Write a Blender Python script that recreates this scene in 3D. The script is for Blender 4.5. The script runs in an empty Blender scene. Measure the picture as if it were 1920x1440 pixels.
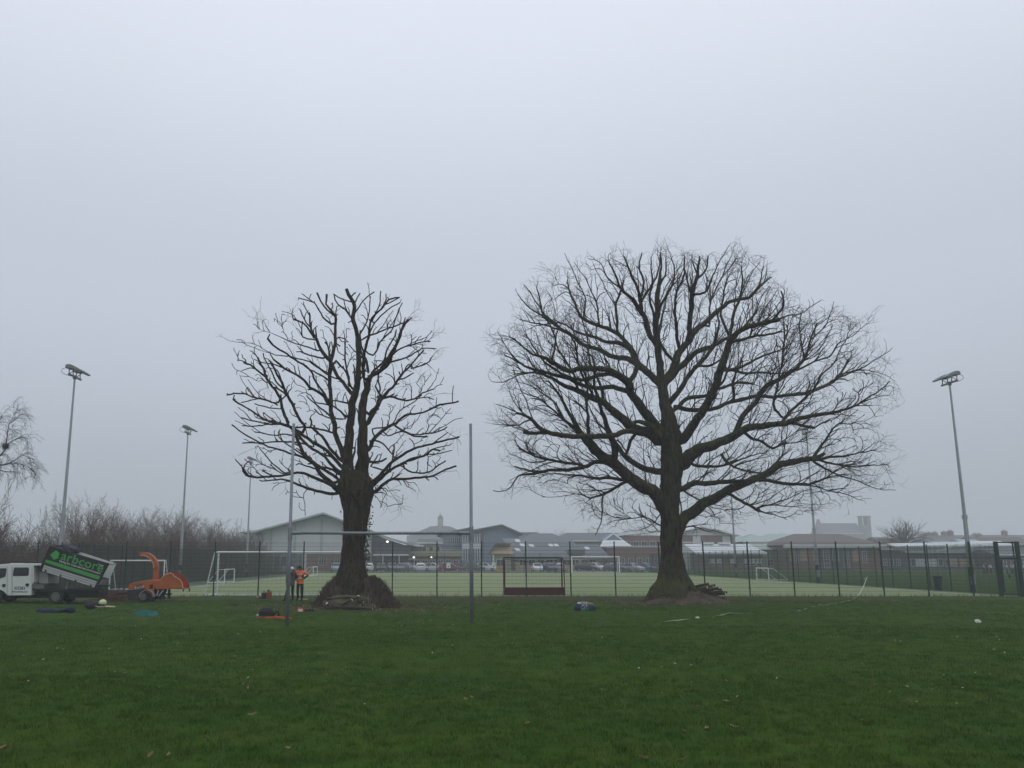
import bpy, bmesh, math, random
import numpy as np
from mathutils import Vector, Matrix

SC = bpy.context.scene
COL = SC.collection
rng = random.Random(7)
R = math.radians

# ------------------------------------------------------------------ camera
F, CX, CY, H = 1660.0, 835.0, 720.0, 2.0
PITCH = R(11.231)
sp, cp = math.sin(PITCH), math.cos(PITCH)
cam = bpy.data.cameras.new('camera'); cam_o = bpy.data.objects.new('camera', cam); COL.objects.link(cam_o)
cam_o.location = (0, 0, H); cam_o.rotation_euler = (math.pi / 2 + PITCH, 0, 0)
cam.sensor_fit = 'HORIZONTAL'; cam.sensor_width = 36.0; cam.lens = F / 1920 * 36.0
cam.shift_x = (960 - CX) / 1920.0
cam.clip_start = 0.1; cam.clip_end = 4000
SC.camera = cam_o
SC.view_settings.view_transform = 'Standard'; SC.view_settings.look = 'None'
SC.view_settings.gamma = 1.0; SC.view_settings.exposure = 0.0
SC.view_settings.use_curve_mapping = False

# ------------------------------------------------------------------ sky and sun (overcast, foggy noon)
W = bpy.data.worlds.new('World'); SC.world = W; W.use_nodes = True
nt = W.node_tree; nt.nodes.clear()
wo = nt.nodes.new('ShaderNodeOutputWorld')
sky = nt.nodes.new('ShaderNodeTexSky'); sky.sky_type = 'NISHITA'; sky.sun_disc = False
SUN_EL, SUN_ROT = R(38), R(160)
sky.sun_elevation = SUN_EL; sky.sun_rotation = SUN_ROT
bgs = nt.nodes.new('ShaderNodeBackground'); bgs.inputs['Strength'].default_value = 0.05
nt.links.new(sky.outputs[0], bgs.inputs[0])
tc = nt.nodes.new('ShaderNodeTexCoord')
sep = nt.nodes.new('ShaderNodeSeparateXYZ'); nt.links.new(tc.outputs['Generated'], sep.inputs[0])
ramp = nt.nodes.new('ShaderNodeValToRGB'); nt.links.new(sep.outputs['Z'], ramp.inputs[0])
cr = ramp.color_ramp; cr.interpolation = 'EASE'
cr.elements[0].position = 0.0; cr.elements[0].color = (0.430, 0.480, 0.545, 1)
cr.elements[1].position = 1.0; cr.elements[1].color = (1.02, 1.08, 1.20, 1)
e = cr.elements.new(0.30); e.color = (0.605, 0.660, 0.755, 1)
e = cr.elements.new(0.62); e.color = (0.845, 0.90, 1.01, 1)
# slow, soft unevenness of the cloud deck
cn = nt.nodes.new('ShaderNodeTexNoise'); cn.inputs['Scale'].default_value = 1.6; cn.inputs['Detail'].default_value = 3
nt.links.new(tc.outputs['Generated'], cn.inputs['Vector'])
cmr = nt.nodes.new('ShaderNodeMapRange'); nt.links.new(cn.outputs['Fac'], cmr.inputs[0])
cmr.inputs[1].default_value = 0.3; cmr.inputs[2].default_value = 0.7; cmr.inputs[3].default_value = 0.97; cmr.inputs[4].default_value = 1.03
bgc = nt.nodes.new('ShaderNodeBackground'); nt.links.new(ramp.outputs[0], bgc.inputs[0]); nt.links.new(cmr.outputs[0], bgc.inputs[1])
mixs = nt.nodes.new('ShaderNodeMixShader'); mixs.inputs[0].default_value = 0.93   # cloud cover over the clear sky
nt.links.new(bgs.outputs[0], mixs.inputs[1]); nt.links.new(bgc.outputs[0], mixs.inputs[2])
nt.links.new(mixs.outputs[0], wo.inputs['Surface'])
sl = bpy.data.lights.new('sun', 'SUN'); sl.energy = 0.5; sl.angle = R(60); sl.color = (1, 0.97, 0.93)
so = bpy.data.objects.new('sun', sl); COL.objects.link(so)
sd = Vector((math.sin(SUN_ROT) * math.cos(SUN_EL), math.cos(SUN_ROT) * math.cos(SUN_EL), math.sin(SUN_EL)))
so.rotation_euler = sd.to_track_quat('Z', 'Y').to_euler()
SC.cycles.max_bounces = 6; SC.cycles.diffuse_bounces = 3; SC.cycles.glossy_bounces = 2
SC.cycles.transmission_bounces = 3; SC.cycles.transparent_max_bounces = 8; SC.cycles.volume_bounces = 1
SC.cycles.use_denoising = True

# ------------------------------------------------------------------ photo pixel -> place
def ray(px, py):
    v = (CY - py) / F; u = (px - CX) / F
    return u, cp - v * sp, sp + v * cp
def P(px, py, Y):
    u, yd, zd = ray(px, py); t = Y / yd
    return Vector((u * t, Y, H + zd * t))
def G(px, py, z=0.0):
    u, yd, zd = ray(px, py); t = (z - H) / zd
    return Vector((u * t, yd * t, z))
def proj(p):
    fw = p[1] * cp + (p[2] - H) * sp; up = -p[1] * sp + (p[2] - H) * cp
    return CX + F * p[0] / fw, CY - F * up / fw

# ------------------------------------------------------------------ materials
MATS = {}
def mat(name, col, rough=0.85, var=0.18, scale=3.0, bump=0.0, bscale=30.0, col2=None, metal=0.0, emit=0.0, stretch=None, spec=0.3, c2fac=0.5, c2scale=None):
    if name in MATS: return MATS[name]
    m = bpy.data.materials.new(name); m.use_nodes = True; n = m.node_tree; b = n.nodes['Principled BSDF']
    b.inputs['Roughness'].default_value = rough; b.inputs['Metallic'].default_value = metal
    b.inputs['Specular IOR Level'].default_value = spec
    geo = n.nodes.new('ShaderNodeNewGeometry'); vec = geo.outputs['Position']
    if stretch:
        mp = n.nodes.new('ShaderNodeMapping'); mp.inputs['Scale'].default_value = stretch
        n.links.new(vec, mp.inputs['Vector']); vec = mp.outputs[0]
    nz = n.nodes.new('ShaderNodeTexNoise'); nz.inputs['Scale'].default_value = scale; nz.inputs['Detail'].default_value = 6; nz.inputs['Roughness'].default_value = 0.65
    n.links.new(vec, nz.inputs['Vector'])
    rp = n.nodes.new('ShaderNodeValToRGB'); rp.color_ramp.elements[0].position = 0.28; rp.color_ramp.elements[1].position = 0.72
    rp.color_ramp.elements[0].color = tuple(c * (1 - var) for c in col) + (1,)
    rp.color_ramp.elements[1].color = tuple(min(1, c * (1 + var)) for c in col) + (1,)
    n.links.new(nz.outputs['Fac'], rp.inputs[0]); out = rp.outputs[0]
    if col2:
        nz2 = n.nodes.new('ShaderNodeTexNoise'); nz2.inputs['Scale'].default_value = c2scale or scale * 0.37; nz2.inputs['Detail'].default_value = 5
        n.links.new(vec, nz2.inputs['Vector'])
        mr = n.nodes.new('ShaderNodeMapRange'); mr.inputs[1].default_value = c2fac - 0.08; mr.inputs[2].default_value = c2fac + 0.08
        n.links.new(nz2.outputs['Fac'], mr.inputs[0])
        mx = n.nodes.new('ShaderNodeMixRGB'); n.links.new(mr.outputs[0], mx.inputs[0]); n.links.new(out, mx.inputs[1]); mx.inputs[2].default_value = tuple(col2) + (1,)
        out = mx.outputs[0]
    n.links.new(out, b.inputs['Base Color'])
    if bump:
        nb = n.nodes.new('ShaderNodeTexNoise'); nb.inputs['Scale'].default_value = bscale; nb.inputs['Detail'].default_value = 5
        n.links.new(vec, nb.inputs['Vector'])
        bp = n.nodes.new('ShaderNodeBump'); bp.inputs['Strength'].default_value = bump; bp.inputs['Distance'].default_value = 0.05
        n.links.new(nb.outputs['Fac'], bp.inputs['Height']); n.links.new(bp.outputs[0], b.inputs['Normal'])
    if emit:
        b.inputs['Emission Color'].default_value = tuple(col) + (1,); b.inputs['Emission Strength'].default_value = emit
    MATS[name] = m
    return m

def glass(name='window_glass', col=(0.02, 0.025, 0.03)):
    return mat(name, col, rough=0.12, var=0.3, scale=0.7, spec=0.6)

# ------------------------------------------------------------------ objects
def tag(o, label=None, cat=None, group=None, kind=None):
    if label: o['label'] = label
    if cat: o['category'] = cat
    if group: o['group'] = group
    if kind: o['kind'] = kind
    return o
def thing(name, label, cat, loc=(0, 0, 0), rz=0.0, group=None):
    o = bpy.data.objects.new(name, None); COL.objects.link(o); o.empty_display_size = 0.2
    o.location = loc; o.rotation_euler = (0, 0, rz)
    return tag(o, label, cat, group)
def link(name, me, parent=None):
    o = bpy.data.objects.new(name, me); COL.objects.link(o)
    if parent: o.parent = parent
    return o
def children(o): return [c for c in o.children]
def copy_tree(o, parent=None):
    c = o.copy(); COL.objects.link(c)
    if parent: c.parent = parent
    for ch in list(o.children): copy_tree(ch, c)
    return c

class MB:
    """collects faces; build() links them as one mesh object"""
    def __init__(s): s.v = []; s.f = []; s.mi = []; s.m = 0
    def add(s, vs, fs):
        o = len(s.v); s.v += [(float(x[0]), float(x[1]), float(x[2])) for x in vs]
        for f in fs: s.f.append(tuple(int(i) + o for i in f)); s.mi.append(s.m)
        return s
    def box(s, x0, x1, y0, y1, z0, z1):
        return s.add([(x0,y0,z0),(x1,y0,z0),(x1,y1,z0),(x0,y1,z0),(x0,y0,z1),(x1,y0,z1),(x1,y1,z1),(x0,y1,z1)],
                     [(0,3,2,1),(4,5,6,7),(0,1,5,4),(1,2,6,5),(2,3,7,6),(3,0,4,7)])
    def prism(s, prof, y0, y1):
        """polygon in XZ (list of (x,z)) carried from y0 to y1"""
        n = len(prof); vs = [(x, y0, z) for x, z in prof] + [(x, y1, z) for x, z in prof]
        fs = [tuple(range(n)), tuple(range(2 * n - 1, n - 1, -1))]
        for i in range(n):
            j = (i + 1) % n; fs.append((i, i + n, j + n, j))
        return s.add(vs, fs)
    def bar(s, a, b, w, h=None):
        a = Vector(a); b = Vector(b); d = (b - a)
        if d.length < 1e-6: return s
        d.normalize(); h = h or w
        up = Vector((0, 0, 1)) if abs(d.z) < 0.95 else Vector((0, 1, 0))
        x = d.cross(up).normalized(); y = x.cross(d)
        vs = []
        for q in (a, b):
            for i, j in ((-1, -1), (1, -1), (1, 1), (-1, 1)): vs.append(q + x * (i * w / 2) + y * (j * h / 2))
        return s.add(vs, [(3,2,1,0),(4,5,6,7),(0,1,5,4),(1,2,6,5),(2,3,7,6),(3,0,4,7)])
    def tube(s, pts, rad, sides=8, cap=True):
        pts = [Vector(p) for p in pts]; n = len(pts)
        if not hasattr(rad, '__len__'): rad = [rad] * n
        vs = []; ref = None
        for i in range(n):
            t = (pts[min(i + 1, n - 1)] - pts[max(i - 1, 0)]).normalized()
            if ref is None:
                ref = Vector((0, 0, 1)) if abs(t.z) < 0.9 else Vector((0, 1, 0))
            x = t.cross(ref)
            if x.length < 1e-4: x = t.orthogonal()
            x.normalize(); y = x.cross(t); ref = y
            for k in range(sides):
                a = 2 * math.pi * k / sides
                vs.append(pts[i] + (x * math.cos(a) + y * math.sin(a)) * rad[i])
        fs = []
        for i in range(n - 1):
            for k in range(sides):
                k2 = (k + 1) % sides
                fs.append((i * sides + k, i * sides + k2, (i + 1) * sides + k2, (i + 1) * sides + k))
        if cap:
            fs.append(tuple(range(sides - 1, -1, -1))); fs.append(tuple((n - 1) * sides + k for k in range(sides)))
        return s.add(vs, fs)
    def ball(s, c, r, seg=10, rings=6, sc=(1, 1, 1), noise=0.0, seed=0, zmin=None):
        rr = random.Random(seed); vs = []; fs = []
        for i in range(rings + 1):
            th = math.pi * i / rings
            for k in range(seg):
                ph = 2 * math.pi * k / seg
                q = r * (1 + (rr.uniform(-noise, noise) if 0 < i < rings else 0))
                z = c[2] + q * sc[2] * math.cos(th)
                if zmin is not None: z = max(z, zmin)
                vs.append((c[0] + q * sc[0] * math.sin(th) * math.cos(ph), c[1] + q * sc[1] * math.sin(th) * math.sin(ph), z))
        for i in range(rings):
            for k in range(seg):
                k2 = (k + 1) % seg; fs.append((i * seg + k, (i + 1) * seg + k, (i + 1) * seg + k2, i * seg + k2))
        return s.add(vs, fs)
    def disc_y(s, c, r, y, seg=16):
        return s.add([(c[0] + r * math.cos(2*math.pi*k/seg), y, c[1] + r * math.sin(2*math.pi*k/seg)) for k in range(seg)], [tuple(range(seg))])
    def mesh(s, name, mats, smooth=False):
        me = bpy.data.meshes.new(name); me.from_pydata(s.v, [], s.f)
        for m in (mats if isinstance(mats, (list, tuple)) else [mats]): me.materials.append(m)
        if any(s.mi): me.polygons.foreach_set('material_index', s.mi)
        if smooth: me.polygons.foreach_set('use_smooth', [True] * len(me.polygons))
        bm = bmesh.new(); bm.from_mesh(me); bmesh.ops.recalc_face_normals(bm, faces=bm.faces); bm.to_mesh(me); bm.free()
        me.update(); return me
    def build(s, name, mats, parent=None, smooth=False, bevel=0.0):
        o = link(name, s.mesh(name, mats, smooth), parent)
        if bevel:
            b = o.modifiers.new('edge', 'BEVEL'); b.width = bevel; b.segments = 2; b.limit_method = 'ANGLE'
        return o

class NP:
    """fast collector of many tapered tubes"""
    def __init__(s): s.V = []; s.Q = []; s.n = 0
    def tube(s, pts, rad, sides=3, cap=False, ref=(0.21, 0.93, 0.13), lump=0.0):
        pts = np.asarray(pts, float); rad = np.asarray(rad, float)
        if cap:
            pts = np.vstack([pts, pts[-1:] + (pts[-1:] - pts[-2:-1]) * 0.02]); rad = np.append(rad, 0.0005)
        n = len(pts)
        t = np.gradient(pts, axis=0); t /= np.maximum(np.linalg.norm(t, axis=1, keepdims=True), 1e-9)
        x = np.cross(t, np.array(ref)); l = np.linalg.norm(x, axis=1, keepdims=True)
        x = np.where(l < 0.05, np.array([[1.0, 0, 0]]), x / np.maximum(l, 1e-9)); y = np.cross(x, t)
        a = np.arange(sides) * (2 * np.pi / sides)
        rr = rad[:, None] * np.ones((1, sides))
        if lump: rr = rr * (1 + NPR.uniform(-lump, lump, rr.shape))
        v = pts[:, None, :] + rr[:, :, None] * (np.cos(a)[None, :, None] * x[:, None, :] + np.sin(a)[None, :, None] * y[:, None, :])
        i = np.arange(n - 1)[:, None] * sides; k = np.arange(sides)[None, :]; k2 = (k + 1) % sides
        q = np.stack([i + k, i + k2, i + sides + k2, i + sides + k], axis=-1).reshape(-1, 4) + s.n
        s.V.append(v.reshape(-1, 3)); s.Q.append(q); s.n += n * sides
    def mesh(s, name, m, smooth=True, origin=(0, 0, 0)):
        V = np.concatenate(s.V) - np.array(origin); Q = np.concatenate(s.Q)
        me = bpy.data.meshes.new(name)
        me.vertices.add(len(V)); me.vertices.foreach_set('co', V.astype(np.float32).ravel())
        me.loops.add(Q.size); me.loops.foreach_set('vertex_index', Q.astype(np.int32).ravel())
        me.polygons.add(len(Q)); me.polygons.foreach_set('loop_start', np.arange(0, Q.size, 4, dtype=np.int32))
        me.polygons.foreach_set('loop_total', np.full(len(Q), 4, np.int32))
        if smooth: me.polygons.foreach_set('use_smooth', np.ones(len(Q), bool))
        me.materials.append(m); me.update(calc_edges=True); me.validate()
        return me
NPR = np.random.default_rng(11)
# ================================================================== ground
def ground_material():
    m = bpy.data.materials.new('grass_ground'); m.use_nodes = True; n = m.node_tree; b = n.nodes['Principled BSDF']
    b.inputs['Roughness'].default_value = 0.95; b.inputs['Specular IOR Level'].default_value = 0.08
    geo = n.nodes.new('ShaderNodeNewGeometry'); pos = geo.outputs['Position']
    def noise(s, d=5, st=None):
        v = pos
        if st:
            mp = n.nodes.new('ShaderNodeMapping'); mp.inputs['Scale'].default_value = st; n.links.new(pos, mp.inputs['Vector']); v = mp.outputs[0]
        z = n.nodes.new('ShaderNodeTexNoise'); z.inputs['Scale'].default_value = s; z.inputs['Detail'].default_value = d; z.inputs['Roughness'].default_value = 0.6
        n.links.new(v, z.inputs['Vector']); return z.outputs['Fac']
    def mrange(f, a, b2, c=0.0, d=1.0):
        r = n.nodes.new('ShaderNodeMapRange'); n.links.new(f, r.inputs[0])
        for i, x in enumerate((a, b2, c, d)): r.inputs[i + 1].default_value = x
        return r.outputs[0]
    def mix(f, a, c):
        x = n.nodes.new('ShaderNodeMixRGB')
        if isinstance(f, float): x.inputs[0].default_value = f
        else: n.links.new(f, x.inputs[0])
        for i, q in ((1, a), (2, c)):
            if isinstance(q, tuple): x.inputs[i].default_value = q + (1,)
            else: n.links.new(q, x.inputs[i])
        return x.outputs[0]
    def mul(a, c):
        x = n.nodes.new('ShaderNodeMath'); x.operation = 'MULTIPLY'; n.links.new(a, x.inputs[0])
        if isinstance(c, float): x.inputs[1].default_value = c
        else: n.links.new(c, x.inputs[1])
        return x.outputs[0]
    c = mix(mrange(noise(0.35, 4), 0.35, 0.65), GRASS_A, GRASS_B)
    c = mix(mul(mrange(noise(1.7, 6, (1, 0.45, 1)), 0.50, 0.70), 0.6), c, GRASS_C)
    c = mix(mul(mrange(noise(0.8, 7, (0.5, 1.2, 1)), 0.50, 0.66), 0.55), c, GRASS_D)
    c = mix(mrange(noise(28, 4), 0.3, 0.75, 0.0, 0.55), c, GRASS_D)
    # worn, leaf-strewn soil round the trees and along the fence foot
    sepx = n.nodes.new('ShaderNodeSeparateXYZ'); n.links.new(pos, sepx.inputs[0])
    def dist(cx, cy, sx, sy):
        mp = n.nodes.new('ShaderNodeMapping'); mp.inputs['Location'].default_value = (-cx / sx, -cy / sy, 0); mp.inputs['Scale'].default_value = (1 / sx, 1 / sy, 0)
        n.links.new(pos, mp.inputs['Vector'])
        l = n.nodes.new('ShaderNodeVectorMath'); l.operation = 'LENGTH'; n.links.new(mp.outputs[0], l.inputs[0]); return l.outputs['Value']
    nz = noise(0.9, 6)
    def blot(cx, cy, sx, sy, k):
        d = dist(cx, cy, sx, sy)
        ad = n.nodes.new('ShaderNodeMath'); ad.operation = 'ADD'; n.links.new(d, ad.inputs[0]); n.links.new(mrange(nz, 0.3, 0.7, -0.35, 0.35), ad.inputs[1])
        return mrange(ad.outputs[0], 0.55, 1.05, k, 0.0)
    fine = mrange(noise(9, 5), 0.35, 0.62)
    soil = mix(mrange(noise(16, 5), 0.35, 0.65), (0.050, 0.040, 0.022), (0.095, 0.072, 0.042))
    for (cx, cy, sx, sy, k) in ((TL.x, TL.y - 0.3, 5.5, 4.6, 0.95), (TR.x + 0.5, TR.y - 0.2, 4.6, 3.4, 0.95), (6.0, 50.2, 26.0, 1.9, 0.85), (-16, 45.5, 7.0, 3.0, 0.8), (2, 46.5, 16, 5, 0.6), (24, 47.5, 10, 3, 0.45)):
        bl = blot(cx, cy, sx, sy, k)
        mx = n.nodes.new('ShaderNodeMath'); mx.operation = 'MULTIPLY'; n.links.new(bl, mx.inputs[0]); n.links.new(mrange(noise(4.2, 6), 0.32, 0.58, 0.45, 1.0), mx.inputs[1])
        c = mix(mx.outputs[0], c, soil)
    n.links.new(c, b.inputs['Base Color'])
    nb = n.nodes.new('ShaderNodeTexNoise'); nb.inputs['Scale'].default_value = 22; nb.inputs['Detail'].default_value = 6; n.links.new(pos, nb.inputs['Vector'])
    bp = n.nodes.new('ShaderNodeBump'); bp.inputs['Strength'].default_value = 0.9; bp.inputs['Distance'].default_value = 0.06
    n.links.new(nb.outputs['Fac'], bp.inputs['Height']); n.links.new(bp.outputs[0], b.inputs['Normal'])
    return m
GRASS_A, GRASS_B, GRASS_C, GRASS_D = (0.031, 0.078, 0.006), (0.051, 0.096, 0.009), (0.084, 0.092, 0.016), (0.014, 0.038, 0.0035)
TL = G(665, 1138); TR = G(1256, 1130)
M_GROUND = ground_material()
gm = MB()
# one sheet: fine and gently uneven near the camera, coarse to the horizon
xs = [-900, -400, -200, -120, -80] + [-60 + 1.5 * i for i in range(81)] + [80, 120, 200, 400, 900]
ys = [-60, -20, 0] + [4 + 1.0 * i for i in range(46)] + [49.4, 60, 80, 110, 150, 200, 300, 500, 900]
def gz(x, y):
    if not (4 <= y <= 48 and -60 <= x <= 60): return 0.0
    w = min(1, (48 - y) / 6.0, (y - 4) / 3.0)
    return w * 0.035 * (math.sin(x * 0.55 + 1.3 * math.sin(y * 0.31)) + 0.8 * math.sin(y * 0.7 + x * 0.23))
vs = [(x, y, gz(x, y)) for y in ys for x in xs]; nx = len(xs)
gm.add(vs, [(j*nx+i, j*nx+i+1, (j+1)*nx+i+1, (j+1)*nx+i) for j in range(len(ys)-1) for i in range(nx-1)])
tag(gm.build('field', M_GROUND, smooth=True), kind='structure')

FY, FXL, FXR, FYF = 50.8, -22.7, 32.5, 141.5     # the compound's fence lines
def sheet(name, x0, x1, y0, y1, z, m):
    return tag(MB().add([(x0,y0,z),(x1,y0,z),(x1,y1,z),(x0,y1,z)], [(0,1,2,3)]).build(name, m), kind='structure')
M_MARGIN = mat('margin_asphalt', (0.075, 0.09, 0.07), var=0.3, scale=1.5, col2=(0.05, 0.075, 0.04), c2fac=0.5)
sheet('pitch_margin', FXL - 0.2, FXR + 0.2, FY - 0.15, FYF + 0.2, 0.004, M_MARGIN)
M_TURF = mat('sandy_turf', (0.175, 0.228, 0.092), var=0.16, scale=6, col2=(0.21, 0.240, 0.112), c2fac=0.52, c2scale=0.12, bump=0.3, bscale=60)
sheet('pitch', -19.6, 31.9, FY + 0.1, 140.2, 0.008, M_TURF)
M_LINE = mat('line_paint', (0.62, 0.66, 0.58), var=0.2, scale=3)
sheet('pitch_marking', -18.6, 30.9, FY + 1.4, FY + 1.5, 0.012, M_LINE)
for (x0, x1, y0, y1) in ((-18.6, 30.9, 138.9, 139.1), (-18.6, -18.5, 52.4, 138.9), (30.8, 30.9, 52.4, 138.9), (-18.5, 30.8, 95.4, 95.55),
                         (-18.5, 30.8, 75.3, 75.4)):
    sheet('pitch_marking', x0, x1, y0, y1, 0.012, M_LINE)
M_ASPH = mat('asphalt', (0.052, 0.053, 0.054), var=0.25, scale=4, col2=(0.07, 0.07, 0.068))
sheet('car_park', -30, 40, 146.5, 172, 0.006, M_ASPH)
kb = MB().box(-30, 40, 146.3, 146.5, 0, 0.12); tag(kb.build('kerb', mat('concrete_kerb', (0.3, 0.3, 0.28))), kind='structure')

# grass blades, sparser with distance
def tuft_mesh(name, n, r, hmin, hmax, w, seed):
    q = random.Random(seed); b = MB()
    for i in range(n):
        a = q.uniform(0, 6.28); d = r * math.sqrt(q.random()); x, y = d * math.cos(a), d * math.sin(a)
        h = q.uniform(hmin, hmax); t = q.uniform(0, 6.28); lx, ly = q.uniform(-.7, .7) * h, q.uniform(-.7, .7) * h
        dx, dy = w * math.cos(t), w * math.sin(t)
        b.add([(x-dx,y-dy,-0.01),(x+dx,y+dy,-0.01),(x+dx*.7+lx*.35,y+dy*.7+ly*.35,h*.55),(x-dx*.7+lx*.35,y-dy*.7+ly*.35,h*.55),(x+lx,y+ly,h)],
              [(0,1,2,3),(3,2,4)])
    me = bpy.data.meshes.new(name); me.from_pydata(b.v, [], b.f); me.materials.append(M_BLADE); return me
def blade_material():
    m = bpy.data.materials.new('grass_blade'); m.use_nodes = True; n = m.node_tree; b = n.nodes['Principled BSDF']
    b.inputs['Roughness'].default_value = 0.6; b.inputs['Specular IOR Level'].default_value = 0.15
    geo = n.nodes.new('ShaderNodeNewGeometry')
    z1 = n.nodes.new('ShaderNodeTexNoise'); z1.inputs['Scale'].default_value = 0.35; z1.inputs['Detail'].default_value = 4; n.links.new(geo.outputs['Position'], z1.inputs['Vector'])
    z2 = n.nodes.new('ShaderNodeTexNoise'); z2.inputs['Scale'].default_value = 3.1; z2.inputs['Detail'].default_value = 6; n.links.new(geo.outputs['Position'], z2.inputs['Vector'])
    r1 = n.nodes.new('ShaderNodeValToRGB'); r1.color_ramp.elements[0].position = .35; r1.color_ramp.elements[1].position = .65
    r1.color_ramp.elements[0].color = GRASS_A + (1,); r1.color_ramp.elements[1].color = GRASS_B + (1,); n.links.new(z1.outputs['Fac'], r1.inputs[0])
    r2 = n.nodes.new('ShaderNodeValToRGB'); r2.color_ramp.elements[0].position = .3; r2.color_ramp.elements[1].position = .7
    r2.color_ramp.elements[0].color = (0.62, 0.66, 0.6, 1); r2.color_ramp.elements[1].color = (1.25, 1.22, 1.15, 1); n.links.new(z2.outputs['Fac'], r2.inputs[0])
    mx = n.nodes.new('ShaderNodeMixRGB'); mx.blend_type = 'MULTIPLY'; mx.inputs[0].default_value = 1; n.links.new(r1.outputs[0], mx.inputs[1]); n.links.new(r2.outputs[0], mx.inputs[2])
    n.links.new(mx.outputs[0], b.inputs['Base Color']); return m
M_BLADE = blade_material()
def grass_patch(y0, y1, density, tufts, smin, smax, seed):
    b = MB(); ny = 12; nxx = 24; vs = []
    for j in range(ny + 1):
        y = y0 + (y1 - y0) * j / ny
        xl, xr = -0.53 * y - 4.5, 0.67 * y + 4.5
        for i in range(nxx + 1):
            x = xl + (xr - xl) * i / nxx; vs.append((x, y, gz(x, y)))
    b.add(vs, [(j*(nxx+1)+i, j*(nxx+1)+i+1, (j+1)*(nxx+1)+i+1, (j+1)*(nxx+1)+i) for j in range(ny) for i in range(nxx)])
    o = tag(b.build('grass', M_BLADE), kind='stuff')
    ng = bpy.data.node_groups.new('scatter_grass', 'GeometryNodeTree')
    ng.interface.new_socket('Geometry', in_out='INPUT', socket_type='NodeSocketGeometry'); ng.interface.new_socket('Geometry', in_out='OUTPUT', socket_type='NodeSocketGeometry')
    N = ng.nodes; L = ng.links; gi = N.new('NodeGroupInput'); go = N.new('NodeGroupOutput'); join = N.new('GeometryNodeJoinGeometry')
    for k, tm in enumerate(tufts):
        dp = N.new('GeometryNodeDistributePointsOnFaces'); dp.inputs['Density'].default_value = density / len(tufts); dp.inputs['Seed'].default_value = seed + k
        L.new(gi.outputs[0], dp.inputs['Mesh'])
        to = bpy.data.objects.new('grass_tuft', tm)
        oi = N.new('GeometryNodeObjectInfo'); oi.inputs['Object'].default_value = to
        ip = N.new('GeometryNodeInstanceOnPoints'); L.new(dp.outputs['Points'], ip.inputs['Points']); L.new(oi.outputs['Geometry'], ip.inputs['Instance'])
        rv = N.new('FunctionNodeRandomValue'); rv.data_type = 'FLOAT_VECTOR'; rv.inputs[0].default_value = (0, 0, 0); rv.inputs[1].default_value = (0.1, 0.1, 6.28); rv.inputs['Seed'].default_value = k
        L.new(rv.outputs[0], ip.inputs['Rotation'])
        rs = N.new('FunctionNodeRandomValue'); rs.data_type = 'FLOAT'; rs.inputs[2].default_value = smin; rs.inputs[3].default_value = smax; rs.inputs['Seed'].default_value = 5 + k
        L.new(rs.outputs[1], ip.inputs['Scale'])
        L.new(ip.outputs[0], join.inputs[0])
    L.new(join.outputs[0], go.inputs[0])
    md = o.modifiers.new('scatter', 'NODES'); md.node_group = ng
tA = [tuft_mesh('tuft', 16, 0.10, 0.025, 0.065, 0.0025, s) for s in (1, 2, 3)]
tB = [tuft_mesh('tuft', 14, 0.16, 0.03, 0.07, 0.004, s) for s in (4, 5)]
grass_patch(6.0, 16.0, 90, tA, 0.55, 1.25, 1)
grass_patch(16.0, 28.0, 36, tB, 0.6, 1.2, 11)
grass_patch(28.0, 46.0, 12, tB, 0.7, 1.3, 21)

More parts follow.
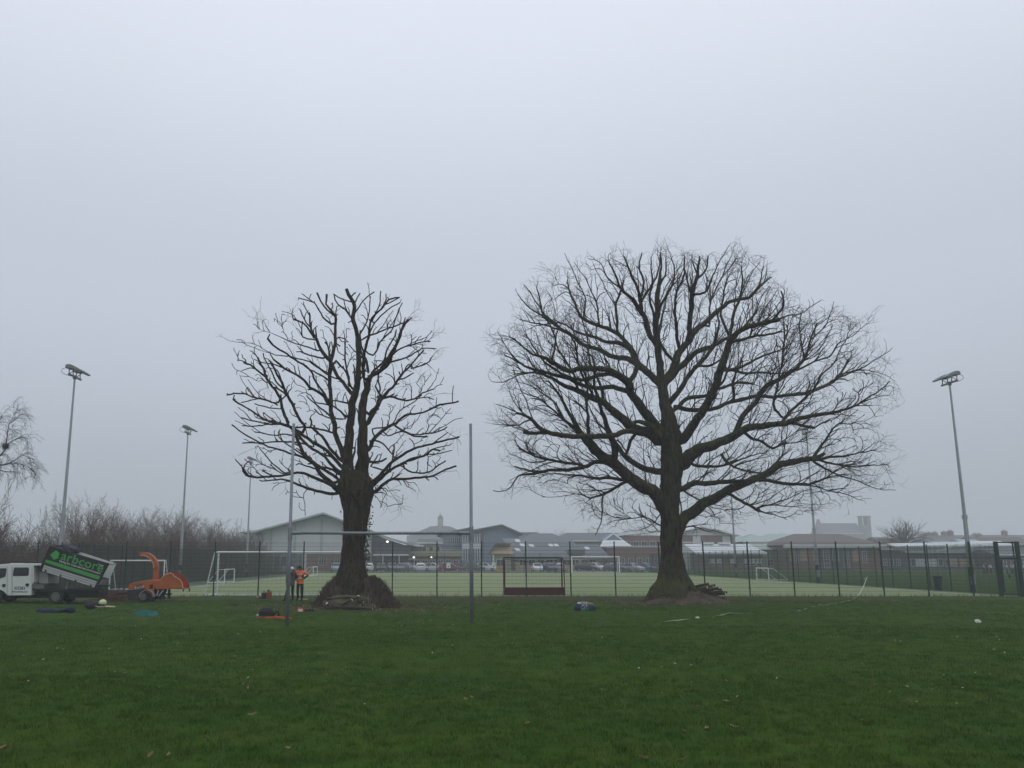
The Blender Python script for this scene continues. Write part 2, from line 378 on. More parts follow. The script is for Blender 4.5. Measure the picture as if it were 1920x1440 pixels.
# ================================================================== bark
def bark_material(name, c1, c2, moss, mossfac):
    m = bpy.data.materials.new(name); m.use_nodes = True; n = m.node_tree; b = n.nodes['Principled BSDF']
    b.inputs['Roughness'].default_value = 0.95; b.inputs['Specular IOR Level'].default_value = 0.1
    geo = n.nodes.new('ShaderNodeNewGeometry')
    mp = n.nodes.new('ShaderNodeMapping'); mp.inputs['Scale'].default_value = (1, 1, 0.22); n.links.new(geo.outputs['Position'], mp.inputs['Vector'])
    nz = n.nodes.new('ShaderNodeTexNoise'); nz.inputs['Scale'].default_value = 9; nz.inputs['Detail'].default_value = 7; n.links.new(mp.outputs[0], nz.inputs['Vector'])
    rp = n.nodes.new('ShaderNodeValToRGB'); rp.color_ramp.elements[0].position = .33; rp.color_ramp.elements[1].position = .68
    rp.color_ramp.elements[0].color = c1 + (1,); rp.color_ramp.elements[1].color = c2 + (1,); n.links.new(nz.outputs['Fac'], rp.inputs[0])
    # moss grows on the upper sides
    sx = n.nodes.new('ShaderNodeSeparateXYZ'); n.links.new(geo.outputs['Normal'], sx.inputs[0])
    n2 = n.nodes.new('ShaderNodeTexNoise'); n2.inputs['Scale'].default_value = 1.6; n2.inputs['Detail'].default_value = 6; n.links.new(geo.outputs['Position'], n2.inputs['Vector'])
    ad = n.nodes.new('ShaderNodeMath'); ad.operation = 'MULTIPLY_ADD'; n.links.new(sx.outputs['Z'], ad.inputs[0]); ad.inputs[1].default_value = 0.35; n.links.new(n2.outputs['Fac'], ad.inputs[2])
    mr = n.nodes.new('ShaderNodeMapRange'); n.links.new(ad.outputs[0], mr.inputs[0]); mr.inputs[1].default_value = .48; mr.inputs[2].default_value = .8; mr.inputs[4].default_value = mossfac
    mx = n.nodes.new('ShaderNodeMixRGB'); n.links.new(mr.outputs[0], mx.inputs[0]); n.links.new(rp.outputs[0], mx.inputs[1]); mx.inputs[2].default_value = moss + (1,)
    n.links.new(mx.outputs[0], b.inputs['Base Color'])
    vo = n.nodes.new('ShaderNodeTexVoronoi'); vo.inputs['Scale'].default_value = 14; vo.feature = 'DISTANCE_TO_EDGE'; n.links.new(mp.outputs[0], vo.inputs['Vector'])
    nb = n.nodes.new('ShaderNodeMath'); nb.operation = 'ADD'; n.links.new(vo.outputs['Distance'], nb.inputs[0]); n.links.new(nz.outputs['Fac'], nb.inputs[1])
    bp = n.nodes.new('ShaderNodeBump'); bp.inputs['Strength'].default_value = 1.0; bp.inputs['Distance'].default_value = 0.11
    n.links.new(nb.outputs[0], bp.inputs['Height']); n.links.new(bp.outputs[0], b.inputs['Normal'])
    return m
M_BARK_L = bark_material('ivy_oak_bark', (0.014, 0.011, 0.008), (0.066, 0.050, 0.034), (0.034, 0.036, 0.015), 0.55)
M_BARK_R = bark_material('mossy_oak_bark', (0.015, 0.013, 0.010), (0.068, 0.056, 0.039), (0.062, 0.072, 0.022), 0.85)
M_TWIG = mat('twig_bark', (0.026, 0.021, 0.017), var=0.3, scale=5)
M_CUT = mat('fresh_cut_wood', (0.42, 0.33, 0.20), var=0.2, scale=12)

# ================================================================== the two big oaks
def smooth_line(pts, step):
    """Catmull-Rom through rows (x, y, w), resampled"""
    p = np.array(pts, float); out = []
    for i in range(len(p) - 1):
        p0, p1, p2, p3 = p[max(i-1,0)], p[i], p[i+1], p[min(i+2,len(p)-1)]
        k = max(1, int(np.hypot(*(p2-p1)[:2]) / step))
        for t in np.arange(k) / k:
            out.append(0.5 * ((2*p1) + (-p0+p2)*t + (2*p0-5*p1+4*p2-p3)*t*t + (-p0+3*p1-3*p2+p3)*t**3))
    out.append(p[-1]); return np.array(out)

class Oak:
    def __init__(s, Y, env_c, env, seed):
        s.Y = Y; s.q = random.Random(seed); s.limbs = []; s.env_c = env_c
        a = sorted((math.atan2(-(y - env_c[1]), x - env_c[0]), math.hypot(x - env_c[0], y - env_c[1])) for x, y in env)
        s.ea = np.array([k[0] for k in a]); s.er = np.array([k[1] for k in a]); s.ph = [s.q.uniform(0, 6.28) for _ in range(4)]; s.twig = NP(); s.count = 0
        s.px = []                                     # known wood in the photo: (px, py, depth)
    def inside(s, p, slack=1.0):
        x, y = proj(p); dx, dy = x - s.env_c[0], -(y - s.env_c[1])
        th = math.atan2(dy, dx); rag = 1 + .028 * math.sin(9 * th + s.ph[0]) + .035 * math.sin(17 * th + s.ph[1]) + .025 * math.sin(31 * th + s.ph[2])
        return math.hypot(dx, dy) < slack * rag * np.interp(th, s.ea, s.er, period=2 * math.pi)
    def limb(s, tr, depth=None, jit=1.0):
        """tr: rows (px, py, width px)"""
        q = s.q; tr = [tuple(r) for r in tr]
        if s.px:                                       # seat the limb in its parent's wood
            ar = np.array(s.px); k = np.argmin((ar[:, 0] - tr[0][0])**2 + (ar[:, 1] - tr[0][1])**2)
            if 2.0 < math.hypot(ar[k, 0] - tr[0][0], ar[k, 1] - tr[0][1]) < 26: tr = [(ar[k, 0], ar[k, 1], tr[0][2])] + tr
        l = smooth_line(tr, 7.0)
        d0 = 0.0
        if s.px:
            arr = np.array(s.px); k = np.argmin((arr[:, 0] - l[0, 0])**2 + (arr[:, 1] - l[0, 1])**2); d0 = arr[k, 2]
            if (arr[k,0]-l[0,0])**2 + (arr[k,1]-l[0,1])**2 > 30**2: d0 = 0
        dist = np.concatenate([[0], np.cumsum(np.hypot(np.diff(l[:, 0]), np.diff(l[:, 1])))]) * 0.0245
        sl = q.uniform(-0.75, 0.75) if depth is None else depth
        dep = d0 + sl * dist + 0.12 * np.sin(dist * 1.3 + q.uniform(0, 6)) * np.minimum(1, dist)
        dep = np.clip(dep, -6.5, 6.5)
        # gnarled wander, small against the limb's own width
        ph = [q.uniform(0, 6.28) for _ in range(4)]
        amp = jit * np.minimum(1, dist / 0.5) * 0.75
        nk = len(l); kx = np.interp(np.arange(nk), np.arange(0, nk + 3, 2.6), NPR.normal(0, 1, len(np.arange(0, nk + 3, 2.6)))); ky = np.interp(np.arange(nk), np.arange(0, nk + 3, 2.6), NPR.normal(0, 1, len(np.arange(0, nk + 3, 2.6))))
        kw = np.minimum(1, dist / 0.4) * np.clip(l[:, 2] * .12, .5, 1.1); l[:, 0] += kw * kx; l[:, 1] += kw * ky
        l[:, 0] += amp * (np.sin(dist * 5.1 + ph[0]) + 0.6 * np.sin(dist * 11.3 + ph[1]))
        l[:, 1] += amp * (np.sin(dist * 4.6 + ph[2]) + 0.6 * np.sin(dist * 12.7 + ph[3]))
        pts = np.array([P(x, y, s.Y + d) for (x, y, w), d in zip(l, dep)])
        mpp = (s.Y * cp) / F
        rad = np.maximum(l[:, 2] * (s.slim if len(s.limbs) else 1), 0.7) * mpp * 0.5
        for (x, y, w), d in zip(l[::2], dep[::2]): s.px.append((x, y, d))
        s.limbs.append((pts, rad)); return pts, rad
    def grow(s, p, d, r, length, level, maxlevel, up, wob, kids, minr=0.0042, slack=1.0):
        q = s.q; seg = 0.16 if level >= 2 else 0.22
        n = max(3, int(length / seg)); pts = [np.array(p)]; d = np.array(d)
        side = q.choice((-1, 1)); zz = np.cross(d, [q.gauss(0, 1), q.gauss(0, 1), q.gauss(0, 1)]); zz /= max(1e-6, np.linalg.norm(zz)); zs = 1
        for i in range(n):
            zs = -zs if q.random() < .7 else zs
            d = d + zz * (.13 * zs) + np.array([q.gauss(0, wob), q.gauss(0, wob), q.gauss(0, wob) + up])
            d /= np.linalg.norm(d); pn = pts[-1] + d * seg * q.uniform(0.8, 1.2)
            if not s.inside(pn, slack):
                break
            pts.append(pn)
        if len(pts) < 3: return
        m = len(pts); rad = np.linspace(r, max(minr * 0.8, r * 0.35), m)
        s.twig.tube(pts, rad, 3 if r < 0.02 else 5); s.count += 1
        if level >= maxlevel: return
        for i in range(1, m):
            for _ in range(kids):
                if q.random() > 0.62: continue
                side = -side
                t = pts[min(i, m - 1)] - pts[i - 1]; t /= max(1e-6, np.linalg.norm(t))
                ax = np.cross(t, [q.gauss(0, 1), q.gauss(0, 1), q.gauss(0, 1)]); ln = np.linalg.norm(ax)
                if ln < 1e-3: continue
                ax /= ln; an = q.uniform(0.45, 1.0)
                nd = t * math.cos(an) + ax * math.sin(an)
                s.grow(pts[i], nd, max(minr, rad[i] * q.uniform(0.5, 0.75)), length * (1 - 0.5 * i / m) * q.uniform(0.32, 0.62), level + 1, maxlevel, up, wob, kids, minr, slack)

def fill_crown(s, root, tries, cell, lim, blunt, twig_p, rmin=.0055, rmax=.034, rb=.009, rk=.009, reach=110, near=10):
    """shoots grown from the nearest wood into parts of the crown that are still empty"""
    q = s.q; src = s.limbs + getattr(s, 'more', []); A = [p for l in src for p in l[0]]; RA = [r for l in src for r in l[1]]; XY = [proj(p) for p in A]; occ = {}
    for x, y in XY: occ[(int(x // cell), int(y // cell))] = 1
    A3, AR, AX = np.array(A), np.array(RA), np.array(XY); made = 0; root3 = np.array(P(root[0], root[1], s.Y))
    x0, x1 = s.env_c[0] - s.er.max(), s.env_c[0] + s.er.max(); y0, y1 = s.env_c[1] - s.er.max(), s.env_c[1] + s.er.max()
    for _ in range(tries):
        x, y = q.uniform(x0, x1), q.uniform(y0, y1); dx, dy = x - s.env_c[0], -(y - s.env_c[1])
        if math.hypot(dx, dy) > q.uniform(lim - .1, lim) * np.interp(math.atan2(dy, dx), s.ea, s.er, period=2 * math.pi): continue
        if occ.get((int(x // cell), int(y // cell))): continue
        d = np.hypot(AX[:, 0] - x, AX[:, 1] - y); dr = np.hypot(AX[:, 0] - root[0], AX[:, 1] - root[1]); tr = math.hypot(x - root[0], y - root[1])
        cost = np.where((d > near) & (d < reach) & (dr < tr - 6) & (AR > .009), d + .35 * np.abs(tr - dr - d), 1e9); i = int(np.argmin(cost))
        if cost[i] > 1e8: continue
        p0 = A3[i]; e = np.array(P(x, y, p0[1] + q.gauss(0, .5 + .004 * d[i]))); L = np.linalg.norm(e - p0); od = p0 - root3; od[1] *= .3; od /= max(.1, np.linalg.norm(od))
        c = p0 + od * L * .45 + (e - p0) * .15; n = max(5, int(L / .16)); t = np.linspace(0, 1, n)[:, None]
        pl = (1 - t) ** 2 * p0 + 2 * t * (1 - t) * c + t ** 2 * e; w = np.cumsum(NPR.normal(0, .024, (n, 3)), axis=0); w -= t * w[-1] * .6; pl = pl + w * np.minimum(1, t * 4)
        r0 = max(rmin, min(rmax, AR[i] * .72, rb + rk * L)); rr = np.linspace(r0, max(rmin, r0 * (.66 if blunt else .5)), n)
        s.twig.tube(pl, rr, 5 if r0 > .012 else 4, cap=True, lump=.08); made += 1
        if not hasattr(s, 'more'): s.more = []
        s.more.append((pl, rr))
        for k in range(1, n):
            X = proj(pl[k]); occ[(int(X[0] // cell), int(X[1] // cell))] = 1
        A3 = np.vstack([A3, pl[1:]]); AR = np.append(AR, rr[1:]); AX = np.vstack([AX, np.array([proj(p) for p in pl[1:]])])
        for k in range(2, n):
            if q.random() < twig_p:
                tt = pl[k] - pl[k - 1]; tt = tt / max(1e-6, np.linalg.norm(tt)); nd = tt * .8 + np.array([q.gauss(0, .5), q.gauss(0, .5), q.gauss(.08, .5)]); nd /= np.linalg.norm(nd)
                s.grow(pl[k], nd, min(.010, rr[k] * .65), q.uniform(.35, 1.0), 2, 3, .015, .12, 1, .0056, 1.02)
    return made

def trunk_mesh(prof, Y, lobes, amp, seed):
    """prof rows (py, left px, right px) from the foot up; buttress lobes grow towards the foot"""
    q = random.Random(seed); pr = np.array(prof, float); sides = 44
    py = np.arange(pr[0, 0], pr[-1, 0], -3.0); o = np.argsort(pr[:, 0])
    l = np.interp(py, pr[o, 0], pr[o, 1]); r = np.interp(py, pr[o, 0], pr[o, 2])
    ph = [q.uniform(0, 6.28) for _ in range(8)]; V = []; Qd = []
    for i, y in enumerate(py):
        c = P((l[i] + r[i]) / 2, y, Y); rad = (r[i] - l[i]) / 2 * (Y * cp) / F
        f = max(0.0, (y - (pr[0, 0] - 75)) / 75.0)
        for k in range(sides):
            a = 2 * math.pi * k / sides
            rr = rad * (1 + (0.035 + amp * f * f) * math.sin(lobes * a + ph[0]) + 0.05 * f * math.sin(9 * a + ph[1] + y * 0.02) + 0.025 * math.sin(4 * a + ph[2] + y * 0.045)
                        + 0.022 * math.sin(15 * a + ph[3] + 0.6 * math.sin(y * 0.03)) + 0.018 * math.sin(y * 0.21 + 3 * a + ph[4]) + q.uniform(-0.012, 0.012))
            V.append((c.x + rr * math.cos(a), Y + rr * math.sin(a), c.z if i else -0.1))
    n = len(py)
    for i in range(n - 1):
        for k in range(sides):
            k2 = (k + 1) % sides; Qd.append((i*sides+k, i*sides+k2, (i+1)*sides+k2, (i+1)*sides+k))
    Qd.append(tuple((n-1)*sides + k for k in range(sides)))
    return V, Qd

def finish_oak(oak, root, trunk, M_B, cuts=False, caps=True):
    ox = tuple(root.location); b = MB(); b.v = [tuple(np.array(v) - np.array(ox)) for v in trunk[0]]; b.f = trunk[1]; b.mi = [0] * len(b.f)
    b.build('trunk', M_B, root, smooth=True)
    for pts, rad in oak.limbs:
        t = NP(); t.tube(pts, rad, 9 if rad[0] > 0.12 else 7, cap=caps, lump=0.09)
        link('limb', t.mesh('limb', M_B, origin=ox), root)
    cr_ = link('crown', oak.twig.mesh('crown', M_TWIG, origin=ox), root)
    if cuts:
        cb = MB()
        for pts, rad in oak.limbs:
            if rad[-1] < 0.022: continue
            d = Vector(pts[-1] - pts[-2]).normalized(); c = Vector(pts[-1]) + d * 0.012 - Vector(ox)
            x = d.orthogonal().normalized(); y = d.cross(x)
            cb.add([c + (x * math.cos(k * 1.0472) + y * math.sin(k * 1.0472)) * rad[-1] * 0.86 for k in range(6)], [tuple(range(6))])
        tag(cb.build('pruning_cut', M_CUT, root), kind='stuff')

# ---- pruned oak
def z1(x, y, w=0): return (410 + x / 3.13, 520 + y / 3.13, w / 3.13)
Lt = [
 [(752,1290,92),(752,1180,86),(760,1080,66),(768,900,50),(790,720,46),(818,580,36),(820,430,31),(812,350,29),(790,240,26),(795,170,24),(765,100,22),(752,68,21)],
 [(838,1270,108),(845,1140,98),(846,1000,76),(842,850,58),(840,760,58),(870,650,46),(885,590,36),(940,545,29),(1000,500,25),(1050,370,20),(1080,300,18),(1110,250,20)],
 [(740,1080,38),(700,960,35),(680,870,33),(660,760,29),(648,640,28),(655,540,27),(670,430,25),(685,320,21),(683,230,19),(650,180,15),(632,150,13),(632,98,17)],
 [(790,690,28),(730,620,25),(690,560,24),(650,490,29),(600,420,23),(570,360,21),(545,310,17),(530,210,13)],
 [(560,355,15),(500,270,13),(440,250,13)], [(545,300,11),(490,220,10),(478,190,9)],[(575,370,12),(495,350,10),(490,260,8)],
 [(660,275,15),(610,230,12),(560,150,10),(520,135,9),(466,118,8)], [(560,150,8),(490,98,7)],[(530,130,7),(540,95,7)],
 [(683,230,14),(640,190,12),(600,140,12),(577,95,15)],
 [(855,600,24),(845,500,22),(865,400,19),(880,330,17),(900,240,14),(960,180,12),(1000,130,10),(1062,120,10)],
 [(830,375,14),(880,340,13),(950,320,12),(1040,285,11),(1110,258,10)],
 [(900,560,18),(960,500,14),(1010,440,12),(1060,370,10),(1080,300,8)],
 [(1000,500,15),(1100,470,11),(1190,420,9),(1270,418,8)], [(950,530,15),(1050,430,11),(1150,390,9),(1245,375,9)],
 [(905,460,12),(950,380,11),(1000,330,10),(1040,240,8),(1075,150,7)], [(880,340,11),(930,250,10),(990,190,9),(1065,150,8)],
 [(880,850,36),(930,740,32),(960,700,27),(1020,650,19),(1070,580,17),(1130,510,14),(1200,430,11)], [(1130,535,11),(1200,510,10),(1235,495,9),(1248,472,11)],
 [(940,715,20),(1000,700,17),(1080,720,14),(1150,710,12),(1200,680,10),(1264,655,9)], [(1150,715,8),(1230,705,8),(1258,718,7)],
 [(955,700,16),(935,670,14),(920,643,11)],[(990,705,12),(1030,685,12)],
 [(880,1010,32),(920,940,27),(980,890,23),(1040,850,19),(1080,820,17),(1200,790,13),(1300,750,15),(1375,735,12),(1407,728,13)], [(1372,728,7),(1370,665,6),(1378,638,6)],
 [(1035,870,15),(1090,905,14),(1150,930,13),(1222,932,11)], [(990,930,10),(1080,905,10),(1160,925,10),(1260,910,10),(1340,880,9)],
 [(900,890,11),(960,885,10),(1020,860,9),(1060,790,8),(1130,740,8),(1190,690,8)],
 [(895,1210,27),(960,1140,23),(1040,1070,21),(1100,1030,18),(1190,990,16),(1300,965,14),(1415,935,14)],
 [(900,1225,25),(1000,1140,21),(1100,1080,18),(1200,1050,16),(1255,1010,14),(1300,1020,13)],
 [(905,1260,28),(1000,1195,21),(1100,1180,18),(1230,1170,14),(1330,1130,12),(1397,1108,12)],
 [(1090,1118,13),(1140,1145,12),(1230,1140,11),(1330,1082,10)], [(1230,1055,8),(1226,1095,8),(1245,1110,6)],
 [(885,1080,17),(960,1080,15),(985,1068,14)], [(890,960,15),(945,965,12),(1000,1010,10),(1035,1065,8)],[(890,1110,12),(950,1125,10),(1010,1140,7)],
 [(700,1245,38),(650,1190,31),(600,1150,29),(560,1090,27),(510,1040,25),(470,970,23),(440,900,23)],
 [(695,1272,24),(600,1260,20),(520,1240,18),(440,1205,16),(360,1190,12),(243,1190,9)],
 [(690,1232,30),(600,1190,23),(500,1150,18),(430,1150,16),(340,1165,15),(230,1170,14),(160,1165,15),(138,1130,13)],
 [(725,1115,27),(640,1020,25),(560,970,23),(480,920,21),(400,870,18),(320,850,16),(230,810,14),(160,760,12),(82,718,15)],
 [(705,1185,23),(600,1120,20),(500,1060,17),(430,1035,15),(320,1000,13),(220,960,12),(150,920,11),(100,880,10),(80,868,13)],
 [(560,995,13),(430,965,12),(300,968,10),(200,968,9),(138,975,9)], [(480,905,13),(400,870,11),(330,862,10),(210,848,9),(130,820,9)],[(200,845,7),(158,800,7)],
 [(330,860,10),(250,868,9),(140,872,8)], [(500,955,12),(400,925,10),(320,925,9),(210,908,8)],
 [(505,880,21),(470,820,20),(430,740,21),(400,680,20),(370,620,18),(340,570,16),(315,500,13)],
 [(410,875,19),(380,790,21),(350,690,19),(320,640,17),(280,590,18),(265,540,16),(225,470,14)], [(285,585,15),(220,540,13),(190,515,13),(148,500,15)],
 [(350,735,11),(260,720,10),(150,685,10),(52,686,10)], [(345,750,9),(280,720,8),(220,715,8),(137,733,8)], [(360,772,8),(300,762,8),(215,747,8)],
 [(330,645,12),(390,690,12),(345,735,8)],
 [(660,760,25),(600,680,21),(540,640,18),(480,590,16),(430,555,14),(380,530,14),(320,480,13)],
 [(645,725,17),(590,640,15),(560,590,14),(530,540,13),(470,490,14),(400,450,14),(340,410,13),(286,358,16)],
 [(650,565,11),(540,500,10),(440,470,9),(330,455,7),(260,420,5),(180,385,4),(60,375,3)],
 [(610,475,13),(530,450,11),(486,435,12)],
 [(580,430,11),(500,405,10),(430,380,8),(370,355,6),(300,325,4),(240,305,3)],
 [(690,490,15),(745,560,13),(770,620,15),(790,660,16)], [(740,360,9),(742,460,12),(760,560,14),(765,640,16)],[(760,380,9),(725,375,8),(700,345,7)],
 [(795,260,15),(740,190,12),(700,160,10),(680,98,9)], [(790,150,10),(730,130,9),(676,95,8)], [(800,210,11),(850,135,9),(912,88,9)], [(800,150,10),(825,95,9)],[(790,100,10),(805,90,10)],
 [(830,330,12),(870,260,10),(885,170,8),(895,110,7)], [(900,260,12),(940,170,9),(950,80,8)], [(955,190,9),(985,130,8),(980,92,7)], [(975,160,8),(1030,140,8),(1062,118,8)],
 [(735,805,15),(690,770,12),(640,745,11),(570,735,9),(540,690,9),(520,680,8)], [(745,830,12),(650,825,10),(590,800,9),(560,770,9)],
 [(665,912,14),(600,890,13),(520,880,13),(440,880,13),(360,862,13),(290,840,11)], [(540,885,14),(545,850,13),(538,830,16)],
 [(735,1090,25),(700,1060,23),(650,1000,21),(600,930,18),(550,885,14)], [(720,1150,25),(650,1090,21),(600,1040,18),(530,990,18),(480,940,17),(450,900,14)],
 [(760,740,14),(700,725,10),(640,715,8)], [(700,595,11),(650,575,10),(590,540,9),(540,500,7)],
 [(715,1160,18),(640,1120,15),(560,1120,12),(470,1095,9),(455,1100,8)], [(430,1140,10),(370,1145,8),(300,1100,7)],
 [(500,1270,6),(505,1330,5),(508,1395,5)], [(800,1000,14),(790,1060,16),(770,1130,20)], [(855,780,20),(880,800,22),(930,760,18)],
 [(660,470,12),(640,400,12),(625,378,14)], [(820,430,14),(860,470,16),(880,560,18)], [(740,460,8),(700,440,7),(690,400,9)],
]
envL = [(415,630),(470,570),(560,545),(660,535),(760,560),(805,600),(840,660),(860,730),(868,810),(860,890),(790,940),(745,985),(700,960),(640,950),(560,960),(480,930),(440,880),(430,800),(425,730)]
oakL = Oak(TL.y, (650, 770), envL, 3); oakL.slim = .88
for i, tr in enumerate(Lt):
    oakL.limb([z1(*p) for p in tr], depth=(0.05 if i == 0 else -0.08 if i == 1 else None))
for i, (pts, rad) in enumerate(list(oakL.limbs)):
    q = oakL.q
    for k in range(4, len(pts) - 1):                    # pruned side branches
        if rad[k] < 0.20 and rad[k] > .02 and q.random() < 0.10:
            d = pts[k] - pts[k - 1]; d = d / np.linalg.norm(d); x, y = proj(pts[k])
            out = np.array([(x - 655) / 180.0, q.uniform(-.7, .7), (960 - y) / 300.0]); ax = np.array([q.gauss(0, 1), q.gauss(0, 1), q.gauss(.2, 1)]); ax -= d * np.dot(ax, d); ax /= max(1e-6, np.linalg.norm(ax))
            nd = d * .5 + ax * .55 + out * .8; nd /= np.linalg.norm(nd); ln = q.uniform(.4, 2.1); n = max(4, int(ln / .17)); pl = [pts[k]]
            for _ in range(n):
                nd = nd + np.array([q.gauss(0, .12), q.gauss(0, .12), q.gauss(.03, .12)]); nd /= np.linalg.norm(nd); pn = pl[-1] + nd * ln / n
                if not oakL.inside(pn, .97): break
                pl.append(pn)
            if len(pl) > 3:
                r0 = min(.048, rad[k] * .7); oakL.twig.tube(pl, np.linspace(r0, max(.014, r0 * .62), len(pl)), 5, cap=True, lump=.1)
                for _ in range(q.choice((0, 1, 1, 2))):
                    j = q.randrange(1, len(pl)); e = pl[j] + (nd * .4 + np.array([q.gauss(0, .6), q.gauss(0, .6), q.gauss(.25, .5)])) * q.uniform(.15, .5)
                    oakL.twig.tube([pl[j], (pl[j] + e) / 2 + NPR.normal(0, .02, 3), e], [r0 * .6, r0 * .5, r0 * .42], 5, cap=True)
    for k in range(3, len(pts)):
        d = pts[k] - pts[k - 1]; d = d / np.linalg.norm(d); x, y = proj(pts[k])
        if rad[k] < 0.16 and q.random() < 0.17:        # knobbly stubs left by the saw
            nd = d * 0.5 + np.array([q.gauss(0, .6), q.gauss(0, .6), q.gauss(0.2, .6)]); nd /= np.linalg.norm(nd)
            st = pts[k] + nd * (rad[k] + q.uniform(.04, .22)); oakL.twig.tube([pts[k], (pts[k] + st) / 2, st], [min(.035, rad[k] * .6)] * 3, 5, cap=True)
        dens = 0.06
        if x > 735 and 590 < y < 720: dens = 0.26
        if x < 520 and y < 700: dens = 0.16
        if 730 < x and 700 < y < 790: dens = 0.16
        if y > 880: dens = 0.16
        if rad[k] < 0.13 and q.random() < dens:
            nd = d * 0.6 + np.array([q.gauss(0, .5), q.gauss(0, .5), q.gauss(0.1, .5)]); nd /= np.linalg.norm(nd)
            oakL.grow(pts[k], nd, 0.011, q.uniform(0.4, 1.1), 1, 2, 0.03, 0.2, 1, 0.0056, 1.03)
# a few whole thin branches the saw has not reached
for a, ln in (((60,375),1.2),((240,305),1.7),((300,325),1.6),((420,300),1.3),((1200,330),1.0),((1190,300),1.2),((1150,260),1.0),((1370,880),1.1),((1390,900),.9),((990,1230),1.8),((960,1250),1.2),((1180,720),1.1),((1140,690),1.1)):
    x, y, _ = z1(*a); arr = np.array(oakL.px); k = np.argmin((arr[:,0]-x)**2 + (arr[:,1]-y)**2)
    p0 = np.array(P(arr[k,0], arr[k,1], oakL.Y + arr[k,2])); sg = -1 if x < 650 else 1
    oakL.grow(p0, np.array([sg*.6, 0, .6 if y < 800 else -.3]), 0.012, ln, 0, 2, 0.02 if y < 800 else -.05, 0.2, 1, 0.0056, 1.06)
fill_crown(oakL, (665, 950), 3200, 11.0, .92, True, .03, .015, .055, .020, .014, 120, 16)
rootL = thing('oak_tree', 'hard pruned bare oak with sawn limb ends and ivy on its thick trunk', 'tree', (TL.x, TL.y, 0))
trunkL = trunk_mesh([(1142,618,712),(1125,622,706),(1105,627,697),(1080,630,688),(1062,637,684),(1050,639,682),(1026,641,683),(1005,642,686),(984,644,688),(960,643,692),(942,640,695),(925,634,700),(913,632,700),(902,634,698),(894,637,694),(888,642,689),(883,650,681),(880,658,673)], TL.y, 5, 0.16, 4)
finish_oak(oakL, rootL, trunkL, M_BARK_L, cuts=True)

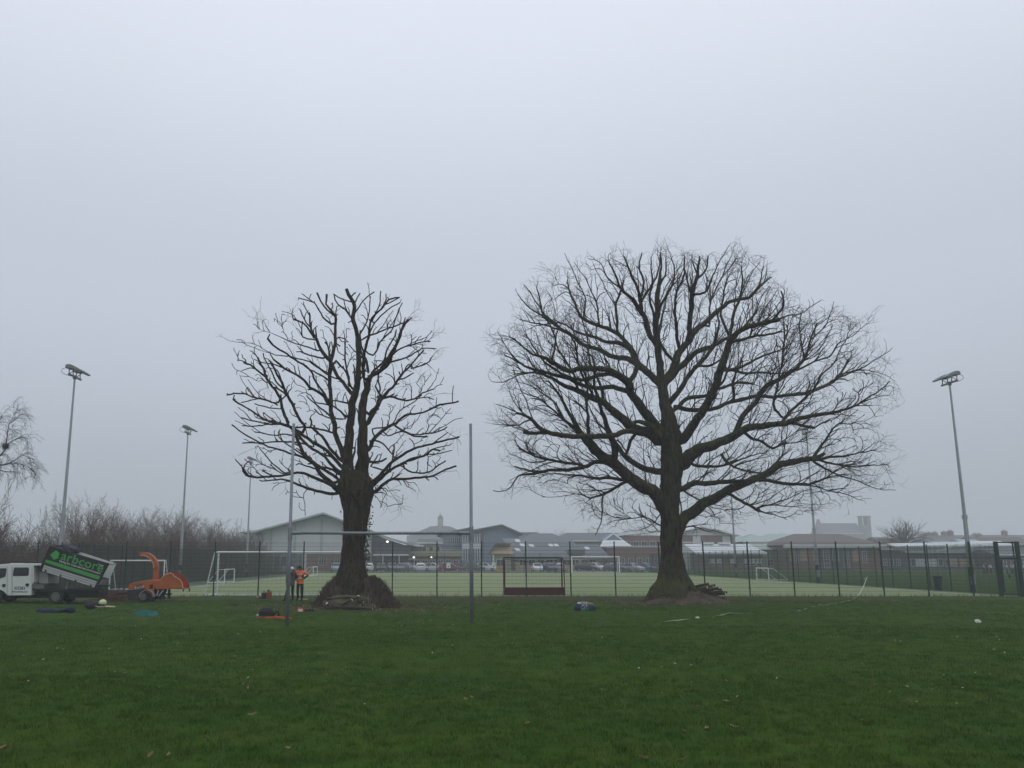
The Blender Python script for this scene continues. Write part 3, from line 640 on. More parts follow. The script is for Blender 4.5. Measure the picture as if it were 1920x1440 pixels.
# ---- spreading oak
def z6(x, y, w=0): return (900 + x / 2.3232, 440 + y / 2.3232, w / 2.3232)
Rt = [
 [(835,1300,88),(828,1150,82),(835,1000,95),(835,900,92),(820,800,70),(800,720,48),(790,640,42),(783,560,33),(770,480,31),(768,400,29),(775,300,25),(780,220,18),(790,140,10),(785,85,6)],
 [(860,1290,62),(900,1222,56),(970,1180,52),(1050,1130,43),(1130,1090,38),(1210,1060,35),(1300,1010,34),(1380,985,30),(1460,975,22),(1500,950,16)],
 [(1450,975,18),(1500,900,12),(1540,840,9),(1590,810,6)], [(1450,980,16),(1540,970,12),(1620,960,8),(1700,940,5)], [(1460,975,15),(1550,1000,10),(1640,1010,7),(1760,1000,4)], [(1450,985,14),(1540,1040,9),(1640,1070,6),(1740,1110,4),(1810,1112,3)],
 [(1230,1068,19),(1320,1080,17),(1430,1090,16)], [(1430,1090,9),(1520,1050,7),(1590,1005,5)], [(1430,1090,8),(1500,1110,6),(1580,1130,5),(1650,1155,3)],
 [(1085,1130,15),(1140,1160,15),(1215,1203,14),(1213,1186,11),(1280,1180,6),(1360,1182,4)], [(1215,1202,9),(1280,1220,5),(1340,1240,3)],
 [(1260,1025,13),(1290,990,11),(1330,955,8)],
 [(870,1000,72),(920,960,62),(1000,920,48),(1080,890,42),(1150,850,37),(1240,830,30),(1330,820,27),(1400,800,23),(1470,785,19),(1560,770,14),(1640,740,9),(1720,690,6),(1790,640,4)],
 [(1155,865,15),(1180,890,15),(1230,900,13),(1270,932,12),(1330,910,7),(1410,900,5)], [(1330,820,15),(1400,832,14),(1457,840,12)],
 [(880,890,48),(930,830,42),(980,750,39),(1010,690,37),(1040,610,37),(1060,550,33),(1080,490,31),(1110,440,26),(1160,405,24),(1230,385,21),(1305,370,18)],
 [(1270,375,11),(1310,330,11),(1325,290,9),(1312,245,6)], [(1090,470,17),(1170,450,13),(1240,435,11),(1312,425,9)], [(1270,380,9),(1340,355,7),(1400,340,5),(1480,290,3)],
 [(1080,490,17),(1090,420,15),(1110,330,14),(1140,240,10),(1140,140,6)], [(1085,440,14),(1050,350,11),(1060,270,9),(1080,180,6)],
 [(1050,590,17),(1130,580,14),(1200,545,11),(1260,520,9),(1310,500,7)], [(1050,580,16),(1140,600,12),(1210,600,10),(1310,605,8)], [(1010,680,14),(1060,665,14),(1140,645,13),(1192,650,8)],
 [(1110,875,26),(1150,790,25),(1200,720,25),(1250,660,23),(1320,620,21),(1380,580,18),(1420,530,14),(1440,460,10),(1468,390,8)],
 [(1380,590,11),(1440,560,9),(1520,530,8),(1560,480,6),(1620,440,4),(1680,395,3)], [(1440,460,7),(1500,400,6),(1530,340,4),(1540,290,3)], [(1410,550,9),(1400,470,8),(1390,390,6),(1410,330,4)],
 [(840,770,20),(900,720,21),(980,700,18),(1050,650,12),(1090,570,10)], [(850,750,22),(930,765,23),(1020,755,21),(1100,730,19),(1170,710,19),(1260,705,19),(1350,700,19),(1450,680,19),(1520,650,18),(1560,620,14),(1605,545,10)],
 [(1530,640,11),(1620,600,8),(1700,560,6),(1760,520,4),(1795,495,3)], [(1560,620,9),(1640,590,7),(1730,600,4),(1810,640,3)],
 [(1320,812,15),(1360,760,13),(1440,690,11),(1480,620,9),(1540,560,7),(1580,480,5),(1610,420,4)], [(1310,790,12),(1280,740,12),(1300,640,11),(1320,520,10),(1325,400,7)],
 [(1105,720,14),(1105,660,15),(1110,610,10)],
 [(870,1105,30),(930,1085,26),(1000,1080,24),(1080,1075,21),(1160,1072,16),(1240,1068,12)],
 [(930,1000,15),(980,1010,15),(1040,1010,12),(1100,990,10),(1160,970,7),(1215,950,5)], [(1050,960,13),(1090,1000,11),(1150,1030,7),(1220,1040,5)],
 [(800,650,42),(850,570,39),(880,500,35),(930,430,30),(980,380,27),(1040,330,24),(1100,290,20),(1170,270,16),(1215,230,12),(1268,185,8)],
 [(1170,275,9),(1215,220,8),(1232,140,5)], [(1200,250,8),(1240,200,6),(1250,140,4)],
 [(905,460,25),(915,380,25),(920,300,24),(930,230,20),(950,160,14),(955,92,8)], [(925,260,14),(980,250,11),(1010,190,8),(1045,110,5)], [(940,200,11),(980,160,9),(995,88,6)], [(925,270,12),(900,190,9),(890,110,5)], [(945,170,8),(920,110,6),(925,85,4)],
 [(820,630,38),(880,570,32),(930,520,27),(1000,490,23),(1060,460,18),(1120,430,12),(1180,360,8)],
 [(848,555,17),(805,505,16),(780,430,11),(800,340,9)], [(870,500,19),(855,420,16),(850,350,14),(850,270,12),(885,190,9),(892,115,6)],
 [(820,745,28),(870,680,25),(920,600,21),(980,540,18),(1020,470,13),(1040,400,10),(1030,320,7)], [(930,575,14),(1000,570,12),(1050,545,8)], [(1000,400,12),(1000,320,10),(1030,230,8),(1110,110,5)],
 [(785,655,36),(730,600,35),(690,560,37),(640,540,27),(580,530,25),(510,500,22),(450,480,21),(400,440,20),(350,410,19),(300,370,18),(270,330,12),(250,235,7)],
 [(300,365,10),(230,330,8),(160,260,5)], [(275,340,9),(225,260,6),(190,220,4)], [(350,410,10),(260,390,8),(170,370,5)],
 [(690,560,29),(650,500,25),(600,470,21),(530,460,17),(470,440,14),(420,420,11),(340,385,8),(240,400,5)],
 [(680,540,27),(640,470,23),(590,425,21),(520,395,19),(450,365,17),(420,320,14),(388,235,8)], [(450,365,9),(460,280,7),(400,150,5),(370,80,3)], [(520,395,10),(510,310,9),(480,230,6),(410,120,3)],
 [(770,485,27),(730,420,27),(715,360,25),(690,310,22),(660,280,18),(620,240,14),(590,180,10),(562,115,7)], [(705,330,18),(690,250,14),(660,180,12),(628,92,7)], [(600,425,15),(595,340,14),(600,280,12),(630,200,8)], [(700,290,13),(712,200,11),(692,140,9),(706,78,6)],
 [(690,320,12),(745,220,12),(775,170,9),(780,90,5)], [(770,385,15),(740,290,11),(750,200,9),(742,98,5)], [(775,335,15),(820,250,12),(850,190,8),(832,100,5)], [(780,230,10),(810,160,8),(812,90,5)], [(620,240,9),(550,180,7),(520,120,4),(470,100,3)],
 [(800,880,52),(740,800,46),(690,740,42),(660,690,38),(640,640,35),(590,600,27),(530,585,25),(450,580,25),(380,590,22),(310,555,18),(270,530,14),(210,510,8),(150,450,6)],
 [(665,670,26),(600,620,21),(520,615,19),(440,635,17),(350,600,12),(270,540,8),(210,450,5)], [(650,685,24),(580,660,23),(520,670,21),(460,660,19),(390,630,18),(320,610,16),(250,590,14),(180,560,9),(110,525,6)], [(640,650,24),(675,610,23),(690,565,22)],
 [(250,590,8),(180,610,6),(100,640,4),(55,640,3)], [(180,560,7),(120,500,5),(80,420,3)], [(310,555,10),(330,470,9),(300,380,6)],
 [(790,905,52),(740,870,52),(680,845,48),(630,810,42),(580,770,35),(540,730,33),(490,710,31),(430,680,26),(370,660,20),(310,620,14),(230,600,9),(150,610,5)],
 [(540,730,16),(520,640,13),(480,560,11),(470,460,8),(450,380,5)], [(430,680,13),(400,590,11),(340,500,9),(330,430,6)], [(500,715,13),(440,600,11),(420,500,9),(400,440,7)],
 [(800,1195,62),(760,1130,62),(700,1090,60),(640,1050,54),(580,990,50),(530,960,47),(480,915,45),(450,880,31),(420,830,21),(380,760,15),(340,690,11),(300,640,8)],
 [(480,915,24),(472,830,16),(465,740,12),(465,640,9),(440,560,6)], [(585,985,32),(580,900,29),(550,820,22),(520,740,16),(500,650,12),(500,560,9)], [(450,880,14),(380,820,11),(330,740,9),(260,680,6),(170,640,4)], [(430,850,12),(360,800,10),(270,720,7),(200,690,5)],
 [(720,860,28),(640,860,25),(560,875,25),(480,880,25),(420,880,23),(340,870,22),(270,850,19),(220,800,14),(165,778,9)], [(300,862,17),(245,865,15),(193,860,13)], [(225,805,8),(150,830,5),(60,825,3)], [(180,785,6),(110,750,4),(70,740,3)],
 [(785,1035,32),(730,1020,28),(680,1000,27),(630,960,24),(580,900,18)], [(680,815,19),(740,832,27),(795,895,36)], [(640,950,14),(655,900,18),(690,850,14)],
 [(590,1000,23),(500,990,21),(450,1010,19),(380,1025,17),(300,1025,15),(230,1040,13),(170,1050,8),(120,1110,5),(55,1116,4)], [(230,1032,8),(150,1010,6)], [(450,1005,15),(380,990,14),(300,980,12),(240,965,11),(168,933,9)], [(300,980,7),(210,990,5),(130,950,3)],
 [(630,1065,17),(560,1060,16),(500,1060,14),(430,1050,8),(330,1040,4)], [(650,1070,16),(590,1100,14),(540,1130,12),(480,1145,8),(430,1130,5),(350,1140,3),(270,1143,2.5)], [(535,1135,8),(530,1200,6),(525,1260,5),(500,1310,3)],
 [(880,1110,10),(940,1150,8),(1000,1180,5),(1060,1200,3)], [(790,1270,8),(720,1230,6),(640,1240,4),(560,1220,3)], [(870,1280,8),(930,1270,6),(990,1290,4)],
 [(810,1100,9),(800,1180,7),(760,1250,5),(690,1290,3)], [(860,1120,9),(880,1190,6),(870,1260,5)],
]
envR = [(916,690),(922,640),(945,605),(968,545),(1000,520),(1052,468),(1130,470),(1200,470),(1290,462),(1395,466),(1445,495),(1480,540),(1555,565),(1640,605),(1672,655),(1694,745),(1680,790),(1675,850),(1688,912),(1640,945),(1560,965),(1480,985),(1420,975),(1370,1000),(1320,1010),(1260,1010),(1180,1005),(1120,1005),(1060,945),(1015,935),(940,925),(935,905),(950,885),(925,800),(925,760)]
oakR = Oak(TR.y, (1290, 790), envR, 5); oakR.slim = .93
for i, tr in enumerate(Rt):
    oakR.limb([z6(*p) for p in tr], depth=(0.0 if i == 0 else None))
for i, (pts, rad) in enumerate(list(oakR.limbs)):
    q = oakR.q; n = len(pts)
    for k in range(2, n):
        d = pts[k] - pts[k - 1]; d = d / np.linalg.norm(d)
        x, y = proj(pts[k]); out = np.array([(x - 1258) / 330.0, q.uniform(-.5, .5), (985 - y) / 330.0]); out /= max(.4, np.linalg.norm(out))
        low = y > 925
        def side(a, b, c):
            ax = np.array([q.gauss(0, 1), q.gauss(0, 1), q.gauss(0.15, 1)]); ax -= d * np.dot(ax, d); ax /= max(1e-6, np.linalg.norm(ax))
            nd = d * a + ax * b + out * c; return nd / np.linalg.norm(nd)
        if 0.03 < rad[k] < 0.5 and q.random() < 0.10 and k > 3:      # real side branches
            oakR.grow(pts[k], side(.6, .55, .55), min(0.030, rad[k] * 0.6), q.uniform(1.2, 3.0), 0, 2, (-0.02 if low else 0.03), 0.11, 1, 0.0056, q.uniform(.82, 1.02))
        if 0.025 < rad[k] < 0.2 and q.random() < 0.08 and k > 3:      # stiff shoots fanning outwards, many of them cut back
            nd = side(.45, .4, 1.0); ln = q.uniform(1.0, 3.2); nn_ = max(4, int(ln / .2)); pl = [pts[k]]; lim = q.uniform(.86, .99)
            for _ in range(nn_):
                nd = nd + np.array([q.gauss(0, .10), q.gauss(0, .10), q.gauss(.02, .10)]); nd /= np.linalg.norm(nd); pn = pl[-1] + nd * ln / nn_
                if not oakR.inside(pn, lim): break
                pl.append(pn)
            if len(pl) > 3:
                r0 = min(.032, rad[k] * .6); rr_ = np.linspace(r0, max(.011, r0 * .5), len(pl)); oakR.twig.tube(pl, rr_, 5, cap=True, lump=.08)
                for j in range(2, len(pl)):
                    if q.random() < .45:
                        t_ = pl[j] - pl[j - 1]; t_ = t_ / np.linalg.norm(t_); oakR.grow(pl[j], t_ * .8 + np.array([q.gauss(0, .5), q.gauss(0, .5), q.gauss(.1, .5)]), min(.011, rr_[j] * .6), q.uniform(.4, 1.1), 2, 3, .02, .12, 1, .0056, 1.02)
        pr = 0.07 if rad[k] > 0.2 else 0.22 if rad[k] > 0.08 else 0.45
        if q.random() < pr:
            oakR.grow(pts[k], side(q.uniform(.4, .9), .75, .25), min(0.018, rad[k] * 0.55), q.uniform(0.5, 1.35), 1, 3, (-0.03 if low else 0.02), 0.13, 1, 0.0056, q.uniform(.8, 1.06))
    if rad[-1] < 0.06:
        d = pts[-1] - pts[-3]; d = d / np.linalg.norm(d)
        for _ in range(3):
            nd = d + np.array([q.gauss(0, .32), q.gauss(0, .32), q.gauss(0, .32)]); nd /= np.linalg.norm(nd)
            oakR.grow(pts[-1], nd, min(0.016, rad[-1] * .9), q.uniform(0.6, 1.4), 1, 3, 0.01, 0.12, 1, 0.0056, q.uniform(.88, 1.02))
fill_crown(oakR, (1258, 985), 6000, 10.5, .93, True, .10, .015, .055, .018, .012, 140, 30)
fill_crown(oakR, (1258, 985), 9000, 8.5, 1.0, False, .34, .006, .030, .010, .008, 90)
rootR = thing('oak_tree', 'huge spreading bare oak with mossy limbs and a dense dome of fine twigs', 'tree', (TR.x, TR.y, 0))
trunkR = trunk_mesh([(1136,1208,1318),(1124,1211,1312),(1112,1214,1304),(1100,1221,1299),(1090,1229,1294),(1080,1233,1289),(1067,1236,1284),(1050,1239,1281),(1035,1240,1277),(1015,1238,1277),(1000,1238,1278),(985,1239,1279),(965,1240,1273),(940,1238,1273),(910,1238,1276),(880,1239,1277),(850,1239,1276),(820,1240,1275)], TR.y, 5, 0.20, 9)
finish_oak(oakR, rootR, trunkR, M_BARK_R)
print('twigs', oakL.count, oakR.count)
# ================================================================== fences of the sports pitch
M_FENCE = mat('green_fence_paint', (0.012, 0.030, 0.022), rough=0.5, var=0.2, scale=2)
def wire_panel(w, h, low=0.05, vs=0.05, hs=0.2):
    b = MB(); n = int(w / vs)
    def stick(a, c, r):
        a = Vector(a); c = Vector(c)
        if abs(a.x - c.x) < 1e-6: o = [(-r, -r, 0), (r, -r, 0), (r, r, 0), (-r, r, 0)]
        else: o = [(0, -r, -r), (0, r, -r), (0, r, r), (0, -r, r)]
        b.add([a + Vector(q) for q in o] + [c + Vector(q) for q in o], [(0,1,5,4),(1,2,6,5),(2,3,7,6),(3,0,4,7)])
    for i in range(n + 1):
        x = i * w / n; stick((x, 0, low), (x, 0, h), 0.0026)
    k = int((h - low) / hs)
    for j in range(k + 1):
        z = low + j * (h - low) / k
        stick((0, -0.009, z), (w, -0.009, z), 0.005); stick((0, 0.009, z), (w, 0.009, z), 0.005)
    return b.mesh('mesh_panel', M_FENCE)
PW = 2.5
pan_me = wire_panel(PW - 0.06, 2.92)
def post_mesh(h=3.0, w=0.068):
    b = MB().box(-w/2, w/2, -w*.4, w*.4, -0.1, h); b.box(-w/2-.004, w/2+.004, -w*.4-.004, w*.4+.004, h, h + .015)
    for z in (0.4, 1.1, 1.8, 2.5): b.box(-w/2-.012, w/2+.012, w*.4, w*.4+.022, z, z+.07)
    return b.mesh('post', M_FENCE)
post_me = post_mesh()
def fence(label, x0, y0, dx, dy, n, skip=()):
    a = math.atan2(dy, dx); f = thing('mesh_fence', label, 'fence', (x0, y0, 0), a)
    for i in range(n + 1):
        if i not in skip or i - 1 not in skip:
            p = link('post', post_me, f); p.location = (i * PW, 0, 0)
        if i < n and i not in skip:
            q = link('mesh_panel', pan_me, f); q.location = (i * PW + 0.03, 0, 0.02)
    return f
X0 = P(399.5, 1118, FY).x - 4 * PW - PW * 2
fence('green wire mesh fence running behind the two oaks along the field', X0, FY, 1, 0, 24)
NE = X0 + 24 * PW                                     # a gate closes the last bay
fence('green mesh fence down the pitch side beside the bare thicket', FXL, FY + PW, 0, 1, 36)
fence('green mesh fence down the pitch side beside the green litter bin', FXR, FY + PW, 0, 1, 36)
fence('distant green mesh fence in front of the parked cars', FXL + .05, FYF, 1, 0, 22)
# gate
g = thing('gate', 'dark green steel gate with boarded middle in the fence corner', 'gate', (0, FY, 0))
gx0, gx1 = P(1876, 1100, FY).x, P(1916, 1100, FY).x
for k, x in enumerate((gx0, gx1, gx1 + 1.5)):
    MB().box(x - .10, x + .10, -.08, .08, -.1, 3.02).build('gate_post', M_FENCE, g, bevel=.01)
MB().box(gx0 + .1, gx1 - .1, -.04, .04, 2.93, 3.0).build('top_rail', M_FENCE, g)
MB().box(gx0 + .1, gx1 - .1, -.04, .04, 2.02, 2.13).build('lock_rail', M_FENCE, g)
MB().box(gx0 + .1, gx1 - .1, -.03, .03, .08, .16).build('bottom_rail', M_FENCE, g)
gp = link('mesh_panel', wire_panel(gx1 - gx0 - .24, 2.0, low=.14, vs=.05, hs=.1), g); gp.location = (gx0 + .12, 0, 0)
MB().box(gx0 + .1, gx0 + .22, -.05, .05, .2, 2.0).build('gate_stile', M_FENCE, g)
MB().box(gx0 + .5, gx0 + .56, -.09, -.04, 1.0, 1.2).build('handle', M_FENCE, g)
lastp = link('mesh_panel', wire_panel(1.35, 2.92), g); lastp.location = (gx1 + .08, 0, .02)

# ================================================================== floodlight columns
M_GALV = mat('galvanised_steel', (0.30, 0.32, 0.34), rough=0.45, var=0.18, scale=2.2, metal=0.35, stretch=(3, 3, .4))
M_LAMP = mat('lamp_housing', (0.16, 0.17, 0.18), rough=0.4, var=0.2, scale=3, metal=0.4)
M_LENS = glass('lamp_lens', (0.10, 0.11, 0.11))
def floodlight(x, y, face, label, base=True):
    t = thing('floodlight_column', label, 'floodlight', (x, y, 0), 0, 'floodlight columns round the pitch')
    h = 13.35
    b = MB().tube([(0,0,-.1),(0,0,4.6)], [.155,.125], 12); b.tube([(0,0,4.6),(0,0,4.75)], [.15,.12], 12); b.tube([(0,0,4.75),(0,0,h)], [.105,.055], 12)
    b.build('pole', M_GALV, t, smooth=False)
    MB().tube([(0,0,-.1),(0,0,1.55)], [.168,.158], 12).build('base_sleeve', M_FENCE, t)  # dark green sleeve round the lowest stretch, darker than the steel above
    MB().box(-.13, .13, -.178, -.12, .5, 1.1).build('access_door', M_GALV, t)
    MB().tube([(0,0,4.55),(0,0,4.80)], .165, 12).build('collar', M_GALV, t)
    ca = MB().box(-.05, .05, -.95, .95, h - .02, h + .08); ca.box(-.09, .09, -.09, .09, h - .12, h + .12); ca.build('crossarm', M_LAMP, t)
    for yy in (-.55, .55):
        # shallow wedge housing, thin nose towards the pitch
        pr = [(-.36, .16), (-.40, .30), (-.28, .42), (.05, .40), (.45, .25), (.80, .06), (.84, .0), (.70, -.02), (.08, .14)]
        pr = [(face * px_ * .8, h + .27 + pz) for px_, pz in pr]
        lb = MB().prism(pr, yy - .31, yy + .31); lo = lb.build('lamp_head', M_LAMP, t, bevel=.03)
        MB().add([(face*.12, yy-.3, h+.39), (face*.53, yy-.3, h+.245), (face*.53, yy+.3, h+.245), (face*.12, yy+.3, h+.39)], [(0,1,2,3)]).build('lens', M_LENS, lo)
        br = MB().bar((0, yy - .30, h + .04), (face * -.05, yy - .30, h + .45), .05); br.bar((0, yy + .30, h + .04), (face * -.05, yy + .30, h + .45), .05)
        br.bar((0, yy - .30, h + .05), (face * .35, yy - .30, h + .34), .035); br.build('lamp_bracket', M_LAMP, t)
    cb = MB().tube([(-.42*face, -.5, h + .5), (-.62*face, -.5, h + .45), (-.66*face, -.5, h + .25), (-.45*face, -.45, h + .1), (0, -.2, h)], .018, 6); cb.build('cable', M_LAMP, t)
    return t
floodlight(-23.5, 55.0, 1, 'tall floodlight column rising behind the tipped truck body, largest beside the thicket')
floodlight(-23.6, 80.5, 1, 'middle floodlight column of the thicket side, behind the orange chipper')
floodlight(-23.2, 105.5, 1, 'smallest floodlight column, between the thicket and the pale gabled hall')
floodlight(33.1, 57.0, -1, 'tall floodlight column standing alone beside the fence gate')
floodlight(33.1, 80.5, -1, 'floodlight column rising through the outer twigs of the spreading oak')
floodlight(33.9, 105.5, -1, 'slim far floodlight column close beside the spreading oak trunk')

# ================================================================== rugby posts
M_POST = mat('weathered_steel_post', (0.20, 0.215, 0.235), rough=0.45, var=0.25, scale=3, metal=0.3, stretch=(4, 4, .6))
ry = 28.55; xa, xb = P(538, 1174, ry).x, P(884.5, 1170, ry).x
t = thing('rugby_posts', 'grey tubular rugby goal posts with crossbar standing before the pruned oak', 'rugby posts', ((xa + xb) / 2, ry, 0))
hw = (xb - xa) / 2
for s_ in (-1, 1):
    MB().tube([(s_*hw, 0, -.1), (s_*hw, 0, 2.7), (s_*hw, 0, 2.72), (s_*hw, 0, 6.35)], [.062, .060, .052, .046], 14).build('upright', M_POST, t, smooth=True)
    sl_ = MB().tube([(s_*hw, 0, 2.62), (s_*hw, 0, 3.02)], .072, 14); sl_.tube([(s_*(hw - .02), 0, 2.84), (s_*(hw - .40), 0, 2.84)], .058, 12); sl_.build('bracket', M_POST, t)
MB().tube([(-hw, 0, 2.84), (0, 0, 2.83), (hw, 0, 2.84)], .047, 12).build('crossbar', M_POST, t, smooth=True)

# ================================================================== goals
M_WHITE = mat('white_paint', (0.68, 0.70, 0.70), rough=0.4, var=0.08, scale=5)
M_NET = mat('dark_net', (0.03, 0.035, 0.035), var=0.2, scale=8)
M_RED = mat('maroon_paint', (0.095, 0.018, 0.020), rough=0.5, var=0.2, scale=3)
def net_grid(b, A, B, C, D, step, r):
    """sparse cords across the quad A-B-C-D"""
    A, B, C, D = map(Vector, (A, B, C, D)); n = max(1, int((B - A).length / step)); m = max(1, int((D - A).length / step))
    for i in range(1, n):
        t_ = i / n; b.bar(A.lerp(B, t_), D.lerp(C, t_), r)
    for j in range(1, m):
        t_ = j / m; b.bar(A.lerp(D, t_), B.lerp(C, t_), r)
def goal(name, label, cat, loc, rz, w, h, dtop, dbot, r, m=M_WHITE, group=None, net=0.0, lean=0.0):
    """opening faces local -y is behind; frame at y=0, back at +y"""
    t = thing(name, label, cat, loc, rz, group)
    for s_ in (-1, 1):
        MB().tube([(s_*w/2, 0, 0), (s_*w/2, 0, h)], r, 10).build('goal_post', m, t)
        sb = MB().tube([(s_*w/2, 0, h), (s_*(w/2), dtop, h - .02), (s_*(w/2 + lean), dbot, r)], r * .6, 8, cap=True); sb.build('back_stay', m, t)
        MB().tube([(s_*w/2, 0, r), (s_*(w/2 + lean), dbot, r)], r * .7, 8).build('base_bar', m, t)
    MB().tube([(-w/2 - r, 0, h), (w/2 + r, 0, h)], r, 10).build('crossbar', m, t)
    MB().tube([(-w/2 - lean, dbot, r), (w/2 + lean, dbot, r)], r * .7, 8).build('back_bar', m, t)
    if net:
        b = MB(); e = .004
        net_grid(b, (-w/2, dtop, h - .03), (w/2, dtop, h - .03), (w/2 + lean, dbot, r), (-w/2 - lean, dbot, r), net, e)
        for s_ in (-1, 1): net_grid(b, (s_*w/2, 0, h), (s_*w/2, dtop, h - .03), (s_*(w/2 + lean), dbot, r), (s_*w/2, 0, r), net, e)
        b.build('net', M_NET, t)
    return t
gL = P(407, 1100, 52.6).x
goal('football_goal', 'full size white football goal seen from behind, partly hidden by the pruned oak trunk', 'goal', (gL + 3.66, 52.6, 0), math.pi, 7.32, 2.44, .9, 1.35, .055, net=.24, lean=.35, group='football goals on the pitch')
gf = (P(1075, 1074, 139).x + P(1159, 1074, 139).x) / 2
goal('football_goal', 'white football goal at the far end, beyond the maroon hockey goal', 'goal', (gf, 139.0, 0), 0, 7.32, 2.44, .9, 1.8, .09, group='football goals on the pitch')
goal('football_goal', 'thin white goal frame standing outside the turf behind the orange chipper', 'goal', (-20.6, 60.5, 0), 0, 3.6, 1.95, .3, 1.2, .045, group='football goals on the pitch')
goal('small_goal', 'low white training goal seen through the near end of the large goal', 'goal', (-19.2, 80.6, 0), math.pi/2, 3.6, 1.18, .55, 1.45, .045, group='low training goals on the turf', net=.3)
goal('small_goal', 'low white training goal seen beside the orange-jacketed worker', 'goal', (-16.1, 112, 0), math.pi/2, 3.6, 1.15, .5, 1.5, .05, group='low training goals on the turf', net=.4)
goal('small_goal', 'low white training goal against the fence beyond the spreading oak', 'goal', (31.7, 90.5, 0), -math.pi/2, 3.4, 1.18, .5, 1.9, .05, group='low training goals on the turf')
# hockey goal
hx0, hx1 = P(947, 1112, 52.0).x, P(1058, 1112, 52.0).x
t = thing('hockey_goal', 'maroon hockey goal with low backboards standing behind the mesh fence', 'hockey goal', ((hx0 + hx1) / 2, 52.0, 0)); w2 = (hx1 - hx0) / 2
for s_ in (-1, 1):
    MB().box(s_*w2 - .04, s_*w2 + .04, .85, .95, 0, 2.16).build('goal_post', M_RED, t)
    MB().tube([(s_*w2, .9, 2.12), (s_*w2, .3, 2.1), (s_*w2, -.02, 1.9), (s_*(w2+.02), -.1, .05)], .032, 8).build('back_stay', M_RED, t)
    MB().box(s_*w2 - .02, s_*w2 + .02, -.1, .9, .02, .46).build('side_board', M_RED, t)
MB().box(-w2, w2, .86, .94, 2.08, 2.16).build('crossbar', mat('net_green', (0.02, 0.045, 0.032)), t)
MB().box(-w2, w2, -.14, -.10, .02, .46).build('backboard', M_RED, t)
MB().tube([(-w2, .0, 2.05), (-w2*.5, .1, 1.92), (0, .15, 1.84), (w2*.5, .1, 1.92), (w2, 0, 2.05)], .02, 6).build('net_cord', mat('net_green', (0.02, 0.045, 0.032)), t)
b = MB(); net_grid(b, (-w2, .85, 2.1), (w2, .85, 2.1), (w2, -.08, .46), (-w2, -.08, .46), .22, .0035); b.build('net', M_NET, t)
MB().box(-w2, w2, -.16, .92, 0, .02).build('base_plate', M_GALV, t)

# green litter bin
bx = P(1759.5, 1100, 60.5)
t = thing('litter_bin', 'dark green round litter bin standing outside the pitch fence', 'litter bin', (bx.x, 60.5, 0))
M_BIN = mat('bin_plastic', (0.012, 0.05, 0.038), rough=0.5, var=0.2)
MB().tube([(0,0,0),(0,0,.02),(0,0,.74)], [.21,.215,.265], 20).build('body', M_BIN, t, smooth=False)
MB().tube([(0,0,.745),(0,0,.80),(0,0,.90),(0,0,.96),(0,0,.985)], [.275,.28,.28,.24,.12], 20).build('hood', M_BIN, t)
MB().box(-.16, .16, -.292, -.27, .79, .89).build('opening', mat('dark_slot', (0.006, 0.008, 0.008)), t)
# ================================================================== thicket, birch, far trees
M_SCRUB = mat('scrub_bark', (0.085, 0.062, 0.047), var=0.3, scale=2)
M_SCRUB2 = mat('red_scrub_bark', (0.125, 0.083, 0.062), var=0.3, scale=2)
class Bush:
    def __init__(s, seed): s.q = random.Random(seed); s.np = NP()
    def grow(s, p, d, r, length, level, mx, up, wob, kids, droop=0.0, seg=0.35, minr=.006, ang=(.3, .8), kl=(.35, .65)):
        q = s.q; n = max(3, int(length / seg)); pts = [np.array(p, float)]; d = np.array(d, float)
        for i in range(n):
            d = d + np.array([q.gauss(0, wob), q.gauss(0, wob), q.gauss(0, wob) + up - droop * (i / n)]); d /= np.linalg.norm(d)
            pts.append(pts[-1] + d * length / n)
        rad = np.linspace(r, max(minr, r * .3), n + 1); s.np.tube(pts, rad, 3 if r < .04 else 6)
        if level >= mx: return
        for i in range(1, n + 1):
            if i < n * .25 and level == 0: continue
            for _ in range(kids):
                if q.random() > .7: continue
                t = pts[i] - pts[i - 1]; t /= np.linalg.norm(t); ax = np.cross(t, [q.gauss(0, 1) for _ in range(3)]); ln = np.linalg.norm(ax)
                if ln < .01: continue
                ax /= ln; a = q.uniform(*ang)
                s.grow(pts[i], t * math.cos(a) + ax * math.sin(a), max(minr, rad[i] * .6), length * q.uniform(*kl) * (1 - .4 * i / n), level + 1, mx, up, wob, kids, droop, seg * .8, minr, ang, kl)
def shrub_mesh(name, seed, h, stems, spread, m):
    b = Bush(seed)
    for i in range(stems):
        a = b.q.uniform(0, 6.28); d = b.q.uniform(0, 1) ** .7 * spread
        lean = b.q.uniform(.05, .38)
        b.grow((d * math.cos(a), d * math.sin(a), -.05), (lean * math.cos(a), lean * math.sin(a), 1), b.q.uniform(.025, .055), h * b.q.uniform(.5, 1.0), 0, 2, .03, .10, 2, minr=.008, ang=(.35, .8), kl=(.3, .55))
    return b.np.mesh(name, m)
shr = [shrub_mesh('branches', 20 + k, hh * .93, 11, 1.5, mm) for k, (hh, mm) in enumerate(((6.6, M_SCRUB), (6.0, M_SCRUB), (7.2, M_SCRUB2), (5.4, M_SCRUB2), (6.4, M_SCRUB)))]
q = random.Random(5); k = 0
for y in np.arange(52, 143, 3.4):
    for row in range(2):
        o = link('bare_shrub', shr[k % 5]); k += 1
        x = -27.2 - row * 4.2 - q.uniform(0, 2.0) - (0.0 if y < 120 else 1)
        s_ = q.uniform(.82, 1.12) * (.80 if y < 66 else .9)
        o.location = (x, y + q.uniform(-1, 1), 0); o.rotation_euler = (0, 0, q.uniform(0, 6.28)); o.scale = (s_, s_, s_ * q.uniform(.9, 1.1))
        tag(o, 'bare many-stemmed shrub in the brown thicket along the pitch fence', 'shrub', 'bare shrubs of the thicket')
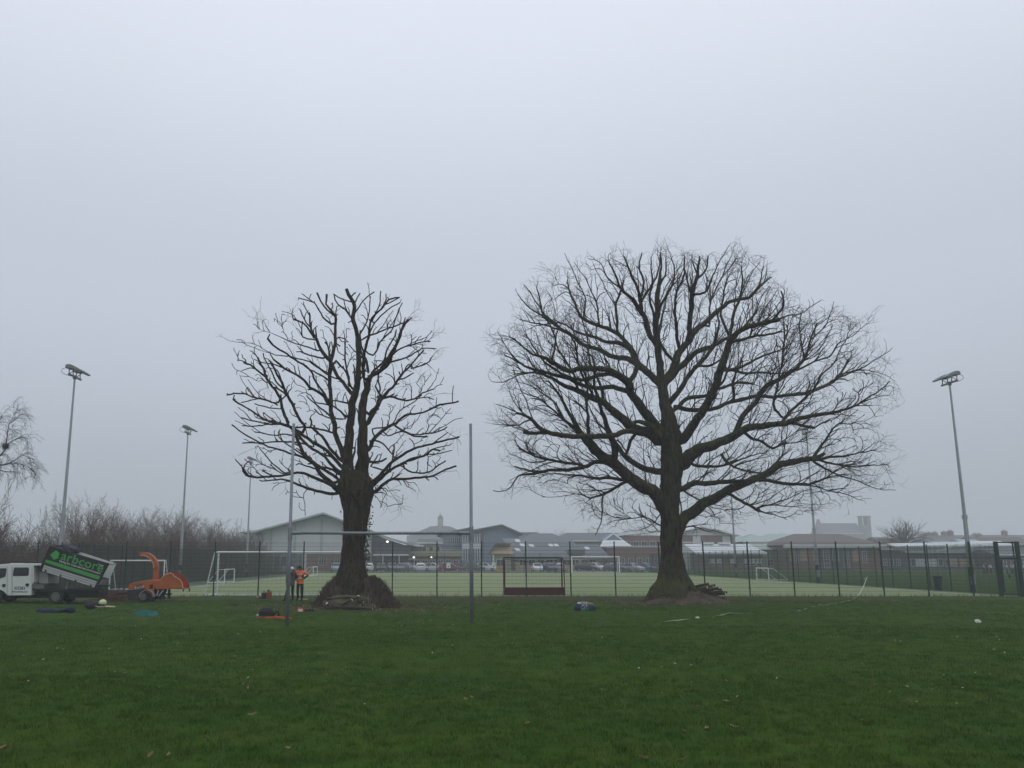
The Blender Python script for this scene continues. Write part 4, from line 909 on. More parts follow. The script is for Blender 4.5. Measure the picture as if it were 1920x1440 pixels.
for (px, py, Y, sc, lb_) in ((430, 958, 128, 1.28, 'tallest round-headed bare shrub at the thicket end beside the smallest floodlight'), (398, 966, 134, 1.2, 'round-headed bare shrub between the middle and smallest floodlight columns'), (452, 970, 133, 1.12, 'bare shrub just under the smallest floodlight column, last before the hall'), (318, 965, 112, 1.15, 'tall loose bare shrub beside the middle floodlight column')):
    o = link('bare_shrub', shr[k % 5]); k += 1; o.location = (P(px, 1045, Y).x, Y, 0); o.scale = (sc * 1.25, sc * 1.25, sc); o.rotation_euler = (0, 0, q.uniform(0, 6))
    tag(o, lb_, 'shrub', 'taller shrubs at the thicket end')
und = NP()
for i in range(9000):
    y = q.uniform(50, 142); x = -25.2 - q.uniform(0, 1) ** .8 * 9.5; h = q.uniform(1.2, 3.6)
    und.tube([(x, y, 0), (x + q.uniform(-.3, .3), y + q.uniform(-.3, .3), h * .5), (x + q.uniform(-.8, .8), y + q.uniform(-.8, .8), h)], [.02, .014, .007], 3)
tag(link('undergrowth', und.mesh('undergrowth', M_SCRUB2)), kind='stuff')

# birch at the edge of the field
by = 62.0; bp_ = P(-46, 1000, by)
bt = thing('birch_tree', 'bare drooping birch with a bird nest rising over the thicket', 'tree', (bp_.x, by, 0))
bb = Bush(77); ox = np.array((bp_.x, by, 0))
def bl(pts): return [np.array(P(x, y, by)) - ox for x, y in pts]
MB().tube([(0, 0, -.1), (.05, 0, 3), (.1, .1, 6), (.2, .1, 9), (.3, .1, 12.5)], [.22, .17, .13, .09, .03], 9).build('trunk', mat('birch_bark', (0.10, 0.085, 0.075), var=.5, scale=6), bt, smooth=True)
for tr, r0 in (([(-40, 890), (-15, 872), (5, 850), (10, 838), (11, 815), (15, 795), (24, 789), (36, 779), (47, 776)], .07), ([(-38, 905), (-15, 888), (0, 873), (12, 872), (26, 866), (45, 855), (58, 862), (62, 875)], .06),
               ([(12, 838), (20, 830), (34, 823), (48, 822), (55, 830)], .035), ([(0, 872), (20, 868), (45, 872), (57, 882), (59, 893)], .025), ([(-40, 830), (-20, 805), (-5, 790), (3, 782)], .05), ([(-5, 880), (10, 884), (26, 885), (28, 895)], .03), ([(11, 815), (20, 806), (25, 812)], .02), ([(24, 789), (30, 775), (34, 768), (26, 763)], .02)):
    pts = bl(tr); rad = np.linspace(r0, r0 * .25, len(pts))
    fine = smooth_line([(a[0], a[2], 0) for a in pts], .12); p3 = np.array([(a[0], 0.2 * math.sin(a[1] * 1.3 + r0 * 90), a[1]) for a in fine]); rr = np.linspace(r0, r0 * .22, len(p3))
    bb.np.tube(p3, rr, 5)
    for i in range(3, len(p3), 1):
        for _rep in range(2):
            d = p3[i] - p3[i - 1]; d /= np.linalg.norm(d)
            nd = d + np.array([bb.q.gauss(0, .8), bb.q.gauss(0, .8), bb.q.gauss(.1, .7)])
            bb.grow(p3[i], nd / np.linalg.norm(nd), .010, bb.q.uniform(.5, 1.3), 1, 2, .0, .18, 2, droop=.75, seg=.2, minr=.005)
link('crown', bb.np.mesh('crown', M_TWIG), bt)
nb_ = NP(); nc = np.array(P(11, 837, by)) - ox
for i in range(160):
    a = NPR.normal(0, 1, 3); a /= np.linalg.norm(a); c_ = nc + a * np.array([.20, .20, .14]) * NPR.uniform(.3, 1); d = NPR.normal(0, .12, 3); nb_.tube([c_ - d, c_ + d], [.008, .008], 3)
nst = link('bird_nest', nb_.mesh('bird_nest', M_TWIG)); nst.location = bt.location
tag(nst, 'dark twiggy bird nest wedged in the drooping birch', 'nest')

# far trees fading in the fog
def far_tree(label, px, pytop, Y, seed, mesh_i, wide=1.0, grp=None):
    c = P(px, 1045, Y); top = P(px, pytop, Y).z; me = shr[mesh_i]; o = link('bare_tree', me); z = max(v.co.z for v in me.vertices)
    s_ = top / z; o.location = (c.x, Y, 0); o.scale = (s_ * wide, s_ * wide, s_); o.rotation_euler = (0, 0, seed)
    return tag(o, label, 'tree', grp)
M_FT = mat('far_twig', (0.05, 0.045, 0.04))
fb = Bush(91)
fb.grow((0, 0, 0), (0, 0, 1), .35, 3.2, 3, 3, 0, .03, 0)
fb.np.tube([(0, 0, 0), (0, 0, 2.2)], [.32, .24], 7)
for i in range(26):
    a = i * 2.4; e = fb.q.uniform(.25, 1.3)
    fb.grow((0, 0, 1.6 + .05 * i), (math.cos(a) * math.cos(e), math.sin(a) * math.cos(e), math.sin(e)), .12, fb.q.uniform(3.2, 4.6), 0, 2, .03, .09, 2, seg=.5, minr=.013, ang=(.3, .7))
fme = fb.np.mesh('bare_tree', M_FT)
c = P(1699, 1040, 205); o = link('bare_tree', fme, None); o.location = (c.x, 205, 3.1); o.scale = (1.12,) * 3
tag(o, 'round bare tree fading in fog behind the long white roof', 'tree')
def conifer(px, top, Y, half_px, seed, label):
    h = P(px, top, Y).z; t = thing('conifer_tree', label, 'tree', (P(px, 1045, Y).x, Y, 0)); MB().tube([(0,0,0),(0,0,h)], [.35,.04], 6).build('trunk', M_FT, t)
    rq = random.Random(seed); n = NP(); w = half_px * Y / F
    for i in range(260):
        f = rq.random() ** .8; z = h * (.1 + .9 * f); a = rq.uniform(0, 6.28); l = w * (1 - f) ** .8 * rq.uniform(.6, 1.1) + .2
        n.tube([(0, 0, z), (l * .6 * math.cos(a), l * .6 * math.sin(a), z - .1), (l * math.cos(a), l * math.sin(a), z - .4 * l)], [.10, .15, .03], 3)
    link('crown', n.mesh('crown', mat('dark_needles', (0.03, 0.04, 0.03))), t)
conifer(94, 921, 600, 20, 1, 'tall pointed conifer almost lost in fog beside the floodlight column')
conifer(78, 945, 610, 16, 2, 'shorter pointed conifer almost lost in fog over the thicket')
for i, (px, top, Y, m_, wd) in enumerate(((238, 942, 330, 2, 1.6), (205, 948, 350, 1, 1.5), (268, 952, 340, 0, 1.3))):
    far_tree(('rounded bare tree faint in fog above the thicket, middle of three', 'rounded bare tree faint in fog, nearest of three to the tall floodlight column', 'rounded bare tree faint in fog, nearest of three to the middle floodlight')[i], px, top, Y, i, m_, wd, 'faint trees above the thicket')
for i, (px, top, Y, m_, wd) in enumerate(((1030, 988, 480, 2, 1.5), (1055, 990, 500, 1, 1.3), (1150, 982, 460, 0, 1.6), (1185, 980, 470, 4, 1.5), (1212, 986, 465, 3, 1.4))):
    far_tree(('bare tree almost lost in fog above the hockey goal', 'second faint bare tree just beyond the one over the hockey goal', 'faint bare tree right above the blue-gabled classroom', 'faint bare tree over the dull brick block', 'faint bare tree peeping out beside the spreading oak trunk')[i], px, top, Y, i, m_, wd, 'faint trees above the school roofs')

# ================================================================== school and town beyond the pitch
M_GLASS = glass()
def X(px, Y): return P(px, 1048, Y).x
def Z(py, Y, px=835): return P(px, py, Y).z
def wallmat(n, c, **k): return mat(n, c, rough=.85, **k)  # wall and roof colours below carry part of the distance haze
M_PALE = wallmat('pale_cladding', (0.47, 0.50, 0.49), var=.06, scale=.6)
M_GREENROOF = wallmat('green_grey_roof', (0.31, 0.38, 0.35), var=.1)
M_BRICK = wallmat('brown_brick', (0.16, 0.095, 0.075), var=.25, scale=5)
M_TAN = wallmat('tan_render', (0.36, 0.27, 0.17), var=.12)
M_DARK = wallmat('dark_cladding', (0.07, 0.075, 0.08), var=.15)
M_SLATE = wallmat('slate_roof', (0.11, 0.115, 0.125), var=.2, scale=4)
M_BLUE = wallmat('blue_grey_cladding', (0.15, 0.19, 0.26), var=.08)
M_OLIVE = wallmat('olive_render', (0.24, 0.24, 0.17), var=.1)
M_WROOF = wallmat('white_sheet_roof', (0.60, 0.63, 0.64), var=.06)
M_BROWNROOF = wallmat('brown_tile_roof', (0.125, 0.105, 0.095), var=.2, scale=4)
M_STONE = wallmat('grey_stone', (0.17, 0.165, 0.165), var=.15)
M_TRIM = mat('pale_trim', (0.55, 0.57, 0.57), var=.06)
def window(parent, x0, x1, z0, z1, y, bars=1, rows=1, fm=None, inset=.06):
    f = MB(); t_ = .07; fm = fm or M_TRIM
    f.box(x0, x1, y - .05, y + .02, z0, z0 + t_).box(x0, x1, y - .05, y + .02, z1 - t_, z1).box(x0, x0 + t_, y - .05, y + .02, z0 + t_, z1 - t_).box(x1 - t_, x1, y - .05, y + .02, z0 + t_, z1 - t_)
    for i in range(1, bars): xx = x0 + (x1 - x0) * i / bars; f.box(xx - .03, xx + .03, y - .045, y + .015, z0 + t_, z1 - t_)
    for i in range(1, rows): zz = z0 + (z1 - z0) * i / rows; f.box(x0 + t_, x1 - t_, y - .042, y + .012, zz - .03, zz + .03)
    o = f.build('window', fm, parent)
    MB().box(x0 + t_, x1 - t_, y - .02, y - .008, z0 + t_, z1 - t_).build('pane', M_GLASS, o)
    return o
def block(name, label, px0, px1, pyt, Y, depth, wm, roof=None, rm=None, cat='building', pyr=None, over=.4, apex=None, inset=None, lower=None):
    """walls px0..px1, eaves at pyt; roof None/flat/gable_front/ridge/hip"""
    x0, x1, ze = X(px0, Y), X(px1, Y), Z(pyt, Y)
    cx = (x0 + x1) / 2; t = thing(name, label, cat, (cx, Y, 0)); h = (x1 - x0) / 2
    MB().box(-h, h, 0, depth, -.2, ze).build('wall', wm, t)
    if roof == 'flat':
        MB().box(-h - over, h + over, -over, depth + over, ze + .003, ze + (Z(pyr, Y) - ze if pyr else .35)).build('roof', rm, t)
    elif roof == 'gable_front':
        ax = (X(apex, Y) - cx) if apex else 0; zr = Z(pyr, Y); th = .32
        gz_ = [(-h, ze), (h, ze), (ax, zr - .1)]
        MB().prism(gz_, .01, .25).build('gable', wm, t)
        lx, rx = -h - over, h + over; sl1 = (zr - ze) / (ax + h); sl2 = (zr - ze) / (h - ax)
        MB().prism([(lx, ze - over * sl1 + .02), (ax, zr + .02), (rx, ze - over * sl2 + .02), (rx, ze - over * sl2 + th), (ax, zr + th), (lx, ze - over * sl1 + th)], -over * 1.6, depth + over).build('roof', rm, t)
    elif roof in ('ridge', 'hip'):
        zr = Z(pyr, Y + depth / 2); q0, q1 = -h - over, h + over; ins = 0 if roof == 'ridge' else (inset or depth * .5)
        y0, y1, ym = -over, depth + over, depth / 2; e = ze + .02
        b = MB().add([(q0, y0, e), (q1, y0, e), (q1, y1, e), (q0, y1, e), (q0 + ins, ym, zr), (q1 - ins, ym, zr)], [(0, 1, 5, 4), (2, 3, 4, 5), (1, 2, 5), (3, 0, 4), (3, 2, 1, 0)])
        b.build('roof', rm, t)
        MB().box(q0, q1, y0 - .06, y0 - .003, e - .18, e + .1).build('gutter', M_TRIM, t)
    t['h'] = h; return t, h, ze

# sports hall
Y = 165
t, h, ze = block('sports_hall', 'large pale gabled sports hall with brick base behind the pruned oak', 489, 694, 997, Y, 30, M_PALE, 'gable_front', M_GREENROOF, pyr=965, over=1.6, apex=607)
cx = t.location.x
for px in (491, 507, 552, 602, 660): MB().box(X(px, Y) - cx - .22, X(px, Y) - cx + .22, -.12, .0, .3, Z(996 - (22 if px in (552, 602, 660) else 2), Y)).build('pilaster', M_GREENROOF, t)
MB().box(X(575, Y) - cx, h + .02, -.16, -.02, -.1, Z(1038, Y)).build('brick_base', M_BRICK, t)
for px in (515, 527, 540): window(t, X(px, Y) - cx, X(px + 9, Y) - cx, .9, 2.6, -.04, 2, 2)
for px in (598, 628): window(t, X(px, Y) - cx, X(px + 14, Y) - cx, 1.0, 2.4, -.2, 3, 1)
MB().box(-h - 3.4, -h - .02, 1.0, 24, -.1, Z(1001, Y)).build('side_wing', M_PALE, t)
MB().prism([(-h - 4.0, Z(1000, Y)), (-h - 1.62, Z(997.5, Y)), (-h - 1.62, Z(994.5, Y)), (-h - 4.0, Z(997.5, Y))], .2, 24).build('wing_roof', M_GREENROOF, t)
# mono-pitch entrance wing with its lit lamp
t = thing('entrance_wing', 'dark low wing with sloping green roof beside the sports hall', 'building', (0, 168, 0)); Y = 168
xa_, xb_ = X(697, Y), X(765, Y)
MB().prism([(xa_, 0), (xb_, 0), (xb_, Z(1021, Y) - .3), (xa_, Z(999, Y) - .3)], 0, 14).build('wall', M_DARK, t)
MB().prism([(xa_ - .2, Z(998, Y)), (xb_ + .9, Z(1020, Y)), (xb_ + .9, Z(1020, Y) - .32), (xa_ - .2, Z(998, Y) - .32)], -1.3, 15).build('roof', M_GREENROOF, t)
MB().box(xa_ + .5, X(766, Y), -3.2, -.02, Z(1042, Y), Z(1039, Y)).build('entrance_canopy', M_TRIM, t)
for px in (720, 750): MB().tube([(X(px, Y), -3.0, 0), (X(px, Y), -3.0, Z(1042.5, Y))], .09, 8).build('canopy_post', M_TRIM, t)
for px in (706, 724, 742): window(t, X(px, Y), X(px + 13, Y), .3, 2.6, -.03, 2, 1, M_DARK)
M_LIT = mat('lit_lamp', (1.0, 0.93, 0.80), emit=3.5)
def lit(px, py, Y, label, r=.18):
    c = P(px, py, Y); o = thing('wall_lamp', label, 'lamp', (c.x, Y, c.z), 0, 'lit outdoor lamps on the school walls')
    MB().ball((0, -.12, 0), r, 12, 8, (1.15, .6, .8)).build('lamp_globe', M_LIT, o, smooth=True); MB().box(-.12, .12, .02, .10, -.08, .2).build('bracket', M_DARK, o)
lit(726.5, 1015.5, 167.85, 'bright white lamp under the sloping roof beside the sports hall')
lit(776, 1045, 170.7, 'warm lit lamp at the end of the white walkway canopy', .17)
lit(809, 1045, 173.8, 'lit lamp on the low brick wall under the green flat roof', .14)
# walkway and low blocks
t = thing('walkway_canopy', 'long white flat canopy over the path behind the parked cars', 'canopy', (0, 172, 0)); Y = 172
MB().box(X(724, Y), X(779, Y), -1, 1.4, Z(1049, Y), Z(1047, Y)).build('roof', M_TRIM, t)
for px in (728, 745, 762, 777): MB().tube([(X(px, Y), -.8, 0), (X(px, Y), -.8, Z(1049.2, Y))], .07, 8).build('canopy_post', M_TRIM, t)
t, h, ze = block('classroom_block', 'low brick classroom block with green flat roof edge behind the parked cars', 771, 862, 1043, 174, 10, M_BRICK, 'flat', M_OLIVE, pyr=1033, over=.6)
for k_ in range(6): window(t, -h + .6 + k_ * 1.5, -h + 1.7 + k_ * 1.5, .9, 2.0, -.03, 2)
t, h, ze = block('classroom_block', 'olive two storey block with grey roof left of the blue building', 786, 826, 1018, 186, 9, M_OLIVE, 'ridge', M_SLATE, pyr=1010, over=.5)
for k_ in range(3): window(t, -h + .6 + k_ * 1.4, -h + 1.5 + k_ * 1.4, 3.4, 4.8, -.03, 1)
t, h, ze = block('low_link_building', 'low link building with coloured panels under a thin white roof edge', 740, 790, 1025, 182, 8, M_DARK, 'flat', M_TRIM, pyr=1022, over=.4)
M_ORANGE = wallmat('orange_panel', (0.30, 0.14, 0.09))
for k_ in range(8): MB().box(-h + .3 + k_ * .62, -h + .75 + k_ * .62, -.08, -.01, 2.2, 3.7).build('panel', M_ORANGE if k_ in (1, 3, 4, 6) else M_TRIM, t)
# domed hall far behind
Y = 560; t = thing('domed_hall', 'hip roofed hall with a lantern cupola fading in fog over the crossbar', 'building', (X(825.5, Y), Y, 0))
w_ = 62 * Y / F; zt, zb = Z(986, Y), Z(1004, Y)
MB().box(-w_, w_, 0, 40, 0, zb).build('wall', M_STONE, t)
prf = [(-w_ - 1, zb), (-w_ * .6, zb + (zt - zb) * .55), (-w_ * .32, zt - .3), (-w_ * .12, zt), (w_ * .12, zt), (w_ * .32, zt - .3), (w_ * .6, zb + (zt - zb) * .55), (w_ + 1, zb)]
MB().prism([(a * .92, b_) for a, b_ in prf], -.5, 40).build('roof', M_SLATE, t)
r_ = 5.2 * Y / F
cu = MB().tube([(0, 8, zt - .5), (0, 8, Z(976.5, Y))], r_, 8).build('cupola', M_STONE, t)
for k_ in range(8):
    a = k_ * math.pi / 4 + .2; MB().tube([(r_ * .85 * math.cos(a), 8 + r_ * .85 * math.sin(a), Z(976.6, Y)), (r_ * .85 * math.cos(a), 8 + r_ * .85 * math.sin(a), Z(972.3, Y))], .22, 6).build('column', M_STONE, cu)
MB().tube([(0, 8, Z(972.4, Y)), (0, 8, Z(971.5, Y)), (0, 8, Z(968, Y)), (0, 8, Z(965.5, Y)), (0, 8, Z(963.5, Y))], [r_ * 1.08, r_ * 1.05, r_ * .92, r_ * .55, .15], 12).build('dome', M_SLATE, cu)
MB().tube([(0, 8, Z(964, Y)), (0, 8, Z(957, Y))], [.16, .03], 6).build('finial', M_SLATE, cu)
# blue building: two wave roofed blocks
Y = 200; M_BPAN = wallmat('white_panel', (0.42, 0.45, 0.50), var=.06)
t, h, ze = block('blue_block', 'far half of the blue school building with tall strip windows', 826, 868, 1003, Y + 8, 16, M_BLUE, 'gable_front', M_SLATE, pyr=990, over=.8, apex=888)
M_STRIP = glass('strip_glass', (0.05, 0.065, 0.09))
for (a, b_) in ((1006, 1018), (1030, 1050)):
    MB().box(-h + .1, h - .1, -.07, -.01, Z(b_ + 1, Y), Z(a - 1, Y)).build('panel_band', M_BPAN, t)
    for k_ in range(9): x = -h + .35 + k_ * (2 * h - .8) / 9; MB().box(x, x + .34, -.1, -.075, Z(b_, Y), Z(a, Y)).build('strip_window', M_STRIP, t)
t, h, ze = block('blue_block', 'near half of the blue school building with wave roof and plain blue end wall', 866, 973, 1000, Y, 16, M_BLUE, 'gable_front', M_SLATE, pyr=986, over=.9, apex=941)
cx = t.location.x
for (a, b_) in ((1003, 1017), (1029, 1052)):
    MB().box(-h + .1, X(903, Y) - cx, -.07, -.01, Z(b_ + 1, Y), Z(a - 1, Y)).build('panel_band', M_BPAN, t)
    for k_ in range(8): x = -h + .35 + k_ * .54; MB().box(x, x + .27, -.1, -.075, Z(b_, Y), Z(a, Y)).build('strip_window', M_STRIP, t)
MB().box(-h + .1, X(903, Y) - cx, -.06, -.005, Z(1028, Y), Z(1019, Y)).build('spandrel_panel', M_TRIM, t)
MB().box(X(904, Y) - cx, X(907, Y) - cx, -.12, -.01, 0, Z(1000, Y)).build('downpipe', M_DARK, t)
# lodge with the big seamed roof
Y = 174; ang = R(19); M_SEAM = mat('grey_seamed_roof', (0.155, 0.17, 0.19), rough=.5, var=.1, scale=2)
t = thing('seamed_roof_building', 'low building with a big grey seamed metal roof and white skylights', 'building', (X(968, Y), Y, 0), ang)
ze, zr = Z(1046, Y), Z(1009.5, Y + 6.5); run = 7.0; L_ = 15.6 / math.cos(ang) * 1.0
def roof_piece(x0, x1, r0, r1, zz0, zz1, nm='roof'):
    b = MB().add([(x0, r0, zz0), (x1, r0, zz0), (x1, r1, zz1), (x0, r1, zz1), (x0, r0, zz0 - .22), (x1, r0, zz0 - .22), (x1, r1, zz1 - .22), (x0, r1, zz1 - .22)], [(0,1,2,3),(7,6,5,4),(0,4,5,1),(1,5,6,2),(2,6,7,3),(3,7,4,0)])
    o = b.build(nm, M_SEAM, t); s_ = MB(); n = int((x1 - x0) / .42)
    for i in range(n + 1):
        x = x0 + (x1 - x0) * i / n; s_.bar((x, r0, zz0 + .04), (x, r1, zz1 + .04), .07, .09)
    tag(s_.build('roof_seam', M_SEAM, o), kind='stuff'); return o
sl_ = (zr - ze) / run
ro = roof_piece(0, 11.6, 0, run, ze, zr)
rp2 = roof_piece(11.62, 15.4, run - 4.3, run, zr - 4.3 * sl_, zr)
rp3 = roof_piece(14.6, 20.4, -.3, run - 2.2, ze, zr - 1.7 * sl_ - .25)
for (u, v_) in ((2.45, 5.9), (2.75, 4.35), (4.65, 4.1), (9.0, 4.3), (10.2, 4.35), (.95, 2.6)):
    zz = ze + v_ * sl_
    MB().add([(u, v_ - .42, zz - .42 * sl_ + .05), (u + .95, v_ - .42, zz - .42 * sl_ + .05), (u + .95, v_ + .42, zz + .42 * sl_ + .05), (u, v_ + .42, zz + .42 * sl_ + .05),
              (u, v_ - .42, zz - .42 * sl_ + .2), (u + .95, v_ - .42, zz - .42 * sl_ + .2), (u + .95, v_ + .42, zz + .42 * sl_ + .2), (u, v_ + .42, zz + .42 * sl_ + .2)],
             [(4,5,6,7),(0,4,7,3),(1,2,6,5),(0,1,5,4),(2,3,7,6)]).build('skylight', M_WROOF, ro)
MB().add([(16.4, 2.6, ze + 2.9 * sl_ + .05), (17.4, 2.6, ze + 2.9 * sl_ + .05), (17.4, 3.4, ze + 3.7 * sl_ + .05), (16.4, 3.4, ze + 3.7 * sl_ + .05),(16.4, 2.6, ze + 2.9 * sl_ + .2), (17.4, 2.6, ze + 2.9 * sl_ + .2), (17.4, 3.4, ze + 3.7 * sl_ + .2), (16.4, 3.4, ze + 3.7 * sl_ + .2)], [(4,5,6,7),(0,4,7,3),(1,2,6,5),(0,1,5,4),(2,3,7,6)]).build('skylight', M_WROOF, rp3)
MB().box(.2, 19.8, .9, run - .2, -.1, ze - .25).build('wall', M_TAN, t)
MB().prism([(.25, ze - .25), (.45, ze - .25), (.45, ze), (.25, ze)], .9, run - .3).build('plinth', M_DARK, t)
MB().box(11.7, 15.3, .85, 1.1, ze - .2, ze + 1.6).build('recess_wall', M_DARK, t)
for k_ in range(9): window(t, 1.0 + k_ * 1.9, 2.5 + k_ * 1.9, .9, 2.1, .86, 2)
t, h, ze2 = block('tan_lodge', 'small tan boarded lodge with dark steep roof edges by the maroon hockey goal', 923, 958, 1039, 173, 6, M_OLIVE)
MB().add([(-h - .5, -.5, ze2), (h + .5, -.5, ze2), (h - .1, 1.2, Z(1021, 173)), (-h + .7, 1.2, Z(1021, 173))], [(0, 1, 2, 3)]).build('boarded_front', M_TAN, t)
MB().prism([(-h - .7, ze2 - .1), (-h + .65, Z(1019, 173)), (h, Z(1019, 173)), (h, Z(1020.5, 173)), (-h + .75, Z(1020.5, 173)), (-h - .5, ze2 - .1)], -.6, 5).build('roof_edge', M_DARK, t)
MB().box(-h, -h + .3, -.9, -.6, 0, ze2 - .15).build('post', M_TRIM, t); window(t, -h + .8, -h + 2.2, .8, 2.1, -.03, 2)
# grey roofs in the middle distance
def simple(label, px0, px1, pye, pyr, Y, depth, wm, rm, roof, inset=None, n=0, wz=(.9, 2.2), wmfm=None, over=.5, name='school_building'):
    t, h, ze = block(name, label, px0, px1, pye, Y, depth, wm, roof, rm, pyr=pyr, inset=inset, over=over)
    for k_ in range(n):
        x = -h + 2 * h * (k_ + .2) / n; window(t, x, x + 2 * h / n * .6, wz[0], wz[1], -.03, 2, 2)
    return t
simple('far grey slab block just beyond the blue building', 965, 1006, 1000, 998, 300, 12, M_STONE, M_SLATE, 'flat')
simple('long low grey roof above the seamed metal roof', 985, 1062, 1012, 1000, 232, 16, M_STONE, M_SLATE, 'hip', 3, n=6)
simple('long grey ridge roof between the seamed roof and the blue gable', 1046, 1130, 1014, 999, 236, 18, M_STONE, M_SLATE, 'hip', 4, n=6)
simple('wide grey roof peeping over the blue-gabled classroom', 1108, 1172, 1014, 999, 238, 18, M_STONE, M_SLATE, 'ridge', n=4)
Y = 190
t, h, ze = block('gabled_classroom', 'classroom with blue triangular gable over a pale lean-to roof', 1120, 1182, 1024, Y, 10, M_BRICK, None)
MB().prism([(-h * .52, Z(1012.5, Y)), (h * .52, Z(1012.5, Y)), (0, Z(1001, Y))], -.2, 8).build('gable', M_BLUE, t)
MB().add([(-h * .62, -.25, Z(1012.7, Y)), (h * .6, -.25, Z(1012.7, Y)), (h * 1.02, -2.6, Z(1025, Y)), (-h * .95, -2.6, Z(1025, Y)), (-h * .62, -.25, Z(1013.7, Y)), (h * .6, -.25, Z(1013.7, Y)), (h * 1.02, -2.6, Z(1026, Y)), (-h * .95, -2.6, Z(1026, Y))], [(0,1,2,3),(7,6,5,4),(3,2,6,7),(2,1,5,6),(0,3,7,4)]).build('lean_to_roof', M_WROOF, t)
MB().bar((-h * .55, -.3, Z(1012.5, Y)), (0, -.3, Z(1000.3, Y)), .3).bar((0, -.3, Z(1000.3, Y)), (h * .55, -.3, Z(1012.5, Y)), .3).build('roof_edge', M_TRIM, t)
t, h, ze = block('brick_block', 'dull brick two storey block with white eaves seen against the spreading oak trunk', 1166, 1248, 1004, 196, 14, M_BRICK, None)
zz0, zz1 = Z(1005, 196), Z(996, 196)
MB().prism([(-h - .8, zz0), (h + .4, zz1), (h + .4, zz1 + .5), (-h - .8, zz0 + .5)], -.9, 14).build('roof', M_WROOF, t)
for k_ in range(5): window(t, -h + .8 + k_ * 1.8, -h + 2.0 + k_ * 1.8, 4.4, 6.0, -.03, 2)
simple('flat roofed dark brick range behind the silver and blue cars', 1158, 1240, 1026, 1023.5, 178, 12, M_BRICK, M_TRIM, 'flat', n=5, wz=(1.0, 2.4), over=.2)
# beyond the spreading oak
t, h, ze = block('gabled_hall', 'wide pale gabled hall with brick bays behind the spreading oak', 1256, 1378, 1004, 200, 14, M_BRICK, 'gable_front', M_WROOF, pyr=989, over=1.0, apex=1316)
MB().box(-h + .05, h - .05, -.1, -.02, Z(1004, 200), Z(1000.5, 200)).build('fascia', M_TRIM, t)
MB().prism([(-h + .6, Z(1003.5, 200)), (h - .6, Z(1003.5, 200)), (0, Z(991, 200))], -.25, -.03).build('gable_panel', M_WROOF, t)
for k_ in range(4): MB().box(-h + 2 + k_ * 3.3, -h + 3.7 + k_ * 3.3, -.15, -.02, 2.5, Z(1005, 200)).build('bay_panel', M_TRIM if k_ % 2 else M_BRICK, t)
t, h, ze = block('white_wall_block', 'pale walled flat block just beside the spreading oak trunk', 1276, 1300, 1018, 186, 8, M_PALE, 'flat', M_WROOF, pyr=1016)
Y = 172
t, h, ze = block('classroom_range', 'single storey classrooms under a white sloping sheet roof beyond the pitch', 1312, 1428, 1037, Y, 7, M_BRICK, None)
zt = Z(1020, Y + 4)
o = MB().add([(-h - .9, -1.0, ze), (h + .9, -1.0, ze), (h - .9, 4.2, zt), (-h - 1.8, 4.2, zt), (-h - .9, -1.0, ze - .25), (h + .9, -1.0, ze - .25), (h - .9, 4.2, zt - .25), (-h - 1.8, 4.2, zt - .25)], [(0,1,2,3),(7,6,5,4),(0,4,5,1),(1,5,6,2),(2,6,7,3),(3,7,4,0)]).build('roof', M_WROOF, t)
for k_ in range(1, 4): f_ = k_ / 4; MB().box(-h - .9 - .9 * f_, h + .8 - 1.8 * f_, -1.0 + 5.2 * f_ - .04, -1.0 + 5.2 * f_ + .04, ze + (zt - ze) * f_ + .01, ze + (zt - ze) * f_ + .05).build('roof_seam', M_TRIM, o)
for px in (1328, 1360): MB().box(X(px, Y) - t.location.x, X(px + 22, Y) - t.location.x, 3.2, 4.4, zt - .1, zt + .34).build('rooflight', M_WROOF, o)
MB().box(-h + .02, h - .02, -.9, -.05, ze - .65, ze - .26).build('soffit', M_DARK, t)
for k_ in range(9):
    if k_ in (0, 3, 5): continue
    window(t, -h + .5 + k_ * 1.28, -h + 1.55 + k_ * 1.28, .9, 2.2, -.03, 1, 1); MB().box(-h + .6 + k_ * 1.28, -h + 1.45 + k_ * 1.28, -.11, -.07, 1.0 + .3, 2.1).build('blind', M_TRIM, t)
simple('grey green gabled roof block beyond the white classrooms', 1398, 1470, 1016, 1002, 205, 16, M_PALE, M_GREENROOF, 'hip', 5)
simple('long pale green roof running behind the hipped brick school', 1420, 1560, 1018, 1001, 222, 18, M_PALE, M_GREENROOF, 'hip', 7)
simple('low pale green lean-to roof in front of the gabled blocks', 1415, 1472, 1029, 1019, 182, 8, M_OLIVE, M_GREENROOF, 'ridge', n=3, wz=(.9, 2.1))
